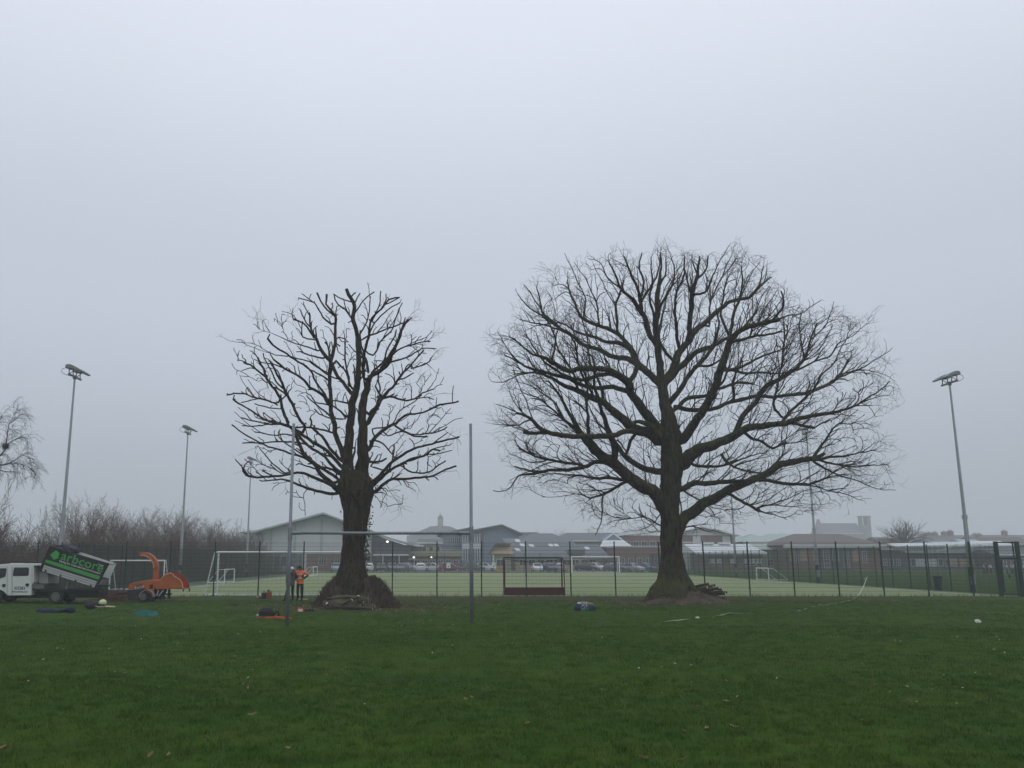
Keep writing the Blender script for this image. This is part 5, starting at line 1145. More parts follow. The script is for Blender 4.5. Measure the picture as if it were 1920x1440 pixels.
# hip roofed brick school
Y = 175
t, h, ze = block('brick_school', 'brick school with brown hipped roof, white eaves and gridded white windows', 1478, 1652, 1022, Y, 15, M_BRICK, 'hip', M_BROWNROOF, pyr=1001, inset=5.2, over=.9)
cx = t.location.x
MB().box(-h - .85, h + .85, -.85, -.05, ze - .5, ze - .02).build('fascia', M_TRIM, t)
MB().box(-h + .05, h - .05, -.10, -.02, ze - .95, ze - .52).build('frieze', M_DARK, t)
for (a, b_, m_) in ((1481, 1484, M_TAN), (1500, 1513, M_TAN), (1524, 1533, M_OLIVE), (1598, 1613, M_TAN), (1516, 1523, M_ORANGE)): MB().box(X(a, Y) - cx, X(b_, Y) - cx, -.10, -.01, Z(1053, Y), Z(1030, Y)).build('infill_panel', m_, t)
for (a, b_, c0, c1, nb2, nr) in ((1489, 1497, 1033, 1054, 2, 6), (1544, 1555, 1032, 1065, 2, 8), (1561, 1573, 1032, 1052, 2, 6), (1581, 1592, 1032, 1065, 3, 8), (1617, 1625, 1034, 1056, 2, 5)): window(t, X(a, Y) - cx, X(b_, Y) - cx, Z(c1, Y), Z(c0, Y), -.06, nb2, nr)
MB().box(X(1535, Y) - cx, X(1597, Y) - cx, -.05, -.006, 0, Z(1028, Y)).build('bay_panel', M_DARK, t)
simple('brick side range with dark roof adjoining the hipped school', 1640, 1690, 1030, 1021, 178, 10, M_DARK, M_BROWNROOF, 'hip', 3, n=4)
# church in the fog
Y = 580; t = thing('church', 'grey church with open topped bell tower fading in fog behind the hipped school', 'church', (X(1582, Y), Y, 0)); k1 = Y / F
MB().box(-44 * k1, 42 * k1, 0, 14, 0, Z(1001, Y)).build('wall', M_STONE, t)
MB().add([(-42 * k1, -.5, Z(1001, Y)), (41 * k1, -.5, Z(1001, Y)), (38 * k1, 7, Z(981, Y + 7)), (-34 * k1, 7, Z(981, Y + 7)), (-42 * k1, 14.5, Z(1001, Y)), (41 * k1, 14.5, Z(1001, Y))], [(0,1,2,3),(4,3,2,5),(0,3,4),(1,5,2)]).build('roof', M_SLATE, t)
MB().box(-44 * k1, -36 * k1, -.6, 3, 0, Z(985, Y)).prism([(-44 * k1, Z(985, Y)), (-36 * k1, Z(985, Y)), (-40 * k1, Z(973, Y))], -.6, 3).build('turret', M_STONE, t)
tw = MB().box(39 * k1, 56 * k1, 0, 5, 0, Z(984, Y)); tw.box(39 * k1, 41.2 * k1, 0, 5, Z(984, Y), Z(969, Y)); tw.box(49 * k1, 56 * k1, 0, 5, Z(984, Y), Z(969, Y)); tw.box(37.5 * k1, 57 * k1, -.3, 5.3, Z(969, Y), Z(967, Y)); tw.build('bell_tower', M_STONE, t)
MB().box(-44 * k1, 40 * k1, -.3, -.02, Z(1001.5, Y), Z(999.5, Y)).build('eaves', M_TRIM, t)
# right hand town edge
simple('small red brick house with pale windows beside the church tower', 1654, 1682, 1016, 1007, 232, 9, M_BRICK, M_BROWNROOF, 'ridge', n=3, wz=(4.6, 5.8), name='house')
simple('tan brick house under the round bare tree', 1680, 1700, 1017, 1009, 226, 8, M_TAN, M_BROWNROOF, 'flat', name='house')
simple('dark roofed shed with tan end beyond the long white roof', 1699, 1760, 1020, 1009, 224, 9, M_TAN, M_SLATE, 'hip', 5, name='house')
Y = 178
t, h, ze = block('white_roofed_hall', 'long low hall with white sheet roof and pale upper wall by the floodlight column', 1697, 1898, 1036, Y, 12, M_PALE, None)
MB().add([(-h - 2.2, -1.2, Z(1024, Y)), (h, -1.2, Z(1022, Y)), (h + 1, 5, Z(1014, Y + 5)), (-h - .8, 5, Z(1019, Y + 5)), (-h - 2.2, -1.2, Z(1026.5, Y)), (h, -1.2, Z(1024.5, Y)), (h + 1, 5, Z(1016, Y + 5)), (-h - .8, 5, Z(1020.6, Y + 5))], [(0,1,2,3),(7,6,5,4),(0,4,5,1),(1,5,6,2),(2,6,7,3),(3,7,4,0)]).build('roof', M_WROOF, t)
MB().box(-h + .01, h - .01, -.3, -.005, Z(1036.5, Y), Z(1026, Y)).build('upper_wall', M_WROOF, t)
MB().box(-h - .6, h + .2, -.8, -.31, Z(1038, Y), Z(1036.6, Y)).build('eaves', M_DARK, t)
MB().box(-h, h, -.12, -.01, 0, Z(1038.2, Y)).build('lower_wall', M_DARK, t)
cx = t.location.x
for (a, b_, m_) in ((1715, 1755, M_PALE), (1780, 1792, M_TAN), (1798, 1822, M_TAN), (1824, 1846, M_TAN), (1848, 1856, M_TRIM)): MB().box(X(a, Y) - cx, X(b_, Y) - cx, -.2, -.13, .7, Z(1048, Y)).build('infill_panel', m_, t)
for k_ in range(7): window(t, -h + 1 + k_ * 1.35, -h + 2.0 + k_ * 1.35, .8, 2.2, -.13, 1)
for (a, b_) in (((1752, 1036), (1795, 1021)), ((1800, 1033), (1838, 1022))): p0, p1 = P(a[0], a[1], Y - 1.6), P(b_[0], b_[1], Y - 1.6); MB().bar((p0.x - cx, -1.6, p0.z), (p1.x - cx, -1.6, p1.z), .18).build('roof_brace', M_TRIM, t)
simple('pale gabled roof behind the long white hall', 1816, 1848, 1020, 1011, 214, 9, M_PALE, M_GREENROOF, 'ridge')
simple('long brown-grey roof at the edge of the view behind the gate', 1842, 1940, 1020, 1007, 220, 12, M_STONE, M_BROWNROOF, 'ridge')
simple('low dark building with pale windows seen through the gate', 1872, 1945, 1040, 1030, 170, 10, M_DARK, M_SLATE, 'ridge', n=4, wz=(.9, 2.3))
# terraces with chimneys
def terrace(label, px0, px1, pye, pyr, Y, stacks):
    t = simple(label, px0, px1, pye, pyr, Y, 10, M_BRICK, M_SLATE, 'ridge', n=5, wz=(4.0, 5.4), name='terraced_houses'); cx = t.location.x
    for px, top in stacks:
        x = X(px, Y) - cx; ch = MB().box(x - .9, x + .9, 4.3, 5.7, Z(pyr + 2, Y), Z(top, Y)).box(x - 1.0, x + 1.0, 4.2, 5.8, Z(top, Y), Z(top, Y) + .2).build('chimney', M_BRICK, t)
        for d in (-.5, .0, .5): MB().tube([(x + d, 5, Z(top, Y) + .2), (x + d, 5, Z(top, Y) + .75)], .16, 6).build('chimney_pot', M_BRICK, ch)
terrace('faint terrace roof with five chimney stacks in the fog', 1745, 1842, 1016, 1003.5, 340, ((1750, 1001), (1759, 999.5), (1771, 999), (1789, 998), (1801, 996)))
terrace('faint second terrace roof with two chimney stacks behind the gate', 1852, 1940, 1014, 1003, 350, ((1847, 1002), (1855, 1002), (1904, 996)))
o = thing('aerial_mast', 'thin aerial mast standing over the terrace roofs in the fog', 'mast', (X(1740, 300), 300, 0)); MB().tube([(0,0,0),(0,0,Z(997,300))], .11, 6).build('pole', M_STONE, o); MB().box(-.5,.5,-.04,.04,Z(1000,300),Z(1000,300)+.08).build('crossarm', M_STONE, o)

# ================================================================== cars
M_TYRE = mat('tyre_rubber', (0.02, 0.02, 0.02), rough=.9)
M_RIM = mat('wheel_rim', (0.28, 0.29, 0.30), rough=.4, metal=.5)
M_LIGHT = mat('headlight_glass', (0.55, 0.57, 0.58), rough=.15); M_TAIL = mat('tail_light_red', (0.22, 0.012, 0.012), rough=.3)
def car_mesh_parts():
    # hatchback, nose towards -y; sections along y of (y, half width, z low, z shoulder, z roof, roof half width)
    S = [(-2.0,.62,.35,.62,.64,.5),(-1.93,.76,.28,.70,.72,.66),(-1.5,.84,.24,.82,.86,.72),(-.95,.86,.22,.92,.95,.72),(-.25,.87,.22,.95,1.42,.60),(.35,.87,.22,.96,1.50,.60),(1.1,.86,.22,.97,1.47,.58),(1.6,.84,.25,.98,1.25,.57),(1.9,.80,.30,.95,1.0,.62),(1.98,.74,.42,.80,.82,.62)]
    b = MB(); n = 8; vs = []
    for (y, w, zl, zs, zr, rw) in S:
        vs += [(-w*.9, y, zl), (-w, y, (zl+zs)/2), (-w*.98, y, zs), (-rw, y, zr), (rw, y, zr), (w*.98, y, zs), (w, y, (zl+zs)/2), (w*.9, y, zl)]
    fs = [tuple(range(n-1, -1, -1)), tuple((len(S)-1)*n + k for k in range(n))]
    for i in range(len(S)-1):
        for k in range(n):
            k2 = (k+1) % n; fs.append((i*n+k, (i+1)*n+k, (i+1)*n+k2, i*n+k2))
    b.add(vs, fs); return b
cb_ = car_mesh_parts(); CARB = {}
def car_body(color):
    if color not in CARB:
        m_ = mat('car_paint_' + color, PAINT[color], rough=.3, var=.05, spec=.5); CARB[color] = cb_.mesh('body', m_, smooth=False)
    return CARB[color]
PAINT = {'white': (.62, .64, .64), 'silver': (.33, .35, .37), 'grey': (.11, .12, .13), 'black': (.02, .02, .022), 'dark blue': (.025, .04, .075), 'blue': (.06, .13, .22), 'red': (.19, .025, .03), 'pale blue': (.30, .36, .44)}
gl_ = []
gl_.append(MB().add([(-.60,-.88,.985),(.60,-.88,.985),(.52,-.30,1.405),(-.52,-.30,1.405)], [(0,1,2,3)]).mesh('windscreen', M_GLASS))
gl_.append(MB().add([(-.50,1.66,1.22),(.50,1.66,1.22),(.62,1.90,1.02),(-.62,1.90,1.02)], [(0,1,2,3)]).mesh('rear_window', M_GLASS))
def side_glass(s_): return MB().add([(s_*.855,-.62,.985),(s_*.87,.30,.995),(s_*.62,.30,1.45),(s_*.635,-.22,1.37)], [(0,1,2,3)]).add([(s_*.87,.36,.995),(s_*.86,1.42,1.0),(s_*.62,1.15,1.42),(s_*.62,.36,1.45)], [(0,1,2,3)]).mesh('side_window', M_GLASS)
sgl = [side_glass(-1.012), side_glass(1.012)]
gl_[0].transform(Matrix.Translation((0, -.02, .02))); gl_[1].transform(Matrix.Translation((0, .03, .02)))
ty_ = MB().tube([(-.1,0,0),(.1,0,0)], .31, 16).mesh('wheel', M_TYRE); rm_ = MB().tube([(-.105,0,0),(.105,0,0)], .19, 12).mesh('rim', M_RIM)
hl_ = MB().box(-.14,.14,-.05,.05,-.07,.07).mesh('headlight', M_LIGHT); tl_ = MB().box(-.1,.1,-.04,.04,-.15,.15).mesh('tail_light', M_TAIL)
def car(px, Y, rz, color, label, sc=1.0):
    t = thing('parked_car', label, 'car', (X(px, Y), Y, 0), rz, 'cars parked beyond the pitch'); t.scale = (sc,) * 3
    link('body', car_body(color), t); link('windscreen', gl_[0], t); link('rear_window', gl_[1], t)
    for s2 in sgl: link('side_window', s2, t)
    for x in (-.76, .76):
        for y in (-1.22, 1.25): w = link('wheel', ty_, t); w.location = (x, y, .31); link('rim', rm_, w)
    for x in (-.6, .6):
        o = link('headlight', hl_, t); o.location = (x, -1.90, .64); o = link('tail_light', tl_, t); o.location = (x * 1.05, 1.92, .82)
    MB_ = None
    return t
FRONT, BACK = 0.0, math.pi
for (px, Y, rz, col, lab) in (
  (631, 153, .15, 'pale blue', 'pale blue hatchback facing the pitch beside the pruned oak trunk'),
  (692, 152, BACK + .05, 'white', 'white hatchback seen from behind just beyond the pruned oak mound'),
  (715, 153, FRONT + .1, 'black', 'dark car parked between the white hatchback and the first fence post'),
  (735, 156, FRONT + .2, 'grey', 'grey car half hidden by the fence post past the mound'),
  (754, 152, FRONT - .2, 'grey', 'dark grey car facing the pitch before the walkway canopy'),
  (767, 163, .9, 'silver', 'silver car parked crosswise under the walkway canopy'),
  (789, 152, BACK, 'white', 'white hatchback with its tail to the pitch below the warm lamp'),
  (815, 158, 1.2, 'white', 'white car showing only its front end beside the red car'),
  (832, 162, 1.35, 'silver', 'silver car behind the red car by the white notice board'),
  (845, 152, 1.45, 'red', 'dark red car parked side on behind the white notice board'),
  (868, 164, 1.5, 'black', 'black car side on under the strip windows'),
  (889, 160, 1.55, 'grey', 'grey saloon side on just past the rugby post'),
  (911, 163, 1.4, 'white', 'white car side on in front of the tan lodge'),
  (1007, 154, FRONT, 'white', 'white car facing the pitch behind the hockey goal'),
  (1029, 154, FRONT + .3, 'dark blue', 'dark blue car beside the white car behind the hockey goal'),
  (1049, 156, BACK, 'silver', 'silver car seen from behind at the hockey goal post'),
  (1098, 158, 1.5, 'black', 'long black car side on inside the far goal frame'),
  (1118, 164, .7, 'white', 'white car peeping out behind the black car in the goal frame'),
  (1144, 156, BACK + .2, 'grey', 'grey car seen from behind at the far goal post'),
  (1163, 154, .55, 'grey', 'grey car facing the pitch next to the far goal'),
  (1187, 153, .6, 'silver', 'silver hatchback facing the pitch in front of the dull brick block'),
  (1211, 154, .7, 'blue', 'blue hatchback at the end of the car row by the spreading oak')):
    car(px, Y, rz, col, lab)

# notices on the far fence, yellow grit bin, lamp post
M_SIGN = mat('sign_white', (.66, .68, .68), var=.05)
for (px, lab) in ((841, 'white notice board on the far fence in front of the red car'), (925.5, 'white notice board on the far fence by the yellow bin')):
    Y = FYF - .06; t = thing('notice_board', lab, 'sign', (X(px, Y), Y, 0)); z0, z1 = Z(1065, Y), Z(1055, Y)
    MB().box(-.31, .31, -.03, 0, z0, z1).build('board', M_SIGN, t); MB().box(-.12, .14, -.035, -.032, z0 + .12, z0 + .3).build('pictogram', M_DARK, t)
    for s_ in range(3): MB().box(-.2, .2, -.035, -.032, z1 - .12 - s_ * .1, z1 - .09 - s_ * .1).build('printed_line', M_STONE, t)
Y = 144; t = thing('grit_bin', 'yellow wheeled bin standing by the fence near the tan lodge', 'bin', (X(934, Y), Y, 0)); M_YEL = mat('yellow_plastic', (.50, .30, .05))
MB().prism([(-.24, .05), (.24, .05), (.29, .95), (-.29, .95)], -.28, .28).build('body', M_YEL, t, bevel=.02); MB().box(-.31, .31, -.32, .3, .955, 1.03).build('lid', M_YEL, t, bevel=.02)
for s_ in (-1, 1): MB().tube([(s_*.2, .26, .1), (s_*.3, .26, .1)], .1, 10).build('wheel', M_TYRE, t)
# ================================================================== brush mound and soil at the tree feet
def heap_mesh(prof, Y, dy, seed, rough):
    """heap from its outline in the photo: prof rows (px, py top); dy: half depth"""
    q = random.Random(seed); vs = []; fs = []; m = 22; n = 48
    pxs = np.linspace(prof[0][0], prof[-1][0], n); tops = np.interp(pxs, [a[0] for a in prof], [a[1] for a in prof])
    for i in range(n):
        zt = max(.02, P(pxs[i], tops[i], Y).z); x = P(pxs[i], 1120, Y).x
        w = dy * (0.45 + 0.55 * max(0.0, math.sin(math.pi * i / (n - 1))) ** .5)
        for j in range(m):
            u = -1 + 2 * j / (m - 1); z = zt * max(0, 1 - abs(u) ** 1.7) - (.06 if abs(u) == 1 else 0)
            k = rough * min(1, z * 2)
            vs.append((x + q.gauss(0, k * .5), Y + u * w + q.gauss(0, k * .5), z + q.gauss(0, k)))
    for i in range(n - 1):
        for j in range(m - 1): fs.append((i*m+j, (i+1)*m+j, (i+1)*m+j+1, i*m+j+1))
    return vs, fs
M_SOIL = mat('heaped_soil', (0.078, 0.055, 0.038), var=.45, scale=6, bump=1.0, bscale=14, col2=(0.030, 0.032, 0.014), c2fac=.55)
M_BRUSH = mat('brush_twig', (0.066, 0.048, 0.033), var=.4, scale=7)
M_DEADLEAF = mat('dead_leaf', (0.20, 0.125, 0.065), var=.35, scale=9)
def pile_scatter(b, prof, Y, dy, seed, count, lmin, lmax, r):
    q = random.Random(seed)
    for _ in range(count):
        px = q.uniform(prof[0][0] + 2, prof[-1][0] - 2); top = np.interp(px, [a[0] for a in prof], [a[1] for a in prof])
        zt = max(.02, P(px, top, Y).z); u = q.uniform(-1, .7); w = dy * .9
        c = np.array((P(px, 1120, Y).x, Y + u * w, zt * max(0, 1 - abs(u) ** 1.7) + .01)); a = NPR.normal(0, 1, 3); a[2] = abs(a[2]) * .7 + .15; a /= np.linalg.norm(a); l = q.uniform(lmin, lmax)
        b.tube([c, c + a * l * .5 + NPR.normal(0, .03, 3), c + a * l], [r, r * .8, r * .3], 3)
prL = [(590,1137),(598,1124),(606,1108),(614,1098),(622,1091),(630,1083),(640,1081),(652,1086),(668,1092),(684,1084),(692,1083),(702,1087),(713,1091),(722,1097),(727,1106),(733,1117),(742,1130),(750,1138)]
hm_ = thing('brushwood_mound', 'shaggy brown mound of ivy shoots and soil heaped round the pruned oak', 'mound', (0, 0, 0))
b = MB(); v_, f_ = heap_mesh(prL, TL.y + .05, 1.35, 3, .10); b.add(v_, f_); b.build('mound', M_SOIL, hm_)
n_ = NP(); pile_scatter(n_, prL, TL.y + .05, 1.4, 8, 4200, .05, .26, .009); tag(link('brushwood', n_.mesh('brushwood', M_BRUSH), hm_), kind='stuff')
prR = [(1196,1137),(1212,1126),(1235,1117),(1262,1112),(1290,1108),(1312,1110),(1330,1116),(1350,1121),(1372,1130),(1390,1137)]
hr_ = thing('soil_mound', 'low brown soil mound spilling from the foot of the spreading oak', 'mound', (0, 0, 0))
b = MB(); v_, f_ = heap_mesh(prR, TR.y - .5, 1.5, 5, .035); b.add(v_, f_); b.build('mound', M_SOIL, hr_)
n_ = NP(); pile_scatter(n_, prR, TR.y - .5, 1.5, 9, 700, .04, .22, .005); tag(link('brushwood', n_.mesh('brushwood', M_BRUSH), hr_), kind='stuff')
# ivy on the pruned trunk: hanging shoots and leaves
n_ = NP(); iv = MB(); q = random.Random(3)
for i in range(150):
    py = q.uniform(880, 1062); px = q.choice((q.uniform(640, 694), q.uniform(676, 697))); w = np.interp(py, [880, 913, 942, 984, 1060], [31, 34, 28, 21, 22]); cxp = np.interp(py, [880, 942, 1060], [667, 667, 661])
    u = max(-1, min(1, (px - cxp) / w)); rad = w * TL.y * cp / F; a = math.acos(u) ; c = P(cxp, py, TL.y); x = c.x + rad * 1.03 * u; y = TL.y - rad * 1.03 * math.sin(a); l = q.uniform(.3, 1.1)
    n_.tube([(x, y, c.z), (x + q.uniform(-.05, .05), y - .03, c.z - l * .5), (x + q.uniform(-.1, .1), y - .02, c.z - l)], [.007, .006, .004], 3)
    for k_ in range(3 if u > .75 else 1):
        e = Vector((x + q.uniform(-.02, .2 if u > .75 else .06), y + q.uniform(-.1, .0), c.z - q.uniform(0, l))); s_ = q.uniform(.03, .06); nrm = Vector((q.gauss(0, 1), q.gauss(-1, .7), q.gauss(.4, .6))).normalized(); t1 = nrm.orthogonal().normalized() * s_; t2 = nrm.cross(t1)
        iv.add([e - t1, e + t2 * .8, e + t1, e - t2], [(0, 1, 2, 3)])
iv_o = thing('ivy', 'dark ivy shoots hanging on the trunk of the pruned oak', 'ivy', (0, 0, 0))
tag(link('stems', n_.mesh('stems', M_BRUSH), iv_o), kind='stuff'); tag(iv.build('leaves', mat('ivy_leaf', (0.020, 0.030, 0.012), var=.3, rough=.5), iv_o), kind='stuff')

# cut branches: every log a thing
M_LOGBARK = mat('log_bark', (0.085, 0.082, 0.045), var=.4, scale=8, bump=.8, bscale=30, col2=(0.060, 0.048, 0.034))
M_LOGEND = mat('log_end', (0.50, 0.43, 0.29), var=.2, scale=20)
def log(a, b_, r, label, group, bend=0.0, seed=0):
    a, b_ = Vector(a), Vector(b_); q = random.Random(seed); m = (a + b_) / 2 + Vector((q.gauss(0, bend), q.gauss(0, bend), abs(q.gauss(0, bend)) * .6)); o = bpy.data.objects.new('log', None)
    t = thing('log', label, 'log', a, 0, group); pts = [Vector((0, 0, 0)), (a.lerp(m, .5) - a) * .5 + (m - a) * .25, m - a, b_ - a]
    MB().tube([pts[0], m - a, pts[3]], [r, r * .95, r * .85], 9, cap=False).build('bark', M_LOGBARK, t, smooth=True)
    for p, d, rr in ((pts[0], (pts[0] - (m - a)).normalized(), r), (pts[3], (pts[3] - (m - a)).normalized(), r * .85)):
        x = d.orthogonal().normalized(); y = d.cross(x); MB().add([p + d * .002 + (x * math.cos(k * .698) + y * math.sin(k * .698)) * rr for k in range(9)], [tuple(range(9))]).build('cut_end', M_LOGEND, t)
    bpy.data.objects.remove(o); return t
q = random.Random(12)
def pz(px, py, Y): return P(px, py, Y)
gl = 'cut branches stacked before the pruned oak'
Yp = TL.y - 2.35
for i in range(26):
    row = i / 25; py = 1145 - 25 * row + q.uniform(-2, 2); yy = Yp + .55 * row + q.uniform(-.25, .25)
    half = (52 - 18 * row); c0 = 653 + q.uniform(-14, 14); l0 = c0 - half * q.uniform(.5, 1.0); l1 = c0 + half * q.uniform(.5, 1.0); tl = q.uniform(-3.5, 3.5)
    a = P(l0, py + tl, yy); e = P(l1, py - tl, yy + q.uniform(-.3, .3)); r_ = q.uniform(.03, .075); a.z = max(a.z, r_); e.z = max(e.z, r_)
    log(a, e, r_, 'mossy cut branch lying in the stack before the pruned oak', gl, .05, i)
for (a, e, r_) in (((666,1133),(672,1117),.06), ((640,1133),(660,1124),.06), ((668,1127),(690,1123),.04), ((618,1137),(613,1131),.07)):
    log(P(a[0], a[1], Yp - .1), P(e[0], e[1], Yp - .2), r_, 'short pale-ended piece poking from the stack before the pruned oak', gl + ', short pieces', .01, 1)
gr = 'sawn branches stacked against the spreading oak'
for i, (x0, y0, x1, y1) in enumerate(((1300,1101,1330,1094),(1302,1106,1337,1099),(1318,1104,1354,1105),(1322,1110,1364,1111),(1330,1115,1364,1124),(1310,1113,1356,1108),(1298,1108,1326,1101),(1316,1118,1360,1121),(1325,1120,1365,1128),(1305,1103,1342,1097),(1326,1113,1360,1113),(1335,1120,1362,1130),(1312,1109,1348,1102),(1322,1124,1366,1126),(1330,1108,1350,1104))):
    yy = TR.y + .15 + q.uniform(-.45, .35); a = P(x0, y0, yy + .3); e = P(x1, y1, yy - .2); r_ = q.uniform(.045, .075); a.z = max(a.z, r_); e.z = max(e.z, r_)
    log(a, e, r_, 'sawn branch in the stack leaning on the foot of the spreading oak', gr, .03, 50 + i)

# ================================================================== tipper truck
YT = 41.9
def tz(x, y): return P(x / 5.0526, 980 + y / 5.0526, YT)          # from the enlarged view of the photo
def t2(x, y): return P(70 + x / 11.075, 1010 + y / 11.075, YT)
def XZ(l, f=None): return [((f or tz)(*p).x, (f or tz)(*p).z) for p in l]
DT = 1.75
M_TWHITE = mat('truck_white', (0.50, 0.52, 0.50), rough=.35, var=.07, scale=1.5, col2=(0.42, 0.42, 0.37), c2fac=.6)
M_CHASSIS = mat('chassis_black', (0.018, 0.018, 0.018), var=.3, scale=5)
M_BLACKP = mat('black_board', (0.014, 0.015, 0.016), rough=.45, var=.15)
M_LIME = mat('signwriting_green', (0.045, 0.27, 0.055), rough=.5, var=.06)
M_ALU = mat('aluminium_side', (0.36, 0.37, 0.36), rough=.45, var=.1, metal=.2)
M_LETTER = mat('signwriting_white', (0.5, 0.5, 0.5)); M_LETTERB = mat('signwriting_dark', (0.05, 0.06, 0.09))
tr = thing('tipper_truck', 'white crew cab tipper truck with its black and green signed body tipped up', 'truck', (0, 0, 0))
cab = MB().prism(XZ([(-330,560),(-300,470),(-180,440),(-90,402),(0,396),(90,388),(390,388),(392,408),(318,410),(322,560),(298,600),(298,690),(70,692),(40,660),(10,642),(-25,640),(-70,660),(-95,700),(-330,700)]), YT, YT + DT).build('cab', M_TWHITE, tr, bevel=.03)
def onside(name, poly, m, parent, d=.012, f=None):
    return MB().prism(XZ(poly, f), YT - d, YT - .003).build(name, m, parent)
onside('window', [(132,432),(140,424),(268,424),(275,434),(272,496),(264,504),(132,506),(122,498)], glass('cab_glass', (.012, .013, .016)), cab)
onside('window', [(-40,432),(58,432),(62,440),(52,512),(0,530),(-60,520)], glass('cab_glass'), cab)
for (x0, x1) in ((112, 118), (302, 306), (66, 70)): onside('door_gap', [(x0, 415), (x1, 415), (x1, 685), (x0, 685)], mat('panel_gap', (.16, .165, .16)), cab, .004)
for (hx, hy) in ((38, 596), (259, 590)): onside('door_handle', [(hx-18,hy-6),(hx-8,hy-15),(hx+12,hy-15),(hx+17,hy-4),(hx+10,hy+14),(hx-10,hy+14)], M_CHASSIS, cab, .03)
MB().box(tz(85,0).x, tz(150,0).x, YT + .5, YT + 1.3, tz(0,393).z, tz(0,384).z).build('roof_hatch', M_TWHITE, cab)
for k_, xx in enumerate((136, 172, 206)):
    s0 = onside('sign_icon', [(xx, 606), (xx + 30, 606), (xx + 30, 633), (xx, 633)], M_LETTERB if k_ == 2 else (mat('icon_grey', (.16, .15, .15)) if k_ == 0 else M_LETTERB), cab, .007)
    if k_ == 0:
        onside('sign_icon', [(xx + 5, 611), (xx + 25, 611), (xx + 25, 628), (xx + 5, 628)], M_TWHITE, cab, .010)
        MB().disc_y((tz(xx + 15, 620).x, tz(xx + 15, 620).z), .035, YT - .012).build('sign_icon', mat('icon_grey', (.16, .15, .15)), cab)
    elif k_ == 1:
        onside('sign_icon', [(xx+4,626),(xx+9,618),(xx+5,611),(xx+13,615),(xx+18,610),(xx+25,612),(xx+22,621),(xx+16,628),(xx+8,629)], M_TWHITE, cab, .010)
    else:
        onside('sign_icon', [(xx+14,633),(xx+14,621),(xx+10,621),(xx+10,617),(xx+14,617),(xx+15,610),(xx+25,608),(xx+25,612),(xx+19,613),(xx+19,617),(xx+24,617),(xx+24,621),(xx+19,621),(xx+19,633)], M_TWHITE, cab, .010)
def lettering(txt, anchor, direction, height, m, parent, f, sx=1.0, y=None, bold=0.0, name='lettering'):
    cu = bpy.data.curves.new(name, 'FONT'); cu.body = txt; cu.size = 1.0; cu.extrude = .004; cu.offset = bold; cu.space_character = 1.06
    o = bpy.data.objects.new(name, cu); COL.objects.link(o); dg = bpy.context.evaluated_depsgraph_get()
    me = bpy.data.meshes.new_from_object(o.evaluated_get(dg)); bpy.data.objects.remove(o)
    a = f(*anchor); b_ = f(*direction); L = math.hypot(b_.x - a.x, b_.z - a.z); an = math.atan2(b_.z - a.z, b_.x - a.x)
    xs_ = [v.co.x for v in me.vertices]; w = max(xs_) - min(xs_); x0 = min(xs_)
    kx = L / w; yy = (y if y is not None else YT) 
    for v in me.vertices:
        u, h_ = (v.co.x - x0) * kx, v.co.y * height; d = v.co.z
        v.co = (a.x + u * math.cos(an) - h_ * math.sin(an), yy - .006 - d, a.z + u * math.sin(an) + h_ * math.cos(an))
    me.materials.clear(); me.materials.append(m); return link(name, me, parent)
lettering('www.arbcore.com', (108, 661), (258, 661), .13, M_LETTERB, cab, tz, y=YT)
# rear of the cab, locker, chassis, wheels
MB().prism(XZ([(322,420),(412,430),(412,580),(322,580)]), YT + .5, YT + DT - .05).build('headboard_box', M_ALU, tr, bevel=.02)
MB().prism(XZ([(300,585),(412,585),(412,628),(300,628)]), YT + .05, YT + DT - .05).build('locker', mat('locker_grey', (.10, .11, .10)), tr, bevel=.02)
MB().prism(XZ([(70,694),(298,694),(330,630),(905,628),(912,668),(900,712),(640,715),(640,690),(500,690),(480,718),(70,718)]), YT + .25, YT + DT - .25).build('chassis', M_CHASSIS, tr)
MB().prism(XZ([(330,628),(900,628),(900,650),(330,650)]), YT + .02, YT + .2).build('subframe_rail', M_CHASSIS, tr)
def wheel_y(cx, cz, r, y, w, parent, rimm=M_RIM):
    t = MB().tube([(cx, y, cz), (cx, y + .03, cz), (cx, y + w - .03, cz), (cx, y + w, cz)], [r * .93, r, r, r * .93], 24).build('wheel', M_TYRE, parent)
    b = MB().tube([(cx, y - .004, cz), (cx, y + .02, cz)], [r * .60, r * .62], 20); b.tube([(cx, y - .03, cz), (cx, y + .01, cz)], r * .2, 10); b.build('rim', rimm, t)
    for k_ in range(6): a = k_ * math.pi / 3; MB().tube([(cx + r*.36*math.cos(a), y - .012, cz + r*.36*math.sin(a)), (cx + r*.36*math.cos(a), y + .01, cz + r*.36*math.sin(a))], r * .055, 6).build('wheel_nut', M_CHASSIS, t)
    return t
M_RIMD = mat('rim_dirty', (.10, .10, .095), rough=.6)
for y in (YT + .05, YT + DT - .27): wheel_y(tz(580, 0).x, .335, .335, y, .22, tr, M_RIMD); wheel_y(tz(10, 0).x, .335, .335, y, .22, tr, M_RIMD)
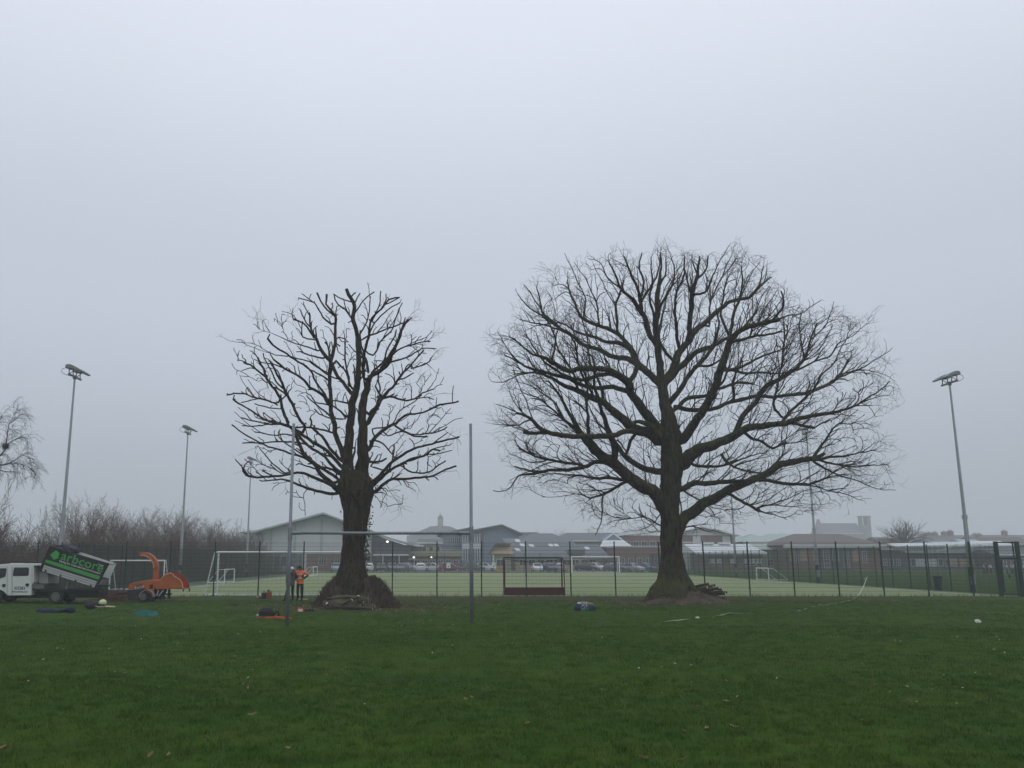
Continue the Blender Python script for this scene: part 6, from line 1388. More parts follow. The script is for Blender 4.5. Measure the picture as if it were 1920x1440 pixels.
# tipped body
body = MB().prism(XZ([(385,455),(905,615),(912,600),(392,440)]), YT + .03, YT + DT - .03).build('tipper_body', M_CHASSIS, tr)
def tip(name, poly, m, y0, y1, par=body): return MB().prism(XZ(poly, t2), y0, y1).build(name, m, par)
tip('side_board', [(280,160),(1480,510),(1350,800),(1235,888),(145,545),(90,530)], M_BLACKP, YT - .02, YT + .03)
tip('drop_side', [(145,545),(1240,885),(1195,1010),(100,668)], M_ALU, YT - .035, YT + .03)
for f_ in (.33, .66):
    p0 = (145 - 45 * f_, 545 + 123 * f_); p1 = (1240 - 45 * f_, 885 + 125 * f_); tip('groove', [(p0[0], p0[1]-4), (p1[0], p1[1]-4), (p1[0], p1[1]+4), (p0[0], p0[1]+4)], mat('groove_dark', (.10, .10, .10)), YT - .038, YT - .0355)
for (hx, hy) in ((182, 670), (492, 770), (803, 872), (1117, 970)): tip('latch', [(hx-18,hy-22),(hx+12,hy-14),(hx+20,hy+12),(hx-12,hy+16)], M_CHASSIS, YT - .07, YT - .036)
for (hx, hy) in ((230, 560), (520, 640), (740, 715), (1110, 830)): tip('hinge', [(hx-14,hy-9),(hx+14,hy-2),(hx+12,hy+10),(hx-16,hy+4)], M_CHASSIS, YT - .06, YT - .036)
tip('green_stripe', [(180,430),(1325,785),(1290,858),(165,490)], M_LIME, YT - .027, YT - .021)
tip('corner_post', [(1465,500),(1495,512),(1225,1030),(1185,1015)], M_CHASSIS, YT - .05, YT + .05)
tip('corner_post', [(262,150),(296,162),(75,678),(40,660)], M_CHASSIS, YT - .05, YT + DT)
# tree emblem
tip('emblem', [(300,400),(330,412),(335,432),(375,440),(372,428),(395,418),(430,415),(452,385),(440,355),(465,330),(455,290),(425,275),(412,245),(375,250),(355,275),(318,285),(320,305),(280,325),(275,355),(310,370)], M_LIME, YT - .029, YT - .021)
lettering('arbcore', (482, 425), (1345, 697), .56, M_LIME, body, t2, y=YT - .02, bold=.012)
lettering('Caring for trees and the environment', (455, 478), (1308, 742), .13, M_LETTER, body, t2, y=YT - .02, bold=.01)
lettering('Tree Surgery', (1262, 545), (1378, 580), .12, M_LETTER, body, t2, y=YT - .02)
# far side, tailgate, net
yf = YT + 1.0
def far(p): return P(70 + p[0] / 11.075, 1010 + p[1] / 11.075, yf)
MB().add([far((720,225)), far((1640,520)), far((1500,830)), far((560,560))] + [far((720,225)) + Vector((0,.04,0)), far((1640,520)) + Vector((0,.04,0)), far((1500,830)) + Vector((0,.04,0)), far((560,560)) + Vector((0,.04,0))], [(0,1,2,3),(7,6,5,4),(0,4,5,1),(1,5,6,2),(2,6,7,3),(3,7,4,0)]).build('far_side', M_TWHITE, body)
tg = MB().prism([(far((1330,885)).x, far((1330,885)).z), (far((1500,845)).x, far((1500,845)).z), (far((1440,940)).x, far((1440,940)).z), (far((1270,1020)).x, far((1270,1020)).z)], YT + .25, yf); tg.build('tailgate', M_ALU, body)
MB().bar((t2(1480, 545).x, YT, t2(1480, 545).z), far((1640, 525)), .025).build('stay_rope', M_CHASSIS, body)
cv = MB(); qq = random.Random(2)
for i in range(9):
    for j in range(4): pass
ctop = [(285,160),(330,138),(420,128),(520,125),(545,140),(600,158),(640,185),(720,205),(715,240),(690,290)]
cv.prism(XZ(ctop + [(600,262),(450,215)], t2), YT + .12, YT + 1.1).build('load_net', mat('dark_netting', (.035, .04, .05), var=.5, scale=14, bump=1, bscale=25), body)
rp_ = MB()
for (a, e) in (((300,150),(520,215)), ((420,130),(560,240)), ((540,140),(690,270)), ((350,190),(640,185))): rp_.bar(P(70 + a[0]/11.075, 1010 + a[1]/11.075, YT + .11), P(70 + e[0]/11.075, 1010 + e[1]/11.075, YT + .11), .02)
tag(rp_.build('net_rope', mat('rope_grey', (.12, .12, .13)), body), kind='stuff')
MB().tube([tz(560, 640) + Vector((0, .8, 0)), tz(590, 535) + Vector((0, .8, 0))], [.07, .05], 10).build('tipping_ram', M_GALV, tr)

# ================================================================== wood chipper
YC = 43.6; DC = 1.2
def cz_(x, y): return P(220 + x / 12, 1020 + y / 12, YC)
def CX_(l): return [(cz_(*p).x, cz_(*p).z) for p in l]
M_ORNG = mat('chipper_orange', (0.33, 0.088, 0.022), rough=.5, var=.18, scale=2.5, col2=(0.22, 0.075, 0.035), c2fac=.62)
M_REDIN = mat('hopper_red', (0.27, 0.045, 0.020), rough=.5, var=.2, scale=3)
ch = thing('wood_chipper', 'orange towable wood chipper with curved chute and flared infeed hopper', 'wood chipper', (0, 0, 0))
hood = MB().prism(CX_([(232,1020),(252,930),(300,885),(480,845),(740,808),(920,808),(935,850),(850,890),(835,1000),(600,1010)]), YC, YC + DC).build('hood', M_ORNG, ch, bevel=.03)
MB().prism(CX_([(205,1040),(600,1013),(822,1003),(822,1180),(790,1265),(600,1268),(232,1268)]), YC + .04, YC + DC - .04).build('lower_body', mat('chipper_dark', (.035, .033, .036), var=.3), ch, bevel=.02)
MB().prism(CX_([(640,900),(830,890),(815,1180),(780,1180),(760,1110),(640,1090)]), YC - .012, YC + .03).build('side_panel', M_ORNG, ch)
MB().prism(CX_([(735,915),(805,905),(800,1000),(730,1010)]), YC - .025, YC - .013).build('control_panel', M_CHASSIS, ch)
lab = MB().prism(CX_([(405,955),(600,922),(598,975),(400,1008)]), YC - .012, YC - .002).build('label', M_TWHITE, hood)
lettering('JENSEN', (425, 995), (585, 967), .20, M_CHASSIS, lab, cz_, y=YC - .012, bold=.02)
for (x0, y0, x1, y1) in ((330,900,450,870),(500,868,620,845)): MB().prism(CX_([(x0,y0),(x1,y1),(x1,y1+14),(x0,y0+14)]), YC + .15, YC + DC - .15).build('hood_vent', M_CHASSIS, hood)
path = [(780,815),(785,700),(792,600),(800,520),(790,440),(755,370),(700,300),(620,245),(540,222),(425,215)]
fine = smooth_line([(x, y, 0) for x, y in path], 18); sec = []; nn = len(fine)
for i, (x, y, _) in enumerate(fine):
    t_ = fine[min(i+1, nn-1)] - fine[max(i-1, 0)]; t_ = t_[:2] / np.linalg.norm(t_[:2]); nr = np.array([-t_[1], t_[0]]); w = 52 - 20 * (i / nn)
    a = cz_(*(np.array([x, y]) + nr * w)); b_ = cz_(*(np.array([x, y]) - nr * w)); sec.append((a, b_))
cb2 = MB(); vs = []; yc = YC + .42
for a, b_ in sec: vs += [(a.x, yc, a.z), (b_.x, yc, b_.z), (b_.x, yc + .30, b_.z), (a.x, yc + .30, a.z)]
fs = [(0,1,2,3)]
for i in range(nn - 1):
    for k_ in range(4): fs.append((i*4+k_, i*4+(k_+1)%4, (i+1)*4+(k_+1)%4, (i+1)*4+k_))
cb2.add(vs, fs); cht = cb2.build('chute', M_ORNG, ch)
sp_ = MB()
for i in range(nn // 3, nn - 3): a0, a1 = sec[i][0], sec[i+1][0]; b0, b1 = sec[i][1], sec[i+1][1]; sp_.bar((b0.x, yc - .015, b0.z), (b1.x, yc - .015, b1.z), .035)
sp_.build('chute_rib', mat('worn_orange', (.50, .30, .20)), cht)
MB().prism(CX_([(725,560),(850,545),(850,572),(728,588)]), yc - .02, yc + .32).build('chute_flange', M_REDIN, cht)
MB().prism(CX_([(425,185),(470,185),(475,245),(425,240)]), yc - .02, yc + .32).build('deflector', M_REDIN, cht)
# flared hopper
near = [(830,895),(930,850),(1000,770),(1080,690),(1180,655),(1240,672),(1290,735),(1400,800),(1455,880),(1472,1010),(1190,1005),(835,985)]
farp = [(930,850),(1010,740),(1100,660),(1230,632),(1350,640),(1450,695),(1550,790),(1605,900),(1612,1005)]
hop = MB().prism(CX_(near), YC + .02, YC + .05).build('hopper', M_ORNG, ch)
fb2 = MB(); vs = []; ed = [(930,850),(1000,770),(1080,690),(1180,655),(1240,672),(1290,735),(1400,800),(1455,880),(1472,1010)]
for p_, q_ in zip(ed, farp):
    a = cz_(*p_); b_ = P(220 + q_[0] / 12, 1020 + q_[1] / 12, YC + 1.25); vs += [(a.x, YC + .05, a.z), (b_.x, YC + 1.25, b_.z)]
fb2.add(vs, [(i*2, i*2+2, i*2+3, i*2+1) for i in range(3)])
fb2.build('hopper_top', M_ORNG, hop)
fr = MB(); bk = [P(220 + q_[0] / 12, 1020 + q_[1] / 12, YC + 1.25) for q_ in farp] + [P(220 + 930/12, 1020 + 985/12, YC + 1.25)]
fr.prism([(v.x, v.z) for v in bk], YC + 1.22, YC + 1.26); fr.build('hopper_back', M_REDIN, hop)
tb = MB(); a, b_ = cz_(835, 990), cz_(1472, 1008); tb.box(a.x, b_.x, YC + .02, YC + 1.25, min(a.z, b_.z) - .02, min(a.z, b_.z) + .02); tb.build('hopper_tray', M_ORNG, hop)
eb = MB()
for i in range(3, 8): a, b_ = cz_(*ed[i]), cz_(*ed[i+1]); eb.bar((a.x, YC + .03, a.z), (b_.x, YC + .03, b_.z), .035)
eb.build('feed_bar', mat('worn_orange', (.50, .30, .20)), hop)
eb = MB()
for i in range(2, 8): a = P(220 + farp[i][0]/12, 1020 + farp[i][1]/12, YC + 1.24); b_ = P(220 + farp[i+1][0]/12, 1020 + farp[i+1][1]/12, YC + 1.24); eb.bar(a, b_, .04)
eb.build('hopper_rim', M_REDIN, hop)
for (xx, w) in ((1465, 10), (1605, 10)): MB().prism(CX_([(xx-w,1005),(xx+w,1005),(xx+w,1075),(xx-w,1075)]), YC + .1, YC + .16).build('hook', M_CHASSIS, hop)
wheel_y(cz_(665, 0).x, .27, .27, YC - .1, .2, ch, M_RIMD); wheel_y(cz_(665, 0).x, .27, .27, YC + DC - .1, .2, ch, M_RIMD)
fm_ = MB(); mc = (cz_(672, 1200).x, cz_(672, 1200).z); R_ = .37
for i in range(9):
    a0, a1 = math.pi * (.02 + .96 * i / 9), math.pi * (.02 + .96 * (i + 1) / 9); fm_.add([(mc[0] + R_*math.cos(a0), YC - .14, mc[1] + R_*math.sin(a0)), (mc[0] + R_*math.cos(a1), YC - .14, mc[1] + R_*math.sin(a1)), (mc[0] + R_*math.cos(a1), YC + .12, mc[1] + R_*math.sin(a1)), (mc[0] + R_*math.cos(a0), YC + .12, mc[1] + R_*math.sin(a0)),
      (mc[0] + (R_-.035)*math.cos(a0), YC - .14, mc[1] + (R_-.035)*math.sin(a0)), (mc[0] + (R_-.035)*math.cos(a1), YC - .14, mc[1] + (R_-.035)*math.sin(a1)), (mc[0] + (R_-.035)*math.cos(a1), YC + .12, mc[1] + (R_-.035)*math.sin(a1)), (mc[0] + (R_-.035)*math.cos(a0), YC + .12, mc[1] + (R_-.035)*math.sin(a0))], [(0,1,2,3),(7,6,5,4),(0,4,5,1),(2,6,7,3)])
fm_.build('mudguard', mat('mudguard_grey', (.24, .23, .23)), ch)
b = MB().prism(CX_([(1070,1010),(1115,1010),(1110,1235),(1075,1235)]), YC + .5, YC + .58); b.prism(CX_([(960,1125),(1140,1115),(1138,1145),(960,1155)]), YC + .46, YC + .62); b.prism(CX_([(1050,1228),(1135,1228),(1135,1242),(1050,1242)]), YC + .42, YC + .66); b.build('jockey_leg', M_CHASSIS, ch)
b = MB().prism(CX_([(830,1000),(1000,1005),(990,1060),(930,1170),(960,1255),(820,1240)]), YC + .25, YC + .9); b.build('feed_housing', M_CHASSIS, ch)
b = MB().bar(cz_(890, 1160) + Vector((0, -.02, 0)), cz_(930, 1040) + Vector((0, -.02, 0)), .05).bar(cz_(930, 1170) + Vector((0, -.02, 0)), cz_(1040, 1040) + Vector((0, -.02, 0)), .05); b.build('linkage', M_GALV, ch)
MB().bar((cz_(230, 0).x, YC + .6, .42), (cz_(-30, 0).x, YC + .6, .36), .08).build('tow_bar', M_CHASSIS, ch)
# brash and chips on the ground between truck and chipper
n_ = NP(); q = random.Random(4)
for _ in range(900):
    p_ = G(q.gauss(212, 20), q.uniform(1113, 1128)); a = NPR.normal(0, 1, 3); a[2] = abs(a[2]) * .3; a /= np.linalg.norm(a); l = q.uniform(.1, .6); p_ = np.array(p_) + np.array((0, 0, q.uniform(0, .22)))
    n_.tube([p_, p_ + a * l], [.012, .006], 3)
tag(link('brash', n_.mesh('brash', mat('red_brash', (.075, .030, .024), var=.4))), kind='stuff')
# ================================================================== people
M_SKIN = mat('skin', (.33, .19, .13), rough=.6, var=.06)
def person(label, loc, rz, pose, colors, group=None, scale=1.0, cat='person'):
    """pose: joint dict in metres, standing figure facing -y; one skinned body, materials by region"""
    J = dict(pelvis=(0,0,.93), waist=(0,0,1.06), chest=(0,-.01,1.28), neck=(0,0,1.47), head=(0,-.02,1.58), crown=(0,-.01,1.70),
             lsh=(-.18,0,1.41), rsh=(.18,0,1.41), lel=(-.24,.02,1.14), rel=(.24,.02,1.14), lwr=(-.24,-.08,.90), rwr=(.24,-.08,.90), lha=(-.24,-.11,.81), rha=(.24,-.11,.81),
             lhip=(-.095,0,.90), rhip=(.095,0,.90), lkn=(-.11,-.02,.49), rkn=(.11,-.02,.49), lan=(-.12,.02,.09), ran=(.12,.02,.09), lto=(-.13,-.14,.045), rto=(.13,-.14,.045))
    J.update(pose)
    rad = dict(pelvis=.155, waist=.145, chest=.165, neck=.062, head=.098, crown=.085, lsh=.085, rsh=.085, lel=.056, rel=.056, lwr=.040, rwr=.040, lha=.038, rha=.038,
               lhip=.105, rhip=.105, lkn=.075, rkn=.075, lan=.055, ran=.055, lto=.045, rto=.045)
    E = [('pelvis','waist'),('waist','chest'),('chest','neck'),('neck','head'),('head','crown'),('chest','lsh'),('chest','rsh'),('lsh','lel'),('rsh','rel'),('lel','lwr'),('rel','rwr'),('lwr','lha'),('rwr','rha'),
         ('pelvis','lhip'),('pelvis','rhip'),('lhip','lkn'),('rhip','rkn'),('lkn','lan'),('rkn','ran'),('lan','lto'),('ran','rto')]
    names = list(J); idx = {n: i for i, n in enumerate(names)}
    V = [J[n] for n in names]; Ed = [(idx[a], idx[b]) for a, b in E]; RR = [rad[n] for n in names]
    # five bent fingers on each hand
    for s_, w, h_ in ((-1, 'lwr', 'lha'), (1, 'rwr', 'rha')):
        d = (Vector(J[h_]) - Vector(J[w])).normalized(); sd_ = d.cross(Vector((s_, .3, .1))).normalized(); pn = d.cross(sd_)
        for k_ in range(4):
            o_ = (k_ - 1.5) * .019; L_ = (.062, .075, .078, .058)[k_]; a = Vector(J[h_]) + sd_ * o_; V += [tuple(a + d * .03), tuple(a + d * (.03 + L_ * .55) + pn * .008), tuple(a + d * (.03 + L_) + pn * .03)]; n0 = len(V) - 3
            Ed += [(idx[h_], n0), (n0, n0 + 1), (n0 + 1, n0 + 2)]; RR += [.0095, .009, .0075]
        a = Vector(J[h_]) + sd_ * -.03; V += [tuple(a), tuple(a - sd_ * .025 + d * .035)]; n0 = len(V) - 2; Ed += [(idx[h_], n0), (n0, n0 + 1)]; RR += [.012, .009]
    me = bpy.data.meshes.new('person'); me.from_pydata(V, Ed, []); o = bpy.data.objects.new('person', me); COL.objects.link(o)
    sk = o.modifiers.new('skin', 'SKIN'); sk.use_smooth_shade = True
    if not me.skin_vertices: 
        bm = bmesh.new(); bm.from_mesh(me); bm.verts.layers.skin.verify(); bm.to_mesh(me); bm.free()
    for i, r_ in enumerate(RR):
        sv = me.skin_vertices[0].data[i]; sv.radius = (r_, r_ * (.78 if names[i] in ('pelvis','waist','chest') else 1)) if i < len(names) else (r_, r_); sv.use_root = (i == idx['pelvis'])
    ss = o.modifiers.new('sub', 'SUBSURF'); ss.levels = 1; ss.render_levels = 1
    dg = bpy.context.evaluated_depsgraph_get(); dg.update(); nm = bpy.data.meshes.new_from_object(o.evaluated_get(dg)); bpy.data.objects.remove(o)
    nm.materials.clear()
    for m_ in colors: nm.materials.append(m_)                      # skin, top, trousers, boots, lower sleeve
    segs = [(Vector(J[a]), Vector(J[b]), a, b) for a, b in E]
    reg = {('pelvis','waist'): 1, ('waist','chest'): 1, ('chest','neck'): 1, ('neck','head'): 0, ('head','crown'): 0, ('chest','lsh'): 1, ('chest','rsh'): 1, ('lsh','lel'): 1, ('rsh','rel'): 1, ('lel','lwr'): 4, ('rel','rwr'): 4, ('lwr','lha'): 0, ('rwr','rha'): 0,
           ('pelvis','lhip'): 2, ('pelvis','rhip'): 2, ('lhip','lkn'): 2, ('rhip','rkn'): 2, ('lkn','lan'): 2, ('rkn','ran'): 2, ('lan','lto'): 3, ('ran','rto'): 3}
    for p_ in nm.polygons:
        c = p_.center; best = min(segs, key=lambda s_: ((c - s_[0]) - (s_[1] - s_[0]) * max(0, min(1, (c - s_[0]).dot(s_[1] - s_[0]) / max(1e-9, (s_[1] - s_[0]).length_squared)))).length)
        p_.material_index = reg[(best[2], best[3])]; p_.use_smooth = True
    t = link('person', nm); t.location = loc; t.rotation_euler = (0, 0, rz); t.scale = (scale,) * 3
    tag(t, label, cat, group)
    hd = Vector(J['head'])
    fc = MB(); fc.ball(hd + Vector((0, -.10, .0)), .022, 8, 6, (.8, 1, 1.2)); fc.build('nose', colors[0], t, smooth=True)
    for s_ in (-1, 1):
        MB().ball(hd + Vector((s_*.036, -.088, .03)), .012, 8, 6).build('eye', M_BLACKP, t); MB().ball(hd + Vector((s_*.098, .0, .0)), .028, 8, 6, (.4, .8, 1.2)).build('ear', colors[0], t, smooth=True)
    MB().box(hd.x - .03, hd.x + .03, hd.y - .096, hd.y - .085, hd.z - .052, hd.z - .042).build('mouth', mat('lips', (.22, .09, .07)), t)
    return t, J
M_HIVIS = mat('orange_hi_vis', (.85, .16, .035), rough=.7, var=.1, scale=12); M_REFL = mat('reflective_band', (.48, .46, .42), rough=.4)
M_NAVY = mat('dark_trousers', (.018, .019, .026), var=.3, scale=10); M_BOOT = mat('work_boot', (.02, .017, .014)); M_FLEECE = mat('grey_brown_fleece', (.085, .074, .066), var=.2, scale=10)
M_HELMD = mat('dark_helmet', (.03, .03, .032), rough=.4); M_HELMW = mat('white_helmet', (.62, .64, .64), rough=.35); M_BLKSL = mat('black_sleeve', (.02, .02, .022))
def helmet(t, hd, m, visor, muff):
    h_ = MB().ball((hd[0], hd[1] + .01, hd[2] + .045), .125, 14, 8, (.95, 1.12, .85), zmin=hd[2] + .03); h_.box(hd[0] - .09, hd[0] + .09, hd[1] - .20, hd[1] - .08, hd[2] + .035, hd[2] + .05); o = h_.build('helmet', m, t, smooth=True)
    for s_ in (-1, 1): MB().ball((hd[0] + s_*.115, hd[1], hd[2] - .01), .05, 10, 6, (.55, .9, 1.2)).build('ear_defender', muff, o, smooth=True)
    if visor: MB().box(hd[0] - .10, hd[0] + .10, hd[1] - .24, hd[1] - .10, hd[2] + .09, hd[2] + .11).build('visor', M_BLACKP, o)
# worker in orange, hand on hip, turned to his mate
pa = G(561.5, 1127); ta, Ja = person('worker in orange hi-vis jacket and dark helmet, one elbow out, hand on hip', pa, -.25,
    dict(rel=(.42, .06, 1.26), rwr=(.22, -.12, 1.08), rha=(.14, -.15, 1.06), lel=(-.25, -.03, 1.16), lwr=(-.12, -.20, 1.02), lha=(-.04, -.22, 1.02), lkn=(-.10, -.03, .49), lan=(-.12, .05, .09), lto=(-.14, -.11, .045), head=(-.02, -.03, 1.58)),
    [M_SKIN, M_HIVIS, M_NAVY, M_BOOT, M_BLKSL], scale=1.0)
helmet(ta, Ja['head'], M_HELMD, True, M_HELMD)
jk = MB()
for z, w, d in ((1.30, .178, .142), (1.10, .163, .128)):
    ring = [(w * 1.04 * math.cos(k * math.pi / 10), d * 1.06 * math.sin(k * math.pi / 10)) for k in range(20)]
    jk.add([(x, y - .005, z - .03) for x, y in ring] + [(x, y - .005, z + .03) for x, y in ring], [(k, (k+1) % 20, 20 + (k+1) % 20, 20 + k) for k in range(20)])
jk.build('reflective_band', M_REFL, ta)
sk_ = MB(); ring0 = [(.170 * math.cos(k * math.pi / 10), .135 * math.sin(k * math.pi / 10)) for k in range(20)]
sk_.add([(x * 1.05, y * 1.08, .84) for x, y in ring0] + [(x, y, 1.06) for x, y in ring0], [(k, (k+1) % 20, 20 + (k+1) % 20, 20 + k) for k in range(20)]).build('jacket_hem', M_HIVIS, ta, smooth=True)
# worker in fleece, white helmet, back turned, feet apart
pb = G(545, 1127.5); tb_, Jb = person('worker in grey brown fleece and white helmet with his back turned', pb, math.pi + .55,
    dict(lel=(-.30, -.04, 1.17), lwr=(-.26, -.24, 1.03), lha=(-.24, -.32, 1.02), rel=(.27, .06, 1.13), rwr=(.25, .0, .92), rha=(.24, -.03, .82), head=(-.03, -.05, 1.56), crown=(-.03, -.05, 1.67),
         lkn=(-.10, -.06, .49), lan=(-.12, -.02, .09), lto=(-.14, -.18, .045), rhip=(.10, .02, .90), rkn=(.22, .02, .49), ran=(.34, .06, .09), rto=(.38, -.09, .045)),
    [M_SKIN, M_FLEECE, M_NAVY, M_BOOT, M_FLEECE], scale=.97)
helmet(tb_, Jb['head'], M_HELMW, False, M_BLACKP)
sk_ = MB(); sk_.add([(x * 1.06, y * 1.1, .80) for x, y in ring0] + [(x, y, 1.05) for x, y in ring0], [(k, (k+1) % 20, 20 + (k+1) % 20, 20 + k) for k in range(20)]).build('fleece_hem', M_FLEECE, tb_, smooth=True)
MB().ball((0, .14, 1.42), .10, 10, 6, (1.2, .6, .8)).build('hood', M_FLEECE, tb_, smooth=True)
# pupils far beyond the fence
M_SHIRT = mat('white_shirt', (.55, .56, .57)); M_DKSH = mat('dark_shirt', (.03, .03, .05))
base = None
kids = [(1819.5, 126, M_SHIRT, 'pupil in a white top standing alone beside the floodlight column'), (1843, 126, M_SHIRT, 'pupil in a white top just outside the gate'), (1848, 130, M_DKSH, 'dark clad pupil close behind the white-topped one by the gate'), (1855, 126, M_SHIRT, 'pupil in white turned aside between the two fence posts by the gate'),
        (1866, 132, M_DKSH, 'dark clad pupil beside the thick gate post'), (1886, 124, M_SHIRT, 'pupil in white seen through the gate, nearest its thick post'), (1894, 126, M_SHIRT, 'pupil in white seen through the gate, middle of the group'), (1898, 128, M_SHIRT, 'pupil in white behind the middle one seen through the gate'), (1918, 124, M_SHIRT, 'pupil in white at the very edge of the view')]
for i, (px, Y, sh, lab) in enumerate(kids):
    st = random.Random(i); w = st.uniform(.08, .3)
    person(lab, (X(px, Y), Y, 0), st.uniform(-1.5, 1.5), dict(lkn=(-.10, -.12 * w * 3, .49), lan=(-.11, -.10, .09), lto=(-.11, -.26, .045), rkn=(.10, .0, .49), ran=(.11, .16, .10), rto=(.11, .02, .045), lel=(-.25, .05, 1.14), lwr=(-.24, -.1, .95), lha=(-.24, -.16, .9)),
           [M_SKIN, sh, M_NAVY, M_BOOT, M_SKIN], 'pupils on the field beyond the fence', scale=.9)

# ================================================================== kit lying on the grass
M_TEAL = mat('teal_tarpaulin', (.016, .085, .070), rough=.95, spec=.05, var=.2, scale=6, bump=.6, bscale=9); M_NAVYT = mat('navy_cloth', (.020, .028, .058), var=.3, scale=7, bump=.8, bscale=12)
M_ORROPE = mat('orange_rope', (.36, .075, .025), var=.3, scale=15); M_BLKB = mat('black_bag', (.018, .018, .022), var=.3, scale=8, bump=.7, bscale=12); M_LIMEH = mat('lime_helmet', (.46, .52, .26), rough=.4)
def crumple(name, m, parent, poly_px, h_, seed, n=14):
    """cloth lying on the ground over a pixel rectangle (px0, px1, py0, py1)"""
    q = random.Random(seed); a, b_ = poly_px[:2]; c, d = poly_px[2:]; B = MB(); vs = []; ph = [q.uniform(0, 6) for _ in range(6)]
    for j in range(n):
        for i in range(n):
            u, v = i / (n - 1), j / (n - 1); p_ = G(a + (b_ - a) * (u + .04 * math.sin(v * 5 + ph[0])), d + (c - d) * (v + .05 * math.sin(u * 7 + ph[1])))
            e = min(1, 9 * min(u, 1 - u, v, 1 - v)); z = h_ * e * (.55 + .25 * math.sin(u * 9 + ph[2] + 2 * v) + .2 * math.sin(v * 11 + ph[3] + 3 * u)) + q.uniform(0, .02) * e
            vs.append((p_.x, p_.y, max(.005, z)))
    B.add(vs, [(j*n+i, j*n+i+1, (j+1)*n+i+1, (j+1)*n+i) for j in range(n-1) for i in range(n-1)])
    return B.build(name, m, parent, smooth=True)
t = thing('tarpaulin', 'crumpled teal tarpaulin lying on the grass in front of the chipper', 'tarpaulin', (0,0,0)); crumple('sheet', M_TEAL, t, (252, 298, 1149, 1155.5), .15, 3); crumple('folded_edge', mat('teal_pale', (.03, .12, .10), var=.2, rough=.95, spec=.05), t, (276, 298, 1151, 1156), .12, 9, 10)
t = thing('rolled_tarpaulin', 'long navy rolled sheet lying on the grass before the truck', 'tarpaulin', (0,0,0))
a, b_ = G(68, 1150), G(139, 1150); pts = [a + (b_ - a) * (i / 10) + Vector((0, .06 * math.sin(i * 1.7), .08 + (.05 if i > 7 else .015 * math.sin(i * 2)))) for i in range(11)]
MB().tube(pts, [.07, .11, .10, .09, .10, .09, .07, .06, .10, .15, .09], 10).build('roll', M_NAVYT, t, smooth=True)
MB().tube([pts[6] + Vector((0, -.1, 0)), pts[8] + Vector((0, -.15, .02)), pts[9] + Vector((.1, -.1, .05))], [.03, .05, .06], 8).build('loose_end', M_NAVYT, t, smooth=True)
t = thing('kit_bag', 'black kit bag lying on the grass under the lime safety helmet', 'bag', (0,0,0)); c = G(171, 1141)
MB().ball((c.x, c.y, .13), .3, 14, 8, (1.0, .6, .5), .1, 3).build('bag', M_BLKB, t, smooth=True); MB().tube([(c.x + .2, c.y - .1, .1), (c.x + .4, c.y - .12, .06), (c.x + .62, c.y - .1, .1)], .03, 6).build('strap', mat('tan_strap', (.30, .25, .14)), t)
t = thing('safety_helmet', 'pale lime safety helmet resting beside the black kit bag', 'helmet', (0,0,0)); c = G(192, 1140)
MB().ball((c.x, c.y, .22), .155, 16, 9, (1.05, 1.0, .9), 0, 1, .13).build('shell', M_LIMEH, t, smooth=True); MB().box(c.x - .1, c.x + .12, c.y - .17, c.y - .12, .10, .16).build('visor', M_BLACKP, t); MB().ball((c.x + .02, c.y - .1, .06), .1, 8, 5, (1.3, .8, .6)).build('ear_defender', mat('pale_muff', (.40, .40, .22)), t, smooth=True)
t = thing('pruning_pole', 'short pale pole pointing away from the lime helmet on the grass', 'pole', (0,0,0)); a, b_ = G(197, 1140), G(216, 1139.5); MB().tube([a + Vector((0,0,.06)), b_ + Vector((0,0,.04))], [.045, .03], 8).build('shaft', mat('pale_wood', (.46, .43, .33)), t); MB().tube([a + Vector((-.1,0,.06)), a + Vector((.02,0,.06))], .055, 8).build('grip', M_BLACKP, t)
t = thing('rucksack', 'dark rucksack slumped on the grass beside the coiled orange rope', 'bag', (0,0,0)); c = G(500, 1158)
MB().ball((c.x, c.y, .13), .28, 14, 8, (1.0, .7, .75), .14, 5, .0).build('bag', M_BLKB, t, smooth=True); MB().tube([(c.x + .22, c.y, .1), (c.x + .4, c.y, .22), (c.x + .42, c.y, .04)], .045, 6).build('strap', M_BLKB, t, smooth=True); MB().ball((c.x - .32, c.y, .06), .07, 8, 6).build('buckle', mat('pale_grey_cloth', (.3, .3, .28)), t)
t = thing('climbing_rope', 'orange climbing rope coiled on the grass by the rugby post', 'rope', (0,0,0)); c = G(521, 1161.5); q = random.Random(4)
pts = []
for i in range(150): a = i * .37; rr = .16 + .17 * q.random(); pts.append((c.x + (rr * 1.5) * math.cos(a) - (.3 if i < 20 else 0), c.y + rr * math.sin(a), .015 + .07 * q.random()))
MB().tube(pts, .014, 5).build('coil', M_ORROPE, t, smooth=True)
t = thing('chainsaw', 'orange chainsaw lying on the bare soil beside the cut branches', 'chainsaw', (0,0,0)); c = G(563, 1149)
MB().prism([(-.16,.02),(.14,.02),(.16,.12),(.06,.2),(-.12,.18)], -.09, .09).build('engine_body', M_ORROPE, t, bevel=.02); MB().tube([(-.14,0,.14),(-.18,0,.27),(.0,0,.29),(.1,0,.16)], .018, 6).build('handle', M_BLACKP, t); MB().box(.14, .52, -.012, .012, .05, .13).build('guide_bar', M_CHASSIS, t); MB().box(-.08,.08,-.11,-.09,.05,.15).build('starter_cover', M_TWHITE, t); t.location = (c.x, c.y, 0); t.rotation_euler = (0,0,.2)
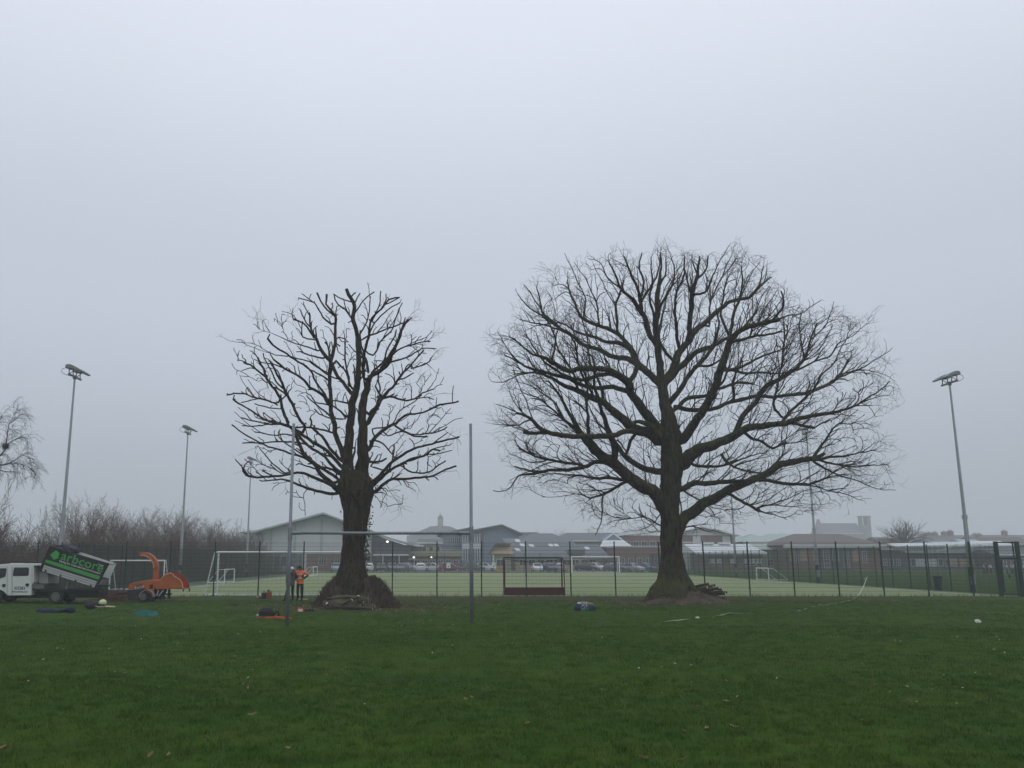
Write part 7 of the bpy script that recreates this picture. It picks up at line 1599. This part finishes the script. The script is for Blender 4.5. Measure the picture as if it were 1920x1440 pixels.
t = thing('fuel_can', 'orange-brown fuel can with black cap standing at the fence foot', 'fuel can', (0,0,0)); c = G(504, 1123); MB().box(c.x - .13, c.x + .13, c.y - .1, c.y + .1, 0, .36).build('body', mat('can_orange', (.21, .06, .022), var=.2), t, bevel=.03); MB().tube([(c.x - .04, c.y, .36), (c.x - .04, c.y, .48)], .045, 8).build('cap', M_BLACKP, t); MB().tube([(c.x-.02,c.y,.36),(c.x+.03,c.y,.44),(c.x+.11,c.y,.36)], .018, 6).build('handle', M_BLACKP, t)
t = thing('fuel_can', 'dark green fuel can close beside the orange one at the fence foot', 'fuel can', (0,0,0)); c = G(495, 1123); MB().box(c.x - .13, c.x + .1, c.y - .08, c.y + .12, 0, .32).build('body', mat('can_green', (.02, .03, .022)), t, bevel=.03); MB().tube([(c.x-.08,c.y,.32),(c.x-.02,c.y,.39),(c.x+.06,c.y,.32)], .016, 6).build('handle', M_BLACKP, t)
t = thing('work_glove', 'small red and white cloth heap at the fence foot beside the fuel cans', 'cloth', (0,0,0)); c = G(485.5, 1123); MB().ball((c.x, c.y, .05), .13, 10, 6, (1, .7, .8), .2, 4, 0).build('cloth', mat('red_cloth', (.17, .05, .035)), t); MB().ball((c.x - .06, c.y - .05, .1), .06, 8, 6, (1, .8, .6), .2, 2).build('cuff', M_TWHITE, t)
t = thing('plank', 'pale timber batten lying at the fence foot by the workers', 'plank', (0,0,0)); a, b_ = G(560, 1124.5), G(577, 1124.5); MB().bar(a + Vector((0,0,.025)), b_ + Vector((0,0,.025)), .09, .05).build('batten', mat('pale_wood', (.46, .43, .33)), t)
t = thing('brush_pile', 'small heap of dark twigs on the grass between goal and fuel cans', 'brush pile', (0,0,0)); n_ = NP(); c = np.array(G(443, 1137)); q = random.Random(9)
for _ in range(90): a = NPR.normal(0, 1, 3); a[2] = abs(a[2]) * .5; a /= np.linalg.norm(a); p_ = c + np.array((q.gauss(0, .16), q.gauss(0, .1), .02)); n_.tube([p_, p_ + a * q.uniform(.1, .42)], [.008, .004], 3)
link('twigs', n_.mesh('twigs', M_BRUSH), t)
# kit heap in the middle of the grass
t = thing('kit_heap', 'navy bag with white and teal ropes and a tan cloth lying on the open grass', 'bag', (0,0,0)); c = G(1097, 1148); c.y += .15
MB().ball((c.x - .18, c.y, .13), .22, 14, 8, (1.0, .8, .8), .1, 5, 0).build('bag', M_NAVYT, t, smooth=True); MB().ball((c.x + .22, c.y, .12), .22, 14, 8, (1.1, .8, .75), .12, 8, 0).build('bag', M_NAVYT, t, smooth=True)
MB().ball((c.x + .18, c.y + .05, .29), .16, 12, 6, (1.2, .8, .5), .12, 4).build('tan_cloth', mat('tan_cloth', (.19, .17, .09), var=.2), t, smooth=True)
q = random.Random(6); pts = [(c.x - .04 + .12 * math.sin(i * .9), c.y - .2 - .02 * math.cos(i), .22 + .17 * math.cos(i * .55)) for i in range(26)]; MB().tube(pts, .017, 6).build('white_rope', mat('rope_white', (.42, .43, .44)), t, smooth=True)
pts = [(c.x - .02 + .16 * math.sin(i * 1.1 + 1), c.y - .24, .12 + .11 * math.cos(i * .8)) for i in range(24)]; MB().tube(pts, .016, 6).build('teal_rope', mat('rope_teal', (.06, .18, .17)), t, smooth=True)
MB().ball((c.x - .2, c.y, .33), .07, 8, 6, (1.2, 1, .8), .2, 1).build('pale_cloth', mat('rope_white', (.42, .43, .44)), t)
# white carrier bag blown on the grass
t = thing('plastic_bag', 'small crumpled white plastic bag alone on the open grass', 'plastic bag', (0,0,0)); c = G(1834, 1168); MB().ball((c.x, c.y, .05), .075, 12, 8, (1.2, 1, .8), .3, 7, .003).build('bag', mat('plastic_white', (.60, .60, .55), rough=.4), t)

# ================================================================== barrier tape
M_TAPE = mat('white_tape', (.52, .54, .48), rough=.5, var=.15, scale=6)
tp = thing('barrier_tape', 'strip of white barrier tape trailing over the grass up to the fence', 'barrier tape', (0,0,0))
rows = [(1243,1167.5),(1262,1167),(1275,1164.5),(1290,1163),(1304,1160.5),(1310,1159.5),(1325,1159.5),(1345,1157),(1365,1152.5),(1393,1151.5),(1420,1150.5),(1450,1149.5),(1475,1149),(1500,1146.5),(1508,1144.5),(1522,1140),(1535,1136.5),(1560,1133.5),(1582,1129),(1600,1124.5)]
g3 = [(p_.x, p_.y, .025) for p_ in (G(*r_) for r_ in rows)]
up_ = [P(1612, 1113, 49.6), P(1619, 1100, 50.3), P(1624, 1087, 50.55), P(1626.5, 1081, 50.62), P(1622.5, 1083, 50.6), P(1621.5, 1087, 50.55)]
ln = smooth_line(g3 + [tuple(p_) for p_ in up_], .18); b = MB(); vs = []; q = random.Random(8); tw = 0
for i, p_ in enumerate(ln):
    tw += q.gauss(0, .35); tw *= .9; d = Vector(ln[min(i+1, len(ln)-1)] - ln[max(i-1, 0)]).normalized(); s_ = d.cross(Vector((0, 0, 1)))
    s_ = s_.normalized() if s_.length > .1 else Vector((1, 0, 0)); n3 = s_.cross(d); w = .015
    o3 = (s_ * math.cos(tw) + n3 * math.sin(tw)) * w; z = max(0, .02 * math.sin(i * .7)) + abs(math.sin(tw)) * w
    vs += [Vector(p_) - o3 + Vector((0, 0, z)), Vector(p_) + o3 + Vector((0, 0, z))]
gap = random.Random(21); fs = []; hid = 0
for i in range(len(ln) - 1):                              # stretches sunk in the grass do not show
    if ln[i][2] < .12 and hid <= 0 and gap.random() < .07: hid = gap.randint(4, 16)
    hid -= 1
    if hid <= 0 or ln[i][2] > .12: fs.append((2*i, 2*i+1, 2*i+3, 2*i+2))
b.add(vs, fs); b.build('tape', M_TAPE, tp)
b = MB(); c = G(1308, 1160); b.ball((c.x, c.y, .04), .05, 8, 5, (1.5, .8, .6), .3, 3, .0).build('knot', M_TAPE, tp)

# ================================================================== fallen leaves and chips
def leaf_mesh(seed, s_):
    q = random.Random(seed); o = [(0,-1),(.18,-.75),(.45,-.62),(.3,-.4),(.62,-.15),(.4,.05),(.6,.42),(.3,.5),(.22,.82),(0,1)]
    pr = o + [(-x, y) for x, y in o[-2:0:-1]]; vs = [(x * s_ * .62, y * s_, .018 + s_ * (.25 * abs(x) + .18 * y * y * q.uniform(.3, 1.6)) + q.uniform(0, .01)) for x, y in pr] + [(0, 0, .014)]
    n = len(pr); me = bpy.data.meshes.new('fallen_leaf'); me.from_pydata(vs, [], [(i, (i+1) % n, n) for i in range(n)]); me.materials.append(M_DEADLEAF if seed % 2 else mat('pale_leaf', (.30, .22, .12), var=.3, scale=9)); return me
lm = [leaf_mesh(k_, .042) for k_ in range(6)]
big = [(463,1296),(592,1332),(301,1341),(234,1271),(386,1392),(280,1425),(318,1427),(988,1364),(542,1412),(11,1413),(1208,1435),(1283,1438),(1326,1378),(1308,1335),(1640,1293),(1620,1361),(1384,1314),(1222,1246),(1364,1324),(1282,1383),(474,1349),(495,1384),(1378,1374),(385,1178),(310,1144),(642,1326)]
q = random.Random(2)
for i, (px, py) in enumerate(big):
    p_ = G(px, py); o = link('fallen_leaf', lm[i % 6]); o.location = (p_.x, p_.y, .035); o.rotation_euler = (q.uniform(-.5, .5), q.uniform(-.5, .5), q.uniform(0, 6.28)); s_ = q.uniform(.9, 1.7); o.scale = (s_,) * 3
    tag(o, 'brown oak leaf lying on the mown grass', 'leaf', 'fallen oak leaves on the grass')
b = MB(); b2 = MB()
for i in range(900):
    if i < 300: p_ = G(q.uniform(0, 1920), 1122 + 200 * q.random() ** 1.7)
    elif i < 700: p_ = Vector((TL.x + q.gauss(0, 3.2), TL.y - 1.6 + q.gauss(0, 1.5), 0))
    else: p_ = Vector((TR.x + .6 + q.gauss(0, 2.6), TR.y - .9 + q.gauss(0, 1.2), 0))
    s_ = q.uniform(.012, .04); a = q.uniform(0, 6.28); z = gz(p_.x, p_.y) + .03; dx, dy = s_ * math.cos(a), s_ * math.sin(a)
    (b if q.random() < .45 else b2).add([(p_.x-dx, p_.y-dy, z), (p_.x+dy*.6, p_.y-dx*.6, z+.01), (p_.x+dx, p_.y+dy, z + q.uniform(0, .03)), (p_.x-dy*.6, p_.y+dx*.6, z)], [(0,1,2,3)])
tag(b.build('wood_chips', mat('wood_chip', (.48, .43, .31), var=.3)), kind='stuff'); tag(b2.build('leaf_litter', M_DEADLEAF), kind='stuff')
# weed tufts along the fence foot
for y in (FY,):
    n_ = NP()
    for i in range(700):
        x = q.uniform(-30, 33); h_ = q.uniform(.04, .22) * (1.8 if q.random() < .06 else 1); p_ = np.array((x, FY - .12 + q.gauss(0, .08), 0)); n_.tube([p_, p_ + (q.gauss(0, .05), q.gauss(0, .03), h_)], [.012, .003], 3)
    tag(link('fence_weeds', n_.mesh('fence_weeds', mat('weed_green', (.04, .055, .02), var=.4))), kind='stuff')
# ================================================================== fog
hz = MB().box(-950, 950, -80, 950, -1.0, 50.0)
hm = bpy.data.materials.new('haze_air'); hm.use_nodes = True; hn = hm.node_tree
for x in list(hn.nodes):
    if x.type == 'BSDF_PRINCIPLED': hn.nodes.remove(x)
pv = hn.nodes.new('ShaderNodeVolumePrincipled'); pv.inputs['Density'].default_value = 0.00125
pv.inputs['Color'].default_value = (0.93, 0.95, 0.985, 1); pv.inputs['Anisotropy'].default_value = 0.0
ho = [x for x in hn.nodes if x.type == 'OUTPUT_MATERIAL'][0]; hn.links.new(pv.outputs[0], ho.inputs['Volume'])
tag(hz.build('haze', hm), kind='stuff')
